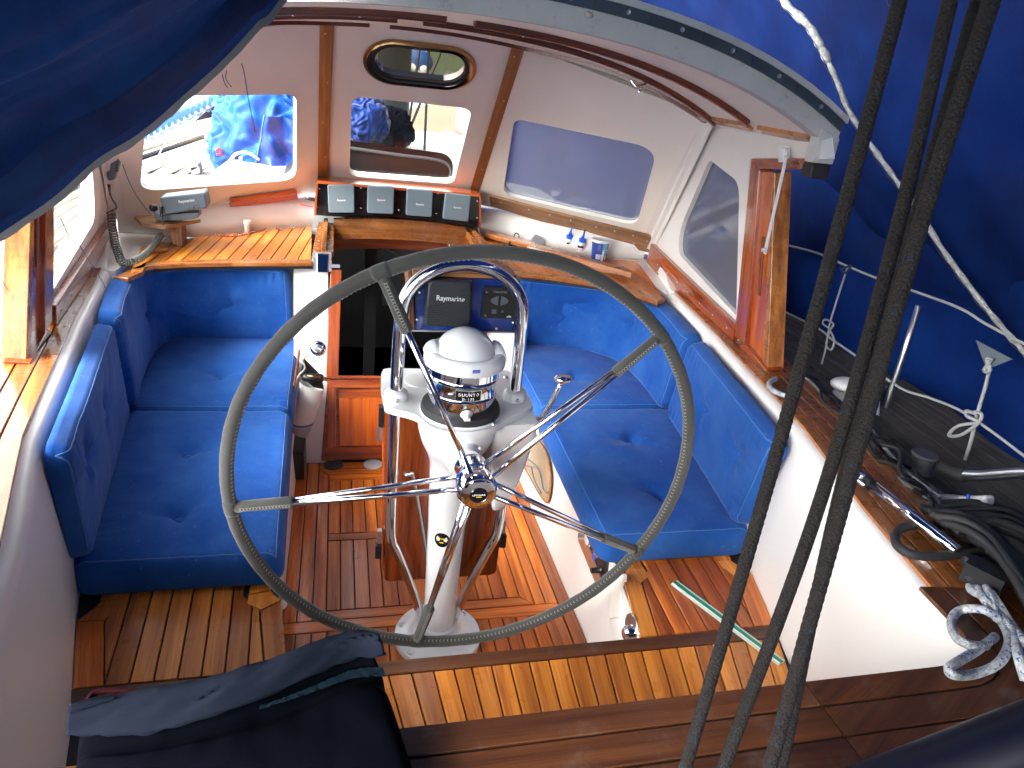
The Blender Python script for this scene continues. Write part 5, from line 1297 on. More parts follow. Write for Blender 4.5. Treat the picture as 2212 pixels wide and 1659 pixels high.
def tp_(tt, h, e=.0006): r = .036 + (.0435 - .036) * h / .092 + e; return c + A(r * math.sin(tt), -r * math.cos(tt), h)
def tl_(t0, t1, z0, z1, e, m, nm, sh=0):
    v = []; n = 10
    for i in range(n + 1): tt = t0 + (t1 - t0) * i / n; v += [tp_(tt, z0, e), tp_(tt + sh, z1, e)]
    return mk(nm, v, [[2 * i, 2 * i + 2, 2 * i + 3, 2 * i + 1] for i in range(n)], m, tubt)
tl_(-.05, 1.7, .03, .086, .0006, plain('tub_light_blue', (.10, .42, .72), .35), 'tub_label'); tl_(.0, 1.5, .004, .03, .0006, plain('tub_mid_blue', (.04, .16, .55), .35), 'tub_label')
tl_(-.75, -.1, .008, .034, .001, plain('tub_pale_table', (.5, .55, .75), .4), 'tub_table'); tl_(-.04, .32, .002, .034, .0011, WHITE, 'tub_white_tower'); tl_(.05, .25, .034, .052, .0011, WHITE, 'tub_white_tower')
def disc(t0, h, rt, rh, m, nm, e=.0016):
    v = [tp_(t0, h, e)] + [tp_(t0 + rt * math.cos(a), h + rh * math.sin(a), e) for a in np.linspace(0, 2 * math.pi, 20, endpoint=False)]
    return mk(nm, v, [[0, 1 + k, 1 + (k + 1) % 20] for k in range(20)], m, tubt)
disc(.62, .070, .17, .0065, REDP, 'tub_red_badge'); disc(.62, .018, .22, .012, WHITE, 'tub_white_oval')
def tub_word(s, t0, dt, h, size, m):
    for i, ch in enumerate(s):
        if ch != ' ': tt = t0 + (i - (len(s) - 1) / 2) * dt; text('tub_letter', ch, tp_(tt, h, .0018), A(math.cos(tt), math.sin(tt), 0), A(0, 0, 1), size, m, tubt, .0001, .015)
tub_word('GRIEKSE', .48, .105, .056, .0085, WHITE); tub_word('YOGURT', .62, .105, .044, .0085, WHITE); tub_word('milbona', .62, .045, .0695, .005, WHITE); tl_(.3, .9, .034, .039, .0014, plain('tub_cyan', (.1, .6, .8), .4), 'tub_band')
for k in range(7): tl_(-.62, -.18 - .05 * (k % 3), .052 + .0042 * k, .0533 + .0042 * k, .0012, plain('faint_print', (.3, .34, .55), .5), 'tub_small_print')
# odds and ends
br = thing('navigation_lamp', os_(740, 440, ZC), 'old grey lamp housing lying behind the long batten', 'lamp housing')
o = mk('lamp_housing', *g_prism([os_(640, 385, ZC + .03), os_(700, 312, ZC + .06), os_(780, 360, ZC + .05), os_(805, 420, ZC + .02), os_(740, 440, ZC + .015)], (0, .03, -.01)), STEEL, br); bevel(o, .003, 2)
pk = thing('black_padlock', os_(450, 440, ZC), 'black padlock with round shackle behind the batten', 'padlock')
o = mk('lock_body', *g_box(os_(450, 425, ZC + .016), (.022, 0, 0), (0, .010, 0), (0, 0, .016)), BLACKP, pk); bevel(o, .003, 2)
tube('shackle', [os_(485, 390, ZC + .030), os_(465, 340, ZC + .040), os_(485, 305, ZC + .05), os_(515, 330, ZC + .045), os_(512, 385, ZC + .030)], .003, BLACKP, pk)
wi = thing('loose_wires', os_(700, 480, ZC + .04), 'tangle of thin white wires hanging over the battens', 'wires')
WT = plain('white_wire', (.7, .68, .62), .5)
for P in ([(495, 530), (540, 480), (620, 462), (700, 470), (800, 475), (880, 465)], [(560, 590), (600, 540), (660, 500), (700, 440), (722, 402)], [(750, 590), (780, 540), (800, 500), (880, 466)], [(700, 575), (715, 530), (690, 500), (640, 460)], [(580, 555), (640, 520), (720, 510)]):
    tube('wire', [os_(a, b, ZC + .052 + .004 * math.sin(a * .1)) for a, b in P], .0015, WT, wi, 6)
bkt = tag(P_('flat_bracket', [os_(a, b, ZC + .030) for a, b in ((600, 445), (935, 530), (930, 548), (640, 470))], (0, 0, -.003), WPL, None), 'flat white metal strip lying between the battens', 'strip')
sl_ = tag(tube('black_cable', [os_(a, b, ZC + .012) for a, b in ((345, 440), (420, 465), (520, 480), (600, 520), (660, 500))], .007, RUBBER), 'thick black cable lying behind the battens', 'cable')
# ---- winch handle in its pouch on the port riser
cW = crop(650, 620, .3497); yw_ = .98
wpk = thing('handle_pouch', ony(*cW(240, 1100), yw_), 'white canvas pouch with grey foot hung below left seat', 'pouch')
def W_(a, b, y=yw_): return ony(*cW(a, b), y)
prf = [((235, 890), (402, 945)), ((215, 1000), (385, 1020)), ((200, 1110), (355, 1100)), ((185, 1200), (325, 1190)), ((182, 1235), (292, 1268))]
v = []; f = []; sg = 20
for l, r_ in prf:
    a, b = W_(*l), W_(*r_); c = (a + b) / 2; h = (b - a) / 2
    for k in range(sg): t = 2 * math.pi * k / sg; v.append(c + h * math.cos(t) + A(0, -.03 * math.sin(t), 0))
for i in range(4):
    for k in range(sg): k2 = (k + 1) % sg; f.append([i * sg + k, i * sg + k2, (i + 1) * sg + k2, (i + 1) * sg + k])
f.append([4 * sg + k for k in range(sg)])
mk('pouch_body', v, f, plain('white_vinyl', (.60, .585, .56), .5, var=.1, bumps=.4, bscale=25), wpk, True)
v2 = [p + unit(p - np.mean(v[60:80], 0)) * .0015 for p in v[3 * sg:5 * sg]]
mk('pouch_foot', v2, [[k, (k + 1) % sg, (k + 1) % sg + sg, k + sg] for k in range(sg)], plain('grey_vinyl', (.28, .28, .32), .6), wpk, True)
v3 = [(v[2 * sg + k] * .25 + v[3 * sg + k] * .75) for k in range(sg)]; v4 = [(v[2 * sg + k] * .05 + v[3 * sg + k] * .95) for k in range(sg)]; cc_ = np.mean(v3, 0)
mk('blue_band', [p + unit(p - cc_) * .002 for p in v3 + v4], [[k, (k + 1) % sg, (k + 1) % sg + sg, k + sg] for k in range(sg)], plain('dull_blue_band', (.08, .14, .32), .6), wpk, True)
mk('pouch_flap', *g_prism([W_(262, 735, .95), W_(385, 858, .95), W_(402, 945, .945), W_(330, 930, .945), W_(235, 850, .95)], (0, .012, 0)), BLACKP, wpk)
tube('pouch_edge', [W_(295, 700, .95), W_(255, 740, .945), W_(270, 800, .945), W_(215, 870, .95), W_(190, 1000, .95), W_(160, 1130, .95), W_(155, 1285, .95)], .004, plain('canvas_edge', (.45, .41, .34), .8), wpk)
tube('seat_rail', [W_(232, 665, .96), W_(205, 860, .95), W_(165, 1100, .94)], .005, CAP, wpk)
wh2 = thing('winch_handle', W_(340, 865), 'black gripped winch handle sticking out of the white pouch', 'winch handle')
v, f = g_tube([W_(250, 862, .93), W_(270, 862, .93), W_(330, 866, .93), W_(390, 868, .93), W_(402, 868, .93)], [.011, .0165, .0185, .0165, .010], 16); mk('grip', v, f, BLACKP, wh2, True)
tube('grip_ring', [W_(285, 850, .915), W_(330, 856, .908), W_(380, 862, .915)], .004, BRASS, wh2)
tube('handle_end', [W_(400, 868, .93), W_(428, 880, .94)], .008, BRASS, wh2, smoothpath=False)
bxw = P_('black_box', [onz(*cW(a, b), .13) for a, b in ((150, 1240), (278, 1268), (262, 1390), (140, 1385))], (0, 0, -.129), BLACKP, None); bevel(bxw, .004, 2); tag(bxw, 'black box on the floor under the white pouch', 'box')
for a, b, m, lab in ((470, 1475, RUBBER, 'dark rubber disc set in the floor below the washboard'), (745, 1470, plain('deck_prism_glass', (.35, .36, .38), .15, var=.4, coat=.5), 'glassy round disc set in the floor beside the rubber one')):
    o = lathe('floor_disc', [(.0, .006), (.034, .006), (.040, .003), (.041, 0)], onz(*cW(a, b), .0), m); tag(o, lab, 'floor disc')
# ---- starboard riser: oval locker, engine panel, moulded step, chromed button
c6 = crop(1200, 900, .42213)
XR = .4735
def R_x(a, b, x=XR - .006): return onx(*c6(a, b), x)
ovl = thing('riser_locker', R_x(260, 600), 'oval glazed locker opening in the white starboard riser', 'locker')
ol = [(190, 440), (215, 372), (240, 370), (290, 440), (325, 520), (340, 610), (338, 700), (322, 772), (280, 730), (230, 640), (188, 555)]
pts = [R_x(a, b) for a, b in ol]; Q_ = catmull(pts, 4, True)
v, f = g_tube(Q_, .004, 6, True); mk('locker_rim', v, f, PILL, ovl, True)
P_('locker_glass', Q_, (.004, 0, 0), plain('olive_locker_pane', (.30, .30, .22), .12, var=.35, coat=.5), ovl)
for P in ([(205, 520), (270, 580), (300, 700), (330, 715)], [(230, 570), (245, 640), (285, 720)], [(200, 560), (268, 575)]):
    tube('locker_frame', [R_x(a, b, XR - .010) for a, b in P], .003, GREYPL, ovl)
ep = thing('engine_panel', R_x(590, 1080), 'engine control panel with round gauges in the starboard riser', 'engine panel')
xe = .480
P_('panel_plate', [R_x(548, 930, .484), R_x(600, 955, .484), R_x(668, 1070, .486), R_x(655, 1205, .482), R_x(615, 1215, .480)], (.01, 0, 0), BLACKP, ep)
P_('panel_frame', [R_x(495, 985, xe - .002), R_x(545, 985, xe - .002), R_x(632, 1225, xe - .002), R_x(600, 1245, xe - .002)], (.01, 0, 0), STEEL, ep, bv=.002)
P_('panel_shadow_edge', [R_x(520, 790, xe), R_x(560, 850, xe), R_x(552, 975, xe), R_x(498, 978, xe)], (.01, 0, 0), GREYPL, ep)
for a, b, r_ in ((566, 985, .026), (622, 1030, .034)):
    lathe('gauge', [(.0, .004), (r_ * .78, .004), (r_ * .80, .010), (r_, .010), (r_ * 1.03, 0)], R_x(a, b, xe), CHROME, ep, (-1, 0, 0), 24); lathe('gauge_dial', [(.0, .0052), (r_ * .77, .005)], R_x(a, b, xe), WPL, ep, (-1, 0, 0), 20)
lathe('key_switch', [(.0, .03), (.008, .03), (.010, .004), (.014, 0)], R_x(628, 1165, xe), BLACKP, ep, (-1, 0, 0), 14)
mk('panel_tag', *g_box(R_x(592, 1085, xe - .001), (.001, 0, 0), (0, .010, 0), (0, 0, .012)), BLUEPL, ep)
o = P_('moulded_recess', [R_x(700, 1180, .483), R_x(752, 1190, .481), R_x(735, 1440, .472), R_x(674, 1450, .474)], (.02, 0, 0), LINER, bench[1]); bevel(o, .006, 3, 20)
bt_ = thing('chromed_fitting', R_x(815, 1530, .46), 'round chromed fitting low on the riser by the helm seat', 'fitting')
lathe('fitting_plate', [(.0, .003), (.040, .003), (.042, 0)], R_x(812, 1505, .464), STEEL, bt_, (-1, 0, 0), 28); lathe('fitting_knob', [(.0, .024), (.014, .024), (.020, .018), (.021, .004), (.024, 0)], R_x(812, 1530, .461), CHROME, bt_, (-1, 0, 0), 24)
# ---- green and white strip
c_ = crop(1400, 1150, .43713)
gs = thing('rubber_strip', onz(*c_(860, 840), ZS + .008), 'green and white striped strip lying across the right bench', 'strip')
def gsq(a0, a1, z, m, nm, e):
    A_, B_ = onz(*c_(562, 618), z), onz(*c_(1165, 1068), z); d = unit(B_ - A_); n_ = np.cross(d, A(0, 0, 1))
    P = [A_ + n_ * a0, B_ + n_ * a0, B_ + n_ * a1, A_ + n_ * a1]; return P_(nm, P, (0, 0, -e), m, gs, d)
gsq(-.013, .013, ZS + .007, plain('pale_strip_edge', (.55, .62, .56), .4), 'strip_base', .006); gsq(-.0065, .0035, ZS + .0085, plain('green_strip', (.01, .24, .12), .35), 'green_stripe', .0014); gsq(.006, .008, ZS + .0085, WPL, 'white_stripe', .0014)
# ================================================================== tarpaulins, ropes, gear on the side deck
# ---- port side sheet of the tent, near the helmsman: grey hem, folds along it
hemP = [A(.15, .20, 2.42), A(-.16, .15, 2.08)] + [ony(u, v_, y) for u, v_, y in ((605, 0, .12), (562, 42, .11), (480, 130, .10), (392, 210, .09), (300, 290, .07), (210, 345, .04), (115, 425, .0), (0, 503, -.05))] + [ony(-130, 596, -.10), ony(-330, 735, -.16)]
farP = [A(.1, -.5, 2.5), A(.0, -.7, 2.55), A(-.15, -.85, 2.6), A(-.25, -.95, 2.6), A(-.4, -1.1, 2.55), A(-.6, -1.25, 2.5), A(-.85, -1.4, 2.4), A(-1.1, -1.55, 2.40), A(-1.5, -1.75, 2.40), A(-1.7, -1.9, 2.38), A(-2.0, -2.05, 2.35), A(-2.3, -2.2, 2.3)]
def resamp(P, n=6):
    Q = np.array(catmull(P, n)); L = np.r_[0, np.cumsum(np.linalg.norm(np.diff(Q, axis=0), axis=1))]; L /= L[-1]; return lambda t: A(*[np.interp(t, L, Q[:, k]) for k in range(3)])
fh, ff = resamp(hemP), resamp(farP)
tp1 = thing('tarpaulin', fh(.5), 'dark blue tarpaulin hanging across the upper left with grey hem', 'tarpaulin')
def fold(u, v):
    a = fh(u); b = ff(u); p = a + (b - a) * v; n = unit(np.cross(fh(min(u + .02, 1)) - fh(max(u - .02, 0)), b - a))
    w = v + .05 * mnoise.noise(Vector((u * 2.5, v * 2, 1))) - .13 * (u - .5)
    k = min(1, v * 14)
    h = k * (.016 * math.sin(w * 44) + .010 * abs(math.sin(w * 71 + 3 * u)) + .020 * mnoise.noise(Vector((u * 2.0, w * 16, 5))) + .012 * (1 - 2 * abs(mnoise.noise(Vector((u * 3, w * 34, 9))))) + .006 * mnoise.noise(Vector((u * 9, w * 60, 2))) + .0015 * mnoise.noise(Vector((u * 80, v * 90, 2)))) + .005 * mnoise.noise(Vector((u * 8, 0, 2)))
    return p + n * h
v, f = g_grid(fold, 120, 230); mk('sheet', v, f, TARP, tp1, True)
def hemf(u, v):
    p = fh(u); d = unit(fh(min(u + .01, 1)) - fh(max(u - .01, 0))); q = fold(u, 0) 
    s = unit(np.cross(d, unit(CAM - p))); s = s if s[2] < 0 else -s
    return q + s * (.013 * v * (1 + .2 * math.sin(u * 90) * 0 + .25 * mnoise.noise(Vector((u * 50, 0, 0))))) + unit(CAM - p) * .001
v, f = g_grid(hemf, 140, 3); mk('hem', v, f, HEM, tp1, True)
def hemf2(u, v):
    q = fold(u, .012 + .035 * v); return q + unit(CAM - q) * (.0015 + .0015 * math.sin(math.pi * v))
v, f = g_grid(hemf2, 140, 4); mk('hem_tape', v, f, TARP, tp1, True)
BTH = plain('dark_blue_thread', (.02, .03, .08), .8)
for P in ([(522, 137), (528, 160), (536, 210), (545, 255), (552, 285)], [(480, 160), (485, 178), (492, 190)], [(490, 152), (488, 170), (500, 188)], [(265, 355), (280, 395), (300, 430), (325, 462)], [(130, 470), (150, 510), (165, 520), (190, 560), (222, 610), (226, 622)], [(0, 600), (8, 612), (18, 628)]):
    yv = .085 - .0002 * (520 - P[0][0]); tg = tube('loose_thread', [ony(a, b, yv) for a, b in P], .0009, BTH, tp1, 5)
# ---- starboard side: upper sheet to its draped lower edge, white rope along its hem
NT = unit(A(.866, 0, .5)); PT = A(1.00, 0, 2.1)
def onT(u, v, off=0): return onp(u, v, PT - NT * off, NT)
tp2 = thing('tarpaulin', (1.4, 1, 1.4), 'large royal blue tarpaulin side on the right behind the three ropes', 'tarpaulin')
lowE = [A(1.55, 4.6, .95), A(1.55, 2.6, 1.05), onT(1640, 505), onT(1760, 545), onT(1900, 592), onT(2060, 665), onT(2212, 745), A(1.55, -1.0, .80), A(1.85, -3.4, .75)]
for q in (0, 1, 7, 8):
    q_ = lowE[q]; lowE[q] = q_ - NT * ((q_ - PT) @ NT)
topE = [A(.85, 4.6, 2.1), A(.9, 2.6, 2.2), A(.9, 1.6, 2.25), A(.9, .9, 2.27), A(.9, .4, 2.28), A(.9, -.1, 2.28), A(.9, -.6, 2.28), A(.9, -1.6, 2.28), A(.9, -3.4, 2.2)]
fl_, ft_ = resamp(lowE), resamp(topE)
def sheet2(u, v):
    a, b = fl_(u), ft_(u); p = a + (b - a) * v
    h = .05 * mnoise.noise(Vector((p[1] * .8, v * 1.5, 1))) + .020 * (1 - 2 * abs(mnoise.noise(Vector((p[1] * 1.6 + v * 2.2, v * .8, 5))))) + .008 * (1 - 2 * abs(mnoise.noise(Vector((p[1] * 4 - v * 3, v * 2, 2))))) + .040 * math.sin(p[1] * 6.5 - v * 9 + 2 * mnoise.noise(Vector((p[1], v, 9)))) * math.exp(-v * 2.4) + .020 * math.sin(p[1] * 15 - v * 24) * math.exp(-v * 3.0) + .006 * mnoise.noise(Vector((p[1] * 7, v * 7, 3)))
    return p + NT * (h + .02)
fore = resamp([A(.50, 3.1, .9), A(1.0, 2.9, .85), A(1.45, 2.4, .8), A(1.66, 1.7, .8), A(1.72, .9, .8)]); foret = resamp([A(.45, 3.1, 2.5), A(.8, 2.9, 2.4), A(1.1, 2.4, 2.2), A(1.2, 1.7, 2.1), A(1.2, .9, 2.1)])
def fsheet(u, v):
    p = fore(u) * (1 - v) + foret(u) * v; return p + A(1, 1, 0) * (.03 * math.sin(u * 22 + v * 5) + .05 * mnoise.noise(Vector((u * 4, v * 3, 8))))
v, f = g_grid(fsheet, 70, 30); mk('sheet', v, f, TARPR, tp2, True)
v, f = g_grid(sheet2, 150, 70); mk('sheet', v, f, TARPR, tp2, True)
def roofs(u, v):
    a = ft_(u); b = A(.0 - .15 * (a[1] < 0), a[1], 2.52); p = a + (b - a) * v; return p + A(0, 0, .02 * math.sin(a[1] * 5) + .02 * mnoise.noise(Vector((a[1] * 2, v * 3, 0))))
v, f = g_grid(roofs, 60, 14); mk('sheet', v, f, TARPR, tp2, True)
def aftend(u, v):   # unseen stern end behind the camera; port quarter left open to let light in
    pts = resamp([A(1.85, -3.4, .7), A(.9, -3.5, .7), A(0, -3.5, .7), A(-.6, -3.4, .7)]); tps = resamp([A(.9, -3.4, 2.2), A(.5, -3.45, 2.4), A(-.1, -3.4, 2.55), A(-.6, -3.4, 2.5)])
    p = pts(u) * (1 - v) + tps(u) * v; return p + A(.02, .02, 0) * math.sin(u * 40 + v * 3)
v, f = g_grid(aftend, 60, 14); mk('sheet', v, f, TARP, tp2, True)
def roofp(u, v):
    b = resamp([A(-.15, .0, 2.52), A(-.15, -.5, 2.53), A(-.15, -1.6, 2.53), A(-.15, -3.4, 2.5)])(u); a = resamp([A(.1, .0, 2.5), A(-.4, -1.0, 2.56), A(-1.4, -1.75, 2.1), A(-1.9, -2.4, 1.5)])(u)
    return b + (a - b) * v + A(0, 0, .01)
v, f = g_grid(roofp, 30, 8); mk('sheet', v, f, TARP, tp2, True)
# patch seam at the top right
def onS2(u, v, off=.012):
    p = onT(u, v, 0); return p + NT * (.02) - NT * off
v, f = g_tube(catmull([onT(u, v_, .02) for u, v_ in ((2150, 60), (2212, 45), (2212, 40), (1950, 55), (1925, 20), (1915, 0))][3:], 5), .002, 5)
mk('seam', v, f, BTH, tp2, True)
wr2 = [(1680, -14), (1700, 12), (1745, 55), (1770, 95), (1790, 135), (1812, 185), (1830, 232), (1862, 285), (1900, 340), (1940, 395), (1985, 455), (2030, 530), (2080, 600), (2130, 665), (2180, 725), (2225, 775), (2330, 900), (2440, 1040), (2560, 1200)]
Q_ = catmull([onT(a, b, .055) for a, b in wr2], 10)
rad = [.0095 * (1 + .25 * mnoise.noise(Vector((i * .21, 0, 0))) + .12 * math.sin(i * .9)) * (1.25 if i < 40 else .8) for i in range(len(Q_))]
v, f = g_tube(Q_, rad, 10); tag(mk('hem_rope', v, f, rope_mat('white_hem_rope', (.42, .42, .40), (.2, .2, .2), .8, 300, .8), None, True), 'white rope sewn in a hem down the right tarpaulin', 'rope')
v, f = g_tube([p - NT * .012 + A(0, .004 * math.sin(i * .8), 0) for i, p in enumerate(Q_)], .0012, 4); mk('hem_stitch', v, f, BTH, tp2, True)
# lower, lighter panel beyond the guard wires
tp3 = thing('tarpaulin', (1.8, .3, 1.0), 'lower strip of blue tarpaulin outside the guard wires on the right', 'tarpaulin')
def low(u, v):
    y = 3.5 - 5.5 * u; x = 1.665 + .015 * math.sin(y * 5) + .05 * mnoise.noise(Vector((y * 1.3, v, 4))) + .10 * (1 - v) * 0
    z = .66 + v * .85; d = .028 * math.sin(y * 9 + 4 * v) * (1 - v * .5) + .012 * mnoise.noise(Vector((y * 6, v * 5, 2)))
    return A(x + d - .22 * v, y, z)
v, f = g_grid(low, 120, 30); mk('sheet', v, f, TARPR, tp3, True)
# ---- guard wires, stanchion, lashings
XW = 1.42
gw = thing('guard_rail', (XW, .3, 1.0), 'guard wires and leaning stanchion along the right side deck', 'guard rail')
WIRE = plain('pale_guard_line', (.33, .34, .34), .6)
def Wx(u, v, x=XW): return onx(u, v, x)
tube('guard_wire', [Wx(1648, 518), Wx(1760, 545), Wx(1830, 575), Wx(1905, 605), Wx(2060, 660), Wx(2130, 700), Wx(2222, 748), Wx(2400, 840), Wx(2700, 990)], .0042, WIRE, gw, 8)
tube('guard_wire', [Wx(1655, 655), Wx(1760, 705), Wx(1800, 735), Wx(1862, 778), Wx(1945, 838), Wx(2010, 860), Wx(2080, 890), Wx(2160, 945), Wx(2222, 992), Wx(2400, 1120), Wx(2700, 1330)], .0042, WIRE, gw, 8)
tube('guard_wire', [Wx(1985, 660), Wx(1950, 770), Wx(1905, 905), Wx(1885, 960)], .010, STEEL, gw, 10, smoothpath=False)
tri = P_('gusset', [Wx(2108, 735), Wx(2186, 776), Wx(2146, 792), Wx(2128, 790)], (.004, 0, 0), GREYPL, gw)
lash = thing('lashing_line', Wx(1780, 700), 'thin cord with bow knot between guard wires near the post', 'cord')
tube('cord', [Wx(1832, 575), Wx(1815, 625), Wx(1795, 690), Wx(1790, 712), Wx(1782, 760), Wx(1762, 830), Wx(1748, 875)], .0035, WIRE, lash, 7)
tube('cord_loop', [Wx(1790, 708, XW - .01), Wx(1778, 700, XW - .01), Wx(1782, 690, XW - .01), Wx(1800, 700, XW - .01), Wx(1792, 715, XW - .01), Wx(1785, 745, XW - .01), Wx(1796, 755, XW - .01), Wx(1802, 735, XW - .01), Wx(1792, 712, XW - .01)], .0035, WIRE, lash, 7)
tube('cord_knot', [Wx(1818, 582, XW - .01), Wx(1838, 574, XW - .01), Wx(1826, 590, XW - .01), Wx(1815, 578, XW - .01)], .004, BTH, lash, 7)
lash2 = thing('lashing_line', Wx(2105, 900), 'thicker cord with big bow knot hanging from the grey gusset', 'cord')
tube('cord', [Wx(2142, 775), Wx(2130, 830), Wx(2112, 890), Wx(2108, 905), Wx(2098, 950), Wx(2080, 1010), Wx(2068, 1060), Wx(2060, 1100)], .005, WIRE, lash2, 8)
tube('cord_loop', [Wx(2144, 778, XW - .01), Wx(2132, 775, XW - .01), Wx(2138, 800, XW - .01), Wx(2126, 800, XW - .01), Wx(2140, 782, XW - .01)], .006, WIRE, lash2, 8)
tube('cord_loop', [Wx(2110, 895, XW - .012), Wx(2088, 888, XW - .012), Wx(2090, 900, XW - .012), Wx(2115, 912, XW - .012), Wx(2070, 920, XW - .012), Wx(2050, 940, XW - .012), Wx(2075, 940, XW - .012), Wx(2112, 915, XW - .012), Wx(2120, 895, XW - .012), Wx(2104, 890, XW - .012)], .005, WIRE, lash2, 8)
# ---- the dark sheets in front of everything (taut, a hand's breadth apart)
SH = rope_mat('dark_brown_braid', (.011, .0075, .0062), (.006, .02, .035), .9, 420, .66)
def taut(lab, P, r, bend=4):
    Q = [atd(u, v_, t) for u, v_, t in P]; Q = catmull([Q[0] + (Q[0] - Q[1]) * .8] + Q + [Q[-1] + (Q[-1] - Q[-2]) * .6], 90)
    v, f = g_tube(Q, r, 14, wob=lambda i, a: 1 + .022 * math.sin(i * 2.3 + 3 * a) + .022 * math.sin(i * 2.3 - 3 * a)); o = mk('taut_rope', v, f, SH, None, True); tag(o, lab, 'rope', 'taut dark sheets crossing the view on the right'); return o
taut('leftmost of the taut dark brown ropes on the right', [(1944, 0, .53), (1801, 531, .56), (1644, 1097, .60), (1482, 1652, .64)], .0058)
taut('middle one of the taut dark brown ropes on the right', [(2052, 0, .53), (1929, 531, .57), (1767, 1097, .60), (1565, 1652, .64)], .0058)
taut('rightmost and thickest looking of the taut dark ropes', [(2142, 0, .50), (1975, 531, .53), (1818, 1097, .58), (1664, 1652, .62)], .0062)
taut('taut dark rope half hidden behind the rightmost one', [(2112, 0, .56), (1962, 531, .60), (1806, 1097, .66), (1690, 1652, .70)], .0058)
# ---- bag lying on the aft coaming
bag = thing('canvas_bag', (-.45, -.9, .85), 'dark navy canvas cover with grey folded edge at lower left', 'canvas cover')
zbg = .90
b0 = [onz(u, v_, zbg) for u, v_ in ((158, 1545), (300, 1512), (470, 1480), (640, 1425), (755, 1385), (815, 1392))]
b1 = [onz(u, v_, zbg - .03) for u, v_ in ((150, 1610), (300, 1600), (470, 1560), (640, 1500), (760, 1450), (838, 1445))]
Lf, Lg = resamp(b0), resamp(b1)
far0 = [onz(u, v_, zbg - .06) for u, v_ in ((120, 1760), (300, 1800), (500, 1820), (700, 1800), (850, 1780), (940, 1750))]
Lh = resamp(far0)
def bagf(u, v):
    if v < .0: return Lf(u)
    a, b, c = Lf(u), Lg(u), Lh(u)
    p = (a + (b - a) * (v / .3)) if v < .3 else (b + (c - b) * ((v - .3) / .7))
    e = min(u, 1 - u); drop = -.05 * math.exp(-e / .015) - .06 * math.exp(-v / .012)
    h = .010 * mnoise.noise(Vector((u * 4, v * 3, 1))) + .002 * mnoise.noise(Vector((u * 12, v * 6, 7))) - .012 * math.exp(-((v - .34) / .05) ** 2)
    return p + A(0, 0, h + drop)
v, f = g_grid(bagf, 90, 70)
# sides drop to the seat
nv_ = 70; rim = [i * nv_ for i in range(90)] + [89 * nv_ + j for j in range(1, nv_)]; rimL = [j for j in range(nv_ - 1, 0, -1)]
loop = rimL + rim; n0 = len(v)
ctr = np.mean([np.asarray(v[k]) for k in loop], 0)
for k in loop:
    p = np.asarray(v[k]); v.append(p * A(1, 1, 0) + A(0, 0, .60) + (ctr - p) * A(.06, .06, 0))
f += [[loop[k], loop[k + 1], n0 + k + 1, n0 + k] for k in range(len(loop) - 1)]
mk('cover_body', v, f, NAVY, bag, True)
def flap(u, v):
    a, b = Lf(u), Lg(u); p = a + (b - a) * (v * (.92 + .12 * math.sin(u * 5)))
    tw = .005 * mnoise.noise(Vector((u * 7 + v * 2, v * 1.5, 3))) + .0035 * (1 - 2 * abs(mnoise.noise(Vector((u * 11 + v * 4, v * 2, 3)))))
    return p + A(0, 0, .012 + tw + .008 * math.sin(math.pi * v) - .018 * (v < .02))
v, f = g_grid(flap, 110, 14); o = mk('folded_flap', v, f, SLATE, bag, True); sm_ = o.modifiers.new('thick', 'SOLIDIFY'); sm_.thickness = .004
def velc(u, v):
    a, b = Lg(.55 + .43 * u), Lh(.55 + .43 * u); p = a + (b - a) * (.015 + .075 * v * (.35 + .65 * u)); return p + A(0, 0, .006 + .003 * mnoise.noise(Vector((u * 30, v * 10, 0))))
v, f = g_grid(velc, 50, 6); mk('velcro_strip', v, f, plain('teal_velcro', (.004, .014, .022), .9, bumps=.9, bscale=700, spec=.1), bag, True)
RED_ = plain('dark_red_piping', (.020, .001, .002), .8, spec=.1)
tube('red_piping', [onz(u, v_, zbg + .004) for u, v_ in ((190, 1512), (205, 1497), (235, 1492), (275, 1493), (330, 1496))], .0035, RED_, bag)
tube('red_piping', [onz(u, v_, zbg + .004) for u, v_ in ((765, 1392), (785, 1384), (808, 1386))], .005, RED_, bag)
# ---- gear on the starboard side deck
zd = .765
wn2 = thing('deck_winch', onz(1835, 880, zd), 'pale cowl shaped fitting on the right side deck behind ropes', 'deck fitting')
o = mk('fitting_body', *g_prism([onx(1792, 838, 1.30), onx(1865, 862, 1.30), onx(1862, 925, 1.26), onx(1778, 892, 1.26)], (.10, .03, 0)), WPL, wn2); bevel(o, .02, 4, 20)
mk('fitting_lid', *g_ball(onx(1832, 832, 1.33), .055, 16, 8, (1.1, .9, .4)), WPL, wn2, True)
o = mk('fitting_block', *g_box(onx(1868, 905, 1.36), (.03, 0, 0), (0, .06, 0), (0, 0, .04)), BLUEPL if False else BLACKP, wn2)
for k in range(2): mk('fitting_slot', *g_box(onx(1797 - 3 * k, 846 + 8 * k, 1.299), (.001, 0, 0), (0, .008, 0), (0, 0, .002)), BLACKP, wn2)
WB = rope_mat('white_blue_fleck_rope', (.50, .52, .53), (.05, .16, .45), .8, 360, .60)
GB = rope_mat('grey_old_rope', (.16, .16, .15), (.08, .08, .08), .8, 360, .7)
def lr(name, lab, pts, r, m, z=zd, seg=10):
    P = [onz(p[0], p[1], (p[2] if len(p) > 2 else z)) for p in pts]; Q = catmull(P, 10); v, f = g_tube(Q, r, seg); return tag(mk(name, v, f, m, None, True), lab, 'rope')
lr('rope_end', 'white flecked rope end lying on the right cap rail', [(1676, 818, .82), (1662, 828, .82), (1668, 842, .82), (1700, 856, .82), (1730, 866, .80), (1790, 930, .79), (1850, 990, .78)], .008, WB)
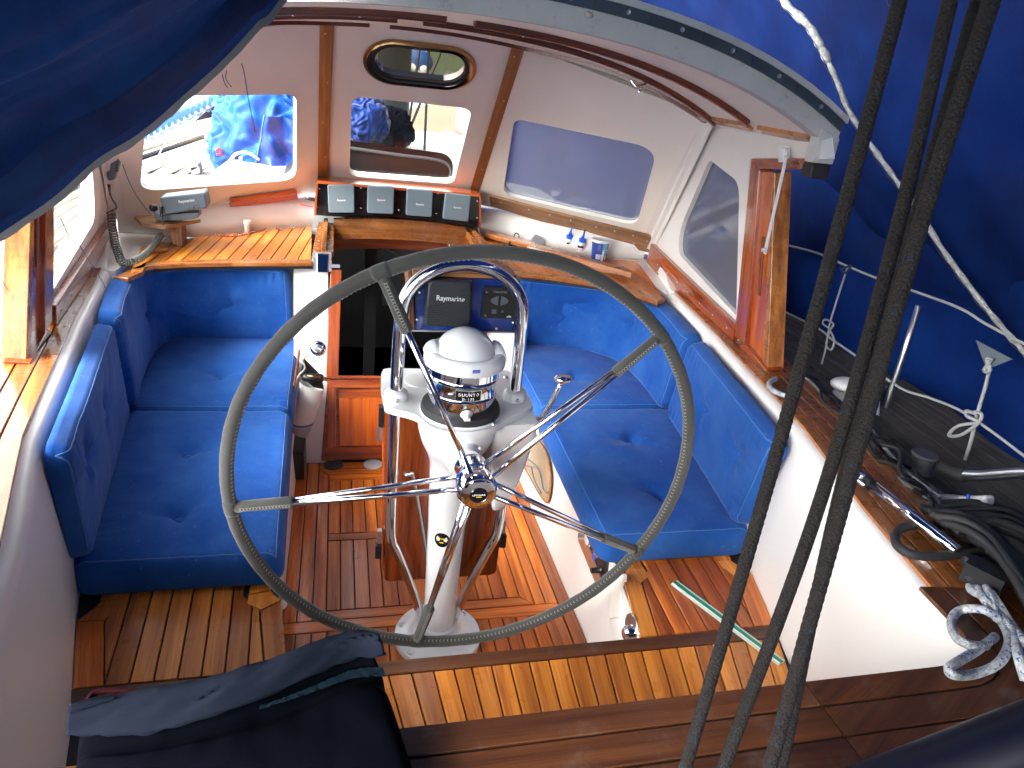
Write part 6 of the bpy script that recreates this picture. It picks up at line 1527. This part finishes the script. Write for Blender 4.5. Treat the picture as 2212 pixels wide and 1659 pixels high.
lr('deck_rope', 'long pale rope running aft along the right side deck', [(1760, 870), (1800, 900), (1890, 940), (1930, 990), (1990, 1040), (2060, 1085)], .007, GB)
lr('deck_rope', 'thin pale rope crossing the right deck below the guard wires', [(1885, 930, .80), (1900, 955, .80), (1960, 1020, .80), (2030, 1075, .80)], .005, WIRE)
lr('deck_rope', 'dark rope lying along the right side deck edge', [(1690, 790), (1740, 840), (1800, 900), (1860, 960), (1930, 1030), (1985, 1090)], .009, SH)
lr('deck_rope', 'black doubled cable beside the right cap rail', [(1720, 800), (1780, 850), (1850, 905), (1880, 950)], .010, RUBBER, zd + .02)
bh_ = thing('boat_hook', onz(1960, 1100, .83), 'chromed tube with fork end lying along the right cap rail', 'boat hook')
a, b = onz(1872, 1040, .84), onz(2068, 1192, .84); tube('hook_pole', [a, b], .0135, CHROME, bh_, 18, smoothpath=False)
tube('hook_end', [onz(1845, 1025, .84), onz(1860, 1032, .84), a], .015, CHROME, bh_, 14)
for dv in (-10, 8): tube('hook_fork', [onz(1838, 1022 + dv * 1.6, .84), onz(1852, 1028 + dv, .845), onz(1868, 1046 + dv * .3, .84)], .006, CHROME, bh_)
lathe('pole_collar', [(.0145, -.01), (.0155, -.01), (.0155, .01), (.0145, .01)], a * .97 + b * .03, BLACKP, bh_, unit(b - a), 16)
hk = thing('fender_hook', onx(2060, 1025, 1.30), 'curved grey tube with black rubber end at the right edge', 'tube')
xh_ = 1.22
tube('bent_tube', [onx(2080, 1026, xh_), onx(2120, 1028, xh_), onx(2170, 1024, xh_), onx(2230, 1022, xh_), onx(2330, 1030, xh_), onx(2420, 1070, xh_)], .013, STEEL, hk, 16)
tube('rubber_end', [onx(2032, 1012, xh_), onx(2040, 1014, xh_), onx(2060, 1022, xh_), onx(2085, 1028, xh_)], .017, RUBBER, hk, 16)
wc2 = tag(P_('white_clip', [onx(2000, 1066, 1.15), onx(2062, 1072, 1.15), onx(2060, 1096, 1.15), onx(1985, 1092, 1.15)], (.04, 0, 0), WPL, None, bv=.006), 'white plastic clip with blue tape beside the black hose coil', 'clip')
tag(P_('white_tube', [onx(2062, 1072, 1.16), onx(2130, 1070, 1.16), onx(2128, 1096, 1.16), onx(2060, 1098, 1.16)], (.03, 0, 0), WPL, None, bv=.008), 'white plastic tube with blue ring beside the black hose coil', 'tube')
for u_ in (1990, 2092): tag(tube('blue_tape', [onx(u_, 1068, 1.148), onx(u_ - 1, 1082, 1.146), onx(u_ - 2, 1096, 1.148)], .004, BLUEPL), ('left' if u_ < 2000 else 'right') + ' blue tape band on the white plastic clip', 'tape')
# coil of black cable hanging over the rail at the right edge
hc_ = thing('cable_coil', onz(2150, 1200, .85), 'big coil of black cable at the right edge of the deck', 'cable coil')
rr_ = random.Random(3)
for k in range(26):
    s = k / 25; o1 = rr_.uniform(-8, 8); o2 = rr_.uniform(-10, 10)
    P = [(1990 + 60 * s + o1, 1092 + 45 * s * 1.2), (2060 + 40 * s + o1, 1100 + 60 * s + o2), (2130 + 30 * s, 1135 + 75 * s + o2), (2190 + 20 * s, 1200 + 90 * s + o1), (2250 + 10 * s, 1290 + 110 * s)]
    if k % 3 == 1: P = [(2010 + 80 * s, 1085 + 100 * s), (2090 + 50 * s, 1080 + 60 * s + o2), (2170 + 20 * s, 1095 + 60 * s + o1), (2240, 1130 + 60 * s)]
    z = .80 + .05 * math.sin(s * 3.1) + rr_.uniform(0, .03)
    Q = [onz(a, b, z - .02 * (i in (0, len(P) - 1))) for i, (a, b) in enumerate(P)]
    tube('cable_turn', Q, .0085, RUBBER, hc_, 8)
tube('cable_loop', [onz(u, v_, .83) for u, v_ in ((2040, 1138), (1985, 1134), (1950, 1140), (1934, 1158), (1940, 1180), (1965, 1196), (2010, 1202), (2080, 1196), (2130, 1190))], .0095, RUBBER, hc_, 10)
tube('cable_loop', [onz(u, v_, .83) for u, v_ in ((2085, 1212), (2098, 1206), (2112, 1215), (2114, 1236), (2100, 1250), (2086, 1240))], .010, RUBBER, hc_, 10)
mk('cable_plug', *g_box(onz(2128, 1245, .84), (.02, .01, 0), (-.015, .03, 0), (0, 0, .02)), BLACKP, hc_)
rq = random.Random(11)
tg_ = thing('deck_tangle', onz(1950, 980, .79), 'tangle of dark old lines heaped along the right side deck', 'lines')
for k in range(16):
    u0, v0 = 1720 + 17 * k, 800 + 17 * k; P = []
    for j in range(7):
        P.append((u0 + 26 * j + rq.uniform(-26, 26), v0 + 24 * j + rq.uniform(-20, 20)))
    tube('tangled_line', [onz(a, b, .785 + rq.uniform(0, .03)) for a, b in P], rq.choice([.0045, .006, .0075]), rq.choice([RUBBER, SH, SH, GB]), tg_, 7)
tube('line_loop', [onz(a, b, .80) for a, b in ((1800, 935), (1782, 922), (1790, 905), (1820, 915), (1840, 945), (1822, 960), (1800, 945))], .008, RUBBER, tg_, 8)
o = lathe('deck_pulley', [(.0, .05), (.030, .05), (.034, .046), (.028, .036), (.028, .014), (.036, .006), (.038, 0)], onz(1985, 1015, .765), plain('grey_pulley', (.06, .06, .07), .5)); tag(o, 'dark grey round block standing on the right side deck', 'pulley block')
# white and blue coil hanging over the corner
rcx = thing('rope_coil', onz(2120, 1350, .82), 'white and blue flecked rope in loops over the corner of the coaming', 'rope coil')
for P in ([(2130, 1290), (2098, 1275), (2100, 1262), (2125, 1262), (2140, 1290), (2150, 1330), (2165, 1345), (2180, 1385), (2160, 1430), (2110, 1455), (2062, 1458), (2050, 1445), (2068, 1430), (2110, 1405), (2150, 1375)],
          [(2150, 1330), (2120, 1316), (2075, 1318), (2056, 1340), (2062, 1372), (2090, 1392), (2130, 1396)], [(2110, 1268), (2130, 1300), (2160, 1330), (2190, 1370), (2200, 1420), (2215, 1470)], [(2140, 1280), (2160, 1310), (2185, 1350), (2215, 1390)]):
    tube('rope_turn', [onz(a, b, .83 + .012 * math.sin(a * .05 + b * .03)) for a, b in P], .0078, WB, rcx, 10)
# dark spar close to the helmsman at the lower right
bm_ = thing('boom_spar', atd(2100, 1640, .8), 'dark blue spar with pale edge at the lower right corner', 'spar')
a, b = atd(1900, 1725, .85), atd(2290, 1580, .80); dd = unit(b - a); sx_ = unit(np.cross(dd, CF)); 
v, f = g_tube([a - dd * .6, a, b, b + dd * .5], .042, 28); mk('spar_tube', v, f, plain('navy_spar', (.002, .003, .010), .45, spec=.2), bm_, True)
up2 = unit(np.cross(CR, dd)); 
tube('spar_edge', [a - dd * .4 + CU * .043, a + CU * .043 - CF * .004, b + CU * .043 - CF * .004, b + dd * .4 + CU * .043], .0028, WPL, bm_, smoothpath=False)
for k in range(2): tag(tube('dark_hose', [onz(u, v_, .80) for u, v_ in ((2130 + 30 * k, 1700), (2128 + 30 * k, 1640), (2160 + 25 * k, 1610), (2212, 1606 + 8 * k), (2260, 1612))], .010, RUBBER, None, 10), ('outer' if k else 'inner') + ' dark hose loop in the lower right corner', 'hose', None)
# dark canvas heap aft of the coaming
cn = thing('canvas_heap', (.6, -1.35, .78), 'dark blue canvas lying behind the aft coaming at the bottom right', 'canvas')
def heap(u, v): x = -.2 + 2.0 * u; y = -1.26 - .9 * v + .03 * math.sin(x * 6); return A(x, y - .10 * u * 0, .83 + .04 * mnoise.noise(Vector((x * 3, y * 4, 0))) - .05 * math.exp(-v / .03))
v, f = g_grid(heap, 60, 30); mk('canvas_sheet', v, f, TARP, cn, True)
# ================================================================== outside: water, pontoon, boats, covers on the foredeck
wtr, nt, b = _nt('harbour_water'); b.inputs['Base Color'].default_value = (.05, .10, .13, 1); b.inputs['Roughness'].default_value = .12
nn = noise_(nt, obco(nt, (1, 1, 1), False), 2.2, 5, .6); bump(nt, b, nn, .35, .05)
o = mk('water', [(-400, -400, -.75), (400, -400, -.75), (400, 800, -.75), (-400, 800, -.75)], [[0, 1, 2, 3]], wtr); tag(o, 'pale harbour water beside the boat', None, None, 'structure')
# wide wooden quay off the port bow: boards as far as they can be told apart are in the material
qm, nt, b = _nt('quay_boards'); w = N(nt, 'ShaderNodeTexWave', wave_type='BANDS', bands_direction='Y'); w.inputs['Scale'].default_value = 1.1; w.inputs['Distortion'].default_value = .15
nt.links.new(obco(nt, (1, 1, 1), False), w.inputs['Vector']); q = ramp(nt, [(.0, (.10, .08, .075)), (.12, (.20, .175, .165)), (1, (.24, .21, .20))], w.outputs[0]); nn = noise_(nt, obco(nt, (.3, 3, 3), False), 1, 4)
nt.links.new(mixc(nt, q, ramp(nt, [(.3, (.8, .8, .8)), (.7, (1.1, 1.1, 1.1))], nn), 1, 'MULTIPLY'), b.inputs['Base Color']); b.inputs['Roughness'].default_value = .8
qy = mk('quay', *g_prism([A(-30, 8.0, -.25), A(-3.4, 8.0, -.25), A(-1.8, 26, -.25), A(-30, 26, -.25)], (0, 0, -.5)), qm); tag(qy, 'wide pale wooden quay seen through the left window', None, None, 'structure')
# raised locker and wooden chock on the port foredeck
def PW(u, v_, y): return ony(u, v_, y)
lk = tag(mk('deck_locker', *g_prism([onz(300, 418, .96), onz(455, 402, .96), onz(448, 378, .96), onz(300, 374, .96)], (0, 0, -.05)), plain('pale_grey_locker', (.25, .26, .255), .6, bumps=.6, bscale=260)), 'pale grey non-skid hatch lid outside the left front window', 'hatch lid'); bevel(lk, .012, 3)
yk = 3.3
ck = thing('wooden_chock', PW(410, 355, yk), 'weathered wooden chock on the foredeck beyond the left window', 'chock')
o = mk('chock_top', *g_prism([PW(388, 372, yk), PW(418, 352, yk), PW(428, 354, yk), PW(428, 364, yk), PW(405, 376, yk)], (0, .12, 0)), GREYT, ck); bevel(o, .006)
mk('chock_leg', *g_prism([PW(412, 362, yk), PW(430, 360, yk), PW(432, 374, yk), PW(414, 378, yk)], (0, .1, 0)), GREYT, ck)
tk = thing('fender_block', onz(62, 545, .78), 'weathered wooden fairlead on the left deck edge', 'fairlead')
o = mk('block_top', *g_box(onz(62, 530, .80) + A(0, 0, .03), (.05, 0, 0), (.01, .12, 0), (0, 0, .018)), GREYT, tk); bevel(o, .01, 3)
for k in (-1, 1): mk('block_leg', *g_box(onz(62, 530, .80) + A(0, .06 * k, -.005), (.03, 0, 0), (0, .03, 0), (0, 0, .022)), GREYT, tk)
vt = thing('deck_vent', onz(190, 500, .76), 'pale grey deck box outside the left side window', 'deck box')
o = mk('vent_body', *g_prism([ony(175, 505, 1.9), ony(212, 505, 1.9), ony(214, 470, 1.9), ony(176, 478, 1.9)], (0, .22, 0)), plain('pale_grey_box', (.6, .63, .65), .5), vt); bevel(o, .015, 3); 
mk('vent_mouth', *g_prism([ony(184, 508, 1.895), ony(211, 512, 1.895), ony(211, 497, 1.895), ony(184, 495, 1.895)], (0, .02, 0)), BLACKP, vt)
# stanchion and lifelines on the port side
gl_ = thing('guard_rail', (-1.6, 2, 1.0), 'thin white guard lines and post beyond the left windows', 'guard rail')
tube('guard_line', [ony(250, 430, 3.0), ony(330, 330, 3.0), ony(450, 255, 3.0)], .004, WIRE, gl_, 6, smoothpath=False) if False else None
tube('guard_post', [ony(446, 290, 3.6), ony(441, 360, 3.6)], .009, WPL, gl_, 8, smoothpath=False)
tube('guard_line', [ony(300, 335, 3.2), ony(441, 288, 3.6), ony(560, 250, 4.2)], .005, WPL, gl_, 6, smoothpath=False)
tube('guard_line', [ony(340, 340, 3.2), ony(352, 318, 3.2), ony(366, 285, 3.2)], .003, WPL, gl_, 6, smoothpath=False)
wp_ = tube('white_post', [ony(178, 375, 1.75), ony(184, 415, 1.75), ony(193, 455, 1.75)], .012, WPL, gl_, 10)
# heap of bright blue canvas on the foredeck, seen through the left and centre windows
def crumple(name, lab, ctr, X, Y, Z, m, seed, amp=.12, nu=150, nv=100, cat='canvas cover'):
    def fn(u, v):
        t = math.pi * v; a = 2 * math.pi * u; d = A(math.sin(t) * math.cos(a), math.sin(t) * math.sin(a), -math.cos(t))
        s1 = d * 2.0 + A(seed, 0, 0); wv = A(mnoise.noise(Vector(s1)), mnoise.noise(Vector(s1 + 7)), mnoise.noise(Vector(s1 + 13)))
        n1 = wv[0]; n2 = 1 - abs(mnoise.noise(Vector(d * 1.8 + wv * 1.6 + A(0, seed, 0)))) * 3; n3 = 1 - abs(mnoise.noise(Vector(d * 2.6 + wv * 1.4 + A(0, 0, seed)))) * 2.2
        r = 1 + amp * 1.3 * n1 + amp * .75 * n2 + amp * .30 * n3
        return ctr + d[0] * r * X + d[1] * r * Y + d[2] * r * Z
    v, f = g_grid(fn, nu, nv, True); return tag(mk(name, v, f, m, None, True), lab, cat)
def ctr_at(u, v_, y): return ony(u, v_, y)
y1 = 3.3
c = ctr_at(575, 305, y1); crumple('canvas_bundle', 'crumpled bright blue canvas heap outside the left front window', c, A(.33, 0, 0), A(0, .25, 0), A(.02, 0, .33), TARPO, 3.3, .16)
c = ctr_at(600, 225, y1 + .35); crumple('canvas_bundle', 'light blue canvas roll on top of the blue heap', c, A(.38, 0, -.02), A(0, .2, 0), A(0, 0, .13), cloth('light_blue_canvas', (.01, .10, .26), .5, (.04, .18, .33), .5), 8.1, .12)
def flap2(u, v):
    a = [ony(548, 375, 3.0), ony(572, 248, 2.95)]; b = [ony(640, 395, 2.95), ony(652, 262, 3.0)]
    p = (a[0] * (1 - v) + a[1] * v) * (1 - u) + (b[0] * (1 - v) + b[1] * v) * u; return p + A(0, 1, 0) * (.03 * math.sin(u * 9 + v * 4) + .05 * mnoise.noise(Vector((u * 3, v * 4, 1))))
fl2 = thing('canvas_flap', flap2(.5, .5), 'glossy blue canvas flap with two eyelets in front of the blue heap', 'canvas cover')
v, f = g_grid(flap2, 40, 40); mk('flap_sheet', v, f, cloth('glossy_blue_pvc', (.003, .034, .24), .4, (.010, .075, .32), .25), fl2, True)
for a, b in ((535, 369), (532, 382)):
    p = ony(a, b, 2.9); lathe('eyelet', [(.009, 0), (.010, .004), (.017, .004), (.018, 0)], p, CHROME, fl2, (0, -1, 0), 18)
tube('flap_edge', [flap2(0, t) - A(0, .006, 0) for t in np.linspace(0, 1, 10)], .004, PIPE, fl2)
sp = thing('webbing_strap', ony(495, 350, 2.95), 'white webbing strap tying the blue canvas heap', 'strap')
tube('strap', [ony(488, 378, 2.9), ony(500, 345, 2.9), ony(512, 332, 2.9), ony(535, 330, 2.95), ony(560, 345, 3)], .009, WPL, sp); tube('strap', [ony(520, 338, 2.9), ony(522, 362, 2.9), ony(528, 385, 2.9)], .010, WPL, sp)
rk = tube('red_rope', [ony(478, 372, 3.1), ony(492, 362, 3.1), ony(505, 356, 3.1), ony(520, 352, 3.1)], .007, rope_mat('red_rope', (.6, .05, .06), (.7, .6, .6), .7, 400, .6)); tag(rk, 'red and white rope beside the blue canvas heap', 'rope')
tag(tube('red_knot', [ony(466, 325, 3.1), ony(474, 322, 3.1), ony(478, 332, 3.1), ony(468, 334, 3.1)], .008, REDP), 'small red lashing on the blue canvas heap', 'cord')
# lowered awning with a laced edge, port bow
aw = thing('awning', ony(400, 250, 3.6), 'pale blue awning with scalloped lacing beyond the left window', 'awning')
def awf(u, v):
    a = ony(295, 318, 3.5) * (1 - u) + ony(485, 222, 3.7) * u; b = ony(250, 210, 3.6) * (1 - u) + ony(440, 150, 3.9) * u; p = a + (b - a) * v; return p + A(0, .03 * math.sin(v * 8 + u * 3), .01 * math.sin(u * 60) * (v < .05))
v, f = g_grid(awf, 60, 24); mk('awning_cloth', v, f, cloth('pale_awning', (.10, .16, .22), .5, (.16, .22, .28), .7), aw, True)
tube('awning_edge', [ony(295, 308, 3.48) * (1 - t) + ony(485, 214, 3.68) * t for t in np.linspace(0, 1, 12)], .010, WPL, aw)
for k in range(15):
    t = (k + .5) / 15; p = ony(295, 300, 3.47) * (1 - t) + ony(485, 205, 3.67) * t; mk('lacing', *g_box(p, (.010, 0, 0), (0, .004, 0), (.006, 0, .028)), BLUEPL, aw)
def awf2(u, v):
    a = ony(420, 262, 3.9) * (1 - u) + ony(560, 232, 4.1) * u; b = ony(470, 218, 3.9) * (1 - u) + ony(600, 150, 4.1) * u; return a + (b - a) * v + A(0, .03 * math.sin(u * 9), 0)
v, f = g_grid(awf2, 20, 12); mk('awning_cloth', v, f, TARP, aw, True)
# centre window: blue cover, mast foot, smoked hatch sheet with a dark plate added behind it
c = ctr_at(778, 258, 3.2); crumple('canvas_bundle', 'dark blue cover lying on the coachroof behind the centre window', c, A(.17, 0, 0), A(0, .2, 0), A(0, 0, .17), cloth('navy_cover', (.002, .015, .10), .5, (.005, .028, .15), .5), 5.4, .12)
c = ctr_at(845, 280, 3.4); crumple('canvas_bundle', 'small black fold of the cover beside the mast', c, A(.14, 0, 0), A(0, .15, 0), A(0, 0, .13), NAVY, 2.2, .14)
mt = thing('mast', ony(850, 240, 4.4), 'dark mast with fittings on the foredeck behind the centre window', 'mast')
ym_ = 4.4; pm = ony(848, 250, ym_)
v, f = g_tube([A(pm[0], ym_, .7), A(pm[0] + .02, ym_, 9.0)], .13, 24); mk('mast_tube', v, f, plain('dark_mast', (.010, .011, .013), .4), mt, True)
tube('mast_track', [A(pm[0] + .0, ym_ - .10, .9), A(pm[0] + .02, ym_ - .10, 6)], .012, STEEL, mt, smoothpath=False)
for k, (u0, v0, u1, v1) in enumerate(((893, 260, 915, 205), (917, 320, 922, 205), (884, 262, 893, 200))):
    a, b = ony(u0, v0, 4.1), ony(u1, v1, 4.1); tube('halyard', [a - (b - a) * .3, b + (b - a) * 3], .010, BLACKP, mt, 8, smoothpath=False)
hg = thing('hatch_garage', ony(870, 350, 2.35), 'smoked acrylic hatch cover with rounded corner behind the centre window', 'hatch cover')
yh = 2.32
HP = round_poly([ony(740, 302, yh), ony(985, 334, yh), ony(968, 420, yh), ony(740, 405, yh)], [.0, .10, .0, 0], 10)
P_('hatch_sheet', HP, (0, .008, 0), SMOKD, hg)
tube('hatch_seal', [ony(u, v_, yh - .01) for u, v_ in ((745, 318), (800, 326), (870, 336), (930, 343), (962, 352), (974, 368), (970, 390), (960, 410))], .009, RUBBER, hg)
mk('hatch_backing', *g_prism(rect(-.60, .20, 2.36, 3.7, .955), (0, 0, -.02)), plain('dark_hatch_backing', (.05, .04, .035), .35), hg)  # plate added behind the smoked sheet to keep the view through it dark
# far boats seen through the centre window
def far_boat(lab, x, y, hullc, Lb, h, tan, grp):
    t = thing('moored_boat', (x, y, -.7), lab, 'boat', grp)
    v = []; f = []; n = 14
    for i in range(n + 1):
        s = i / n; w = 1.15 * math.sin(math.pi * min(.97, .18 + .80 * (1 - s))) ** .6; yy = y + (s - .5) * Lb
        for k, (ww, zz) in enumerate(((.15, -.9), (.75, -.55), (1.0, h))): v += [A(x - w * ww, yy, zz), A(x + w * ww, yy, zz)]
    for i in range(n):
        a = i * 6
        for (p, q) in ((0, 2), (2, 4), (1, 3), (3, 5), (0, 1)): f.append([a + p, a + q, a + q + 6, a + p + 6])
    f += [[0, 1, 3, 5, 4, 2]]
    mk('hull', v, f, hullc, t, False)
    dk = []
    for i in range(n): a = i * 6; dk.append([a + 4, a + 5, a + 11, a + 10])
    mk('deck', [p + A(0, 0, .005) for p in v], dk, tan, t)
    o = mk('cabin', *g_prism(rect(x - .7, x + .7, y - Lb * .18, y + Lb * .22, h + .45), (0, 0, -.45)), plain('cabin_grey', (.28, .29, .30), .4), t); bevel(o, .12, 3)
    for k in range(3): mk('window', *g_box(A(x - .705, y - Lb * .1 + k * Lb * .11, h + .24), (.006, 0, 0), (0, Lb * .035, 0), (0, 0, .09)), BLACKG, t)
    tube('mast', [A(x, y, h), A(x, y, h + 9)], .07, WPL, t, 10, smoothpath=False); tube('boom', [A(x, y, h + 1.1), A(x, y - Lb * .35, h + 1.1)], .06, WPL, t, 10, smoothpath=False)
    tube('sail_cover', [A(x, y - .1, h + 1.3), A(x, y - Lb * .17, h + 1.32), A(x, y - Lb * .33, h + 1.2)], .14, TARPO, t, 12)
    for s in (-1, 1):
        for k in range(5):
            yy = y + (k / 4 - .5) * Lb * .85; tube('stanchion', [A(x + s * .95, yy, h), A(x + s * .95, yy, h + .6)], .014, STEEL, t, 6, smoothpath=False)
        tube('lifeline', [A(x + s * .95, y - Lb * .43, h + .6), A(x + s * .95, y + Lb * .43, h + .6)], .008, WPL, t, 6, smoothpath=False)
        tube('shroud', [A(x + s * .9, y, h), A(x, y, h + 8.5)], .010, STEEL, t, 6, smoothpath=False)
    P_('backrest', [A(x - .5, y - Lb * .36, h + .2), A(x + .5, y - Lb * .36, h + .2), A(x + .5, y - Lb * .36, h + .75), A(x - .5, y - Lb * .36, h + .45)], (0, .05, 0), TAN, t)
    return t
TAN = plain('tan_deck', (.22, .15, .10), .7, var=.1)
far_boat('white sailboat with tan deck moored ahead, seen through the centre window', .95, 13.0, plain('boat_white', (.34, .35, .36), .3), 9, .35, TAN, 'boats moored ahead')
far_boat('second white sailboat further off beyond the first one', 4.2, 20.0, plain('boat_cream', (.30, .29, .27), .3), 9, .4, TAN, 'boats moored ahead')
ld = tag(mk('shore', *g_grid(lambda u, v: A(-160 + 320 * u, 140 + 30 * v, -.8 + (9 * v + 3 * mnoise.noise(Vector((u * 12, v, 0)))) * min(1, v * 3)), 60, 8), plain('far_green_shore', (.06, .09, .04), .9, var=.4), None, True), 'low green shore across the harbour', None, None, 'structure')
# quay on the port side and boats beyond so that the left is not empty
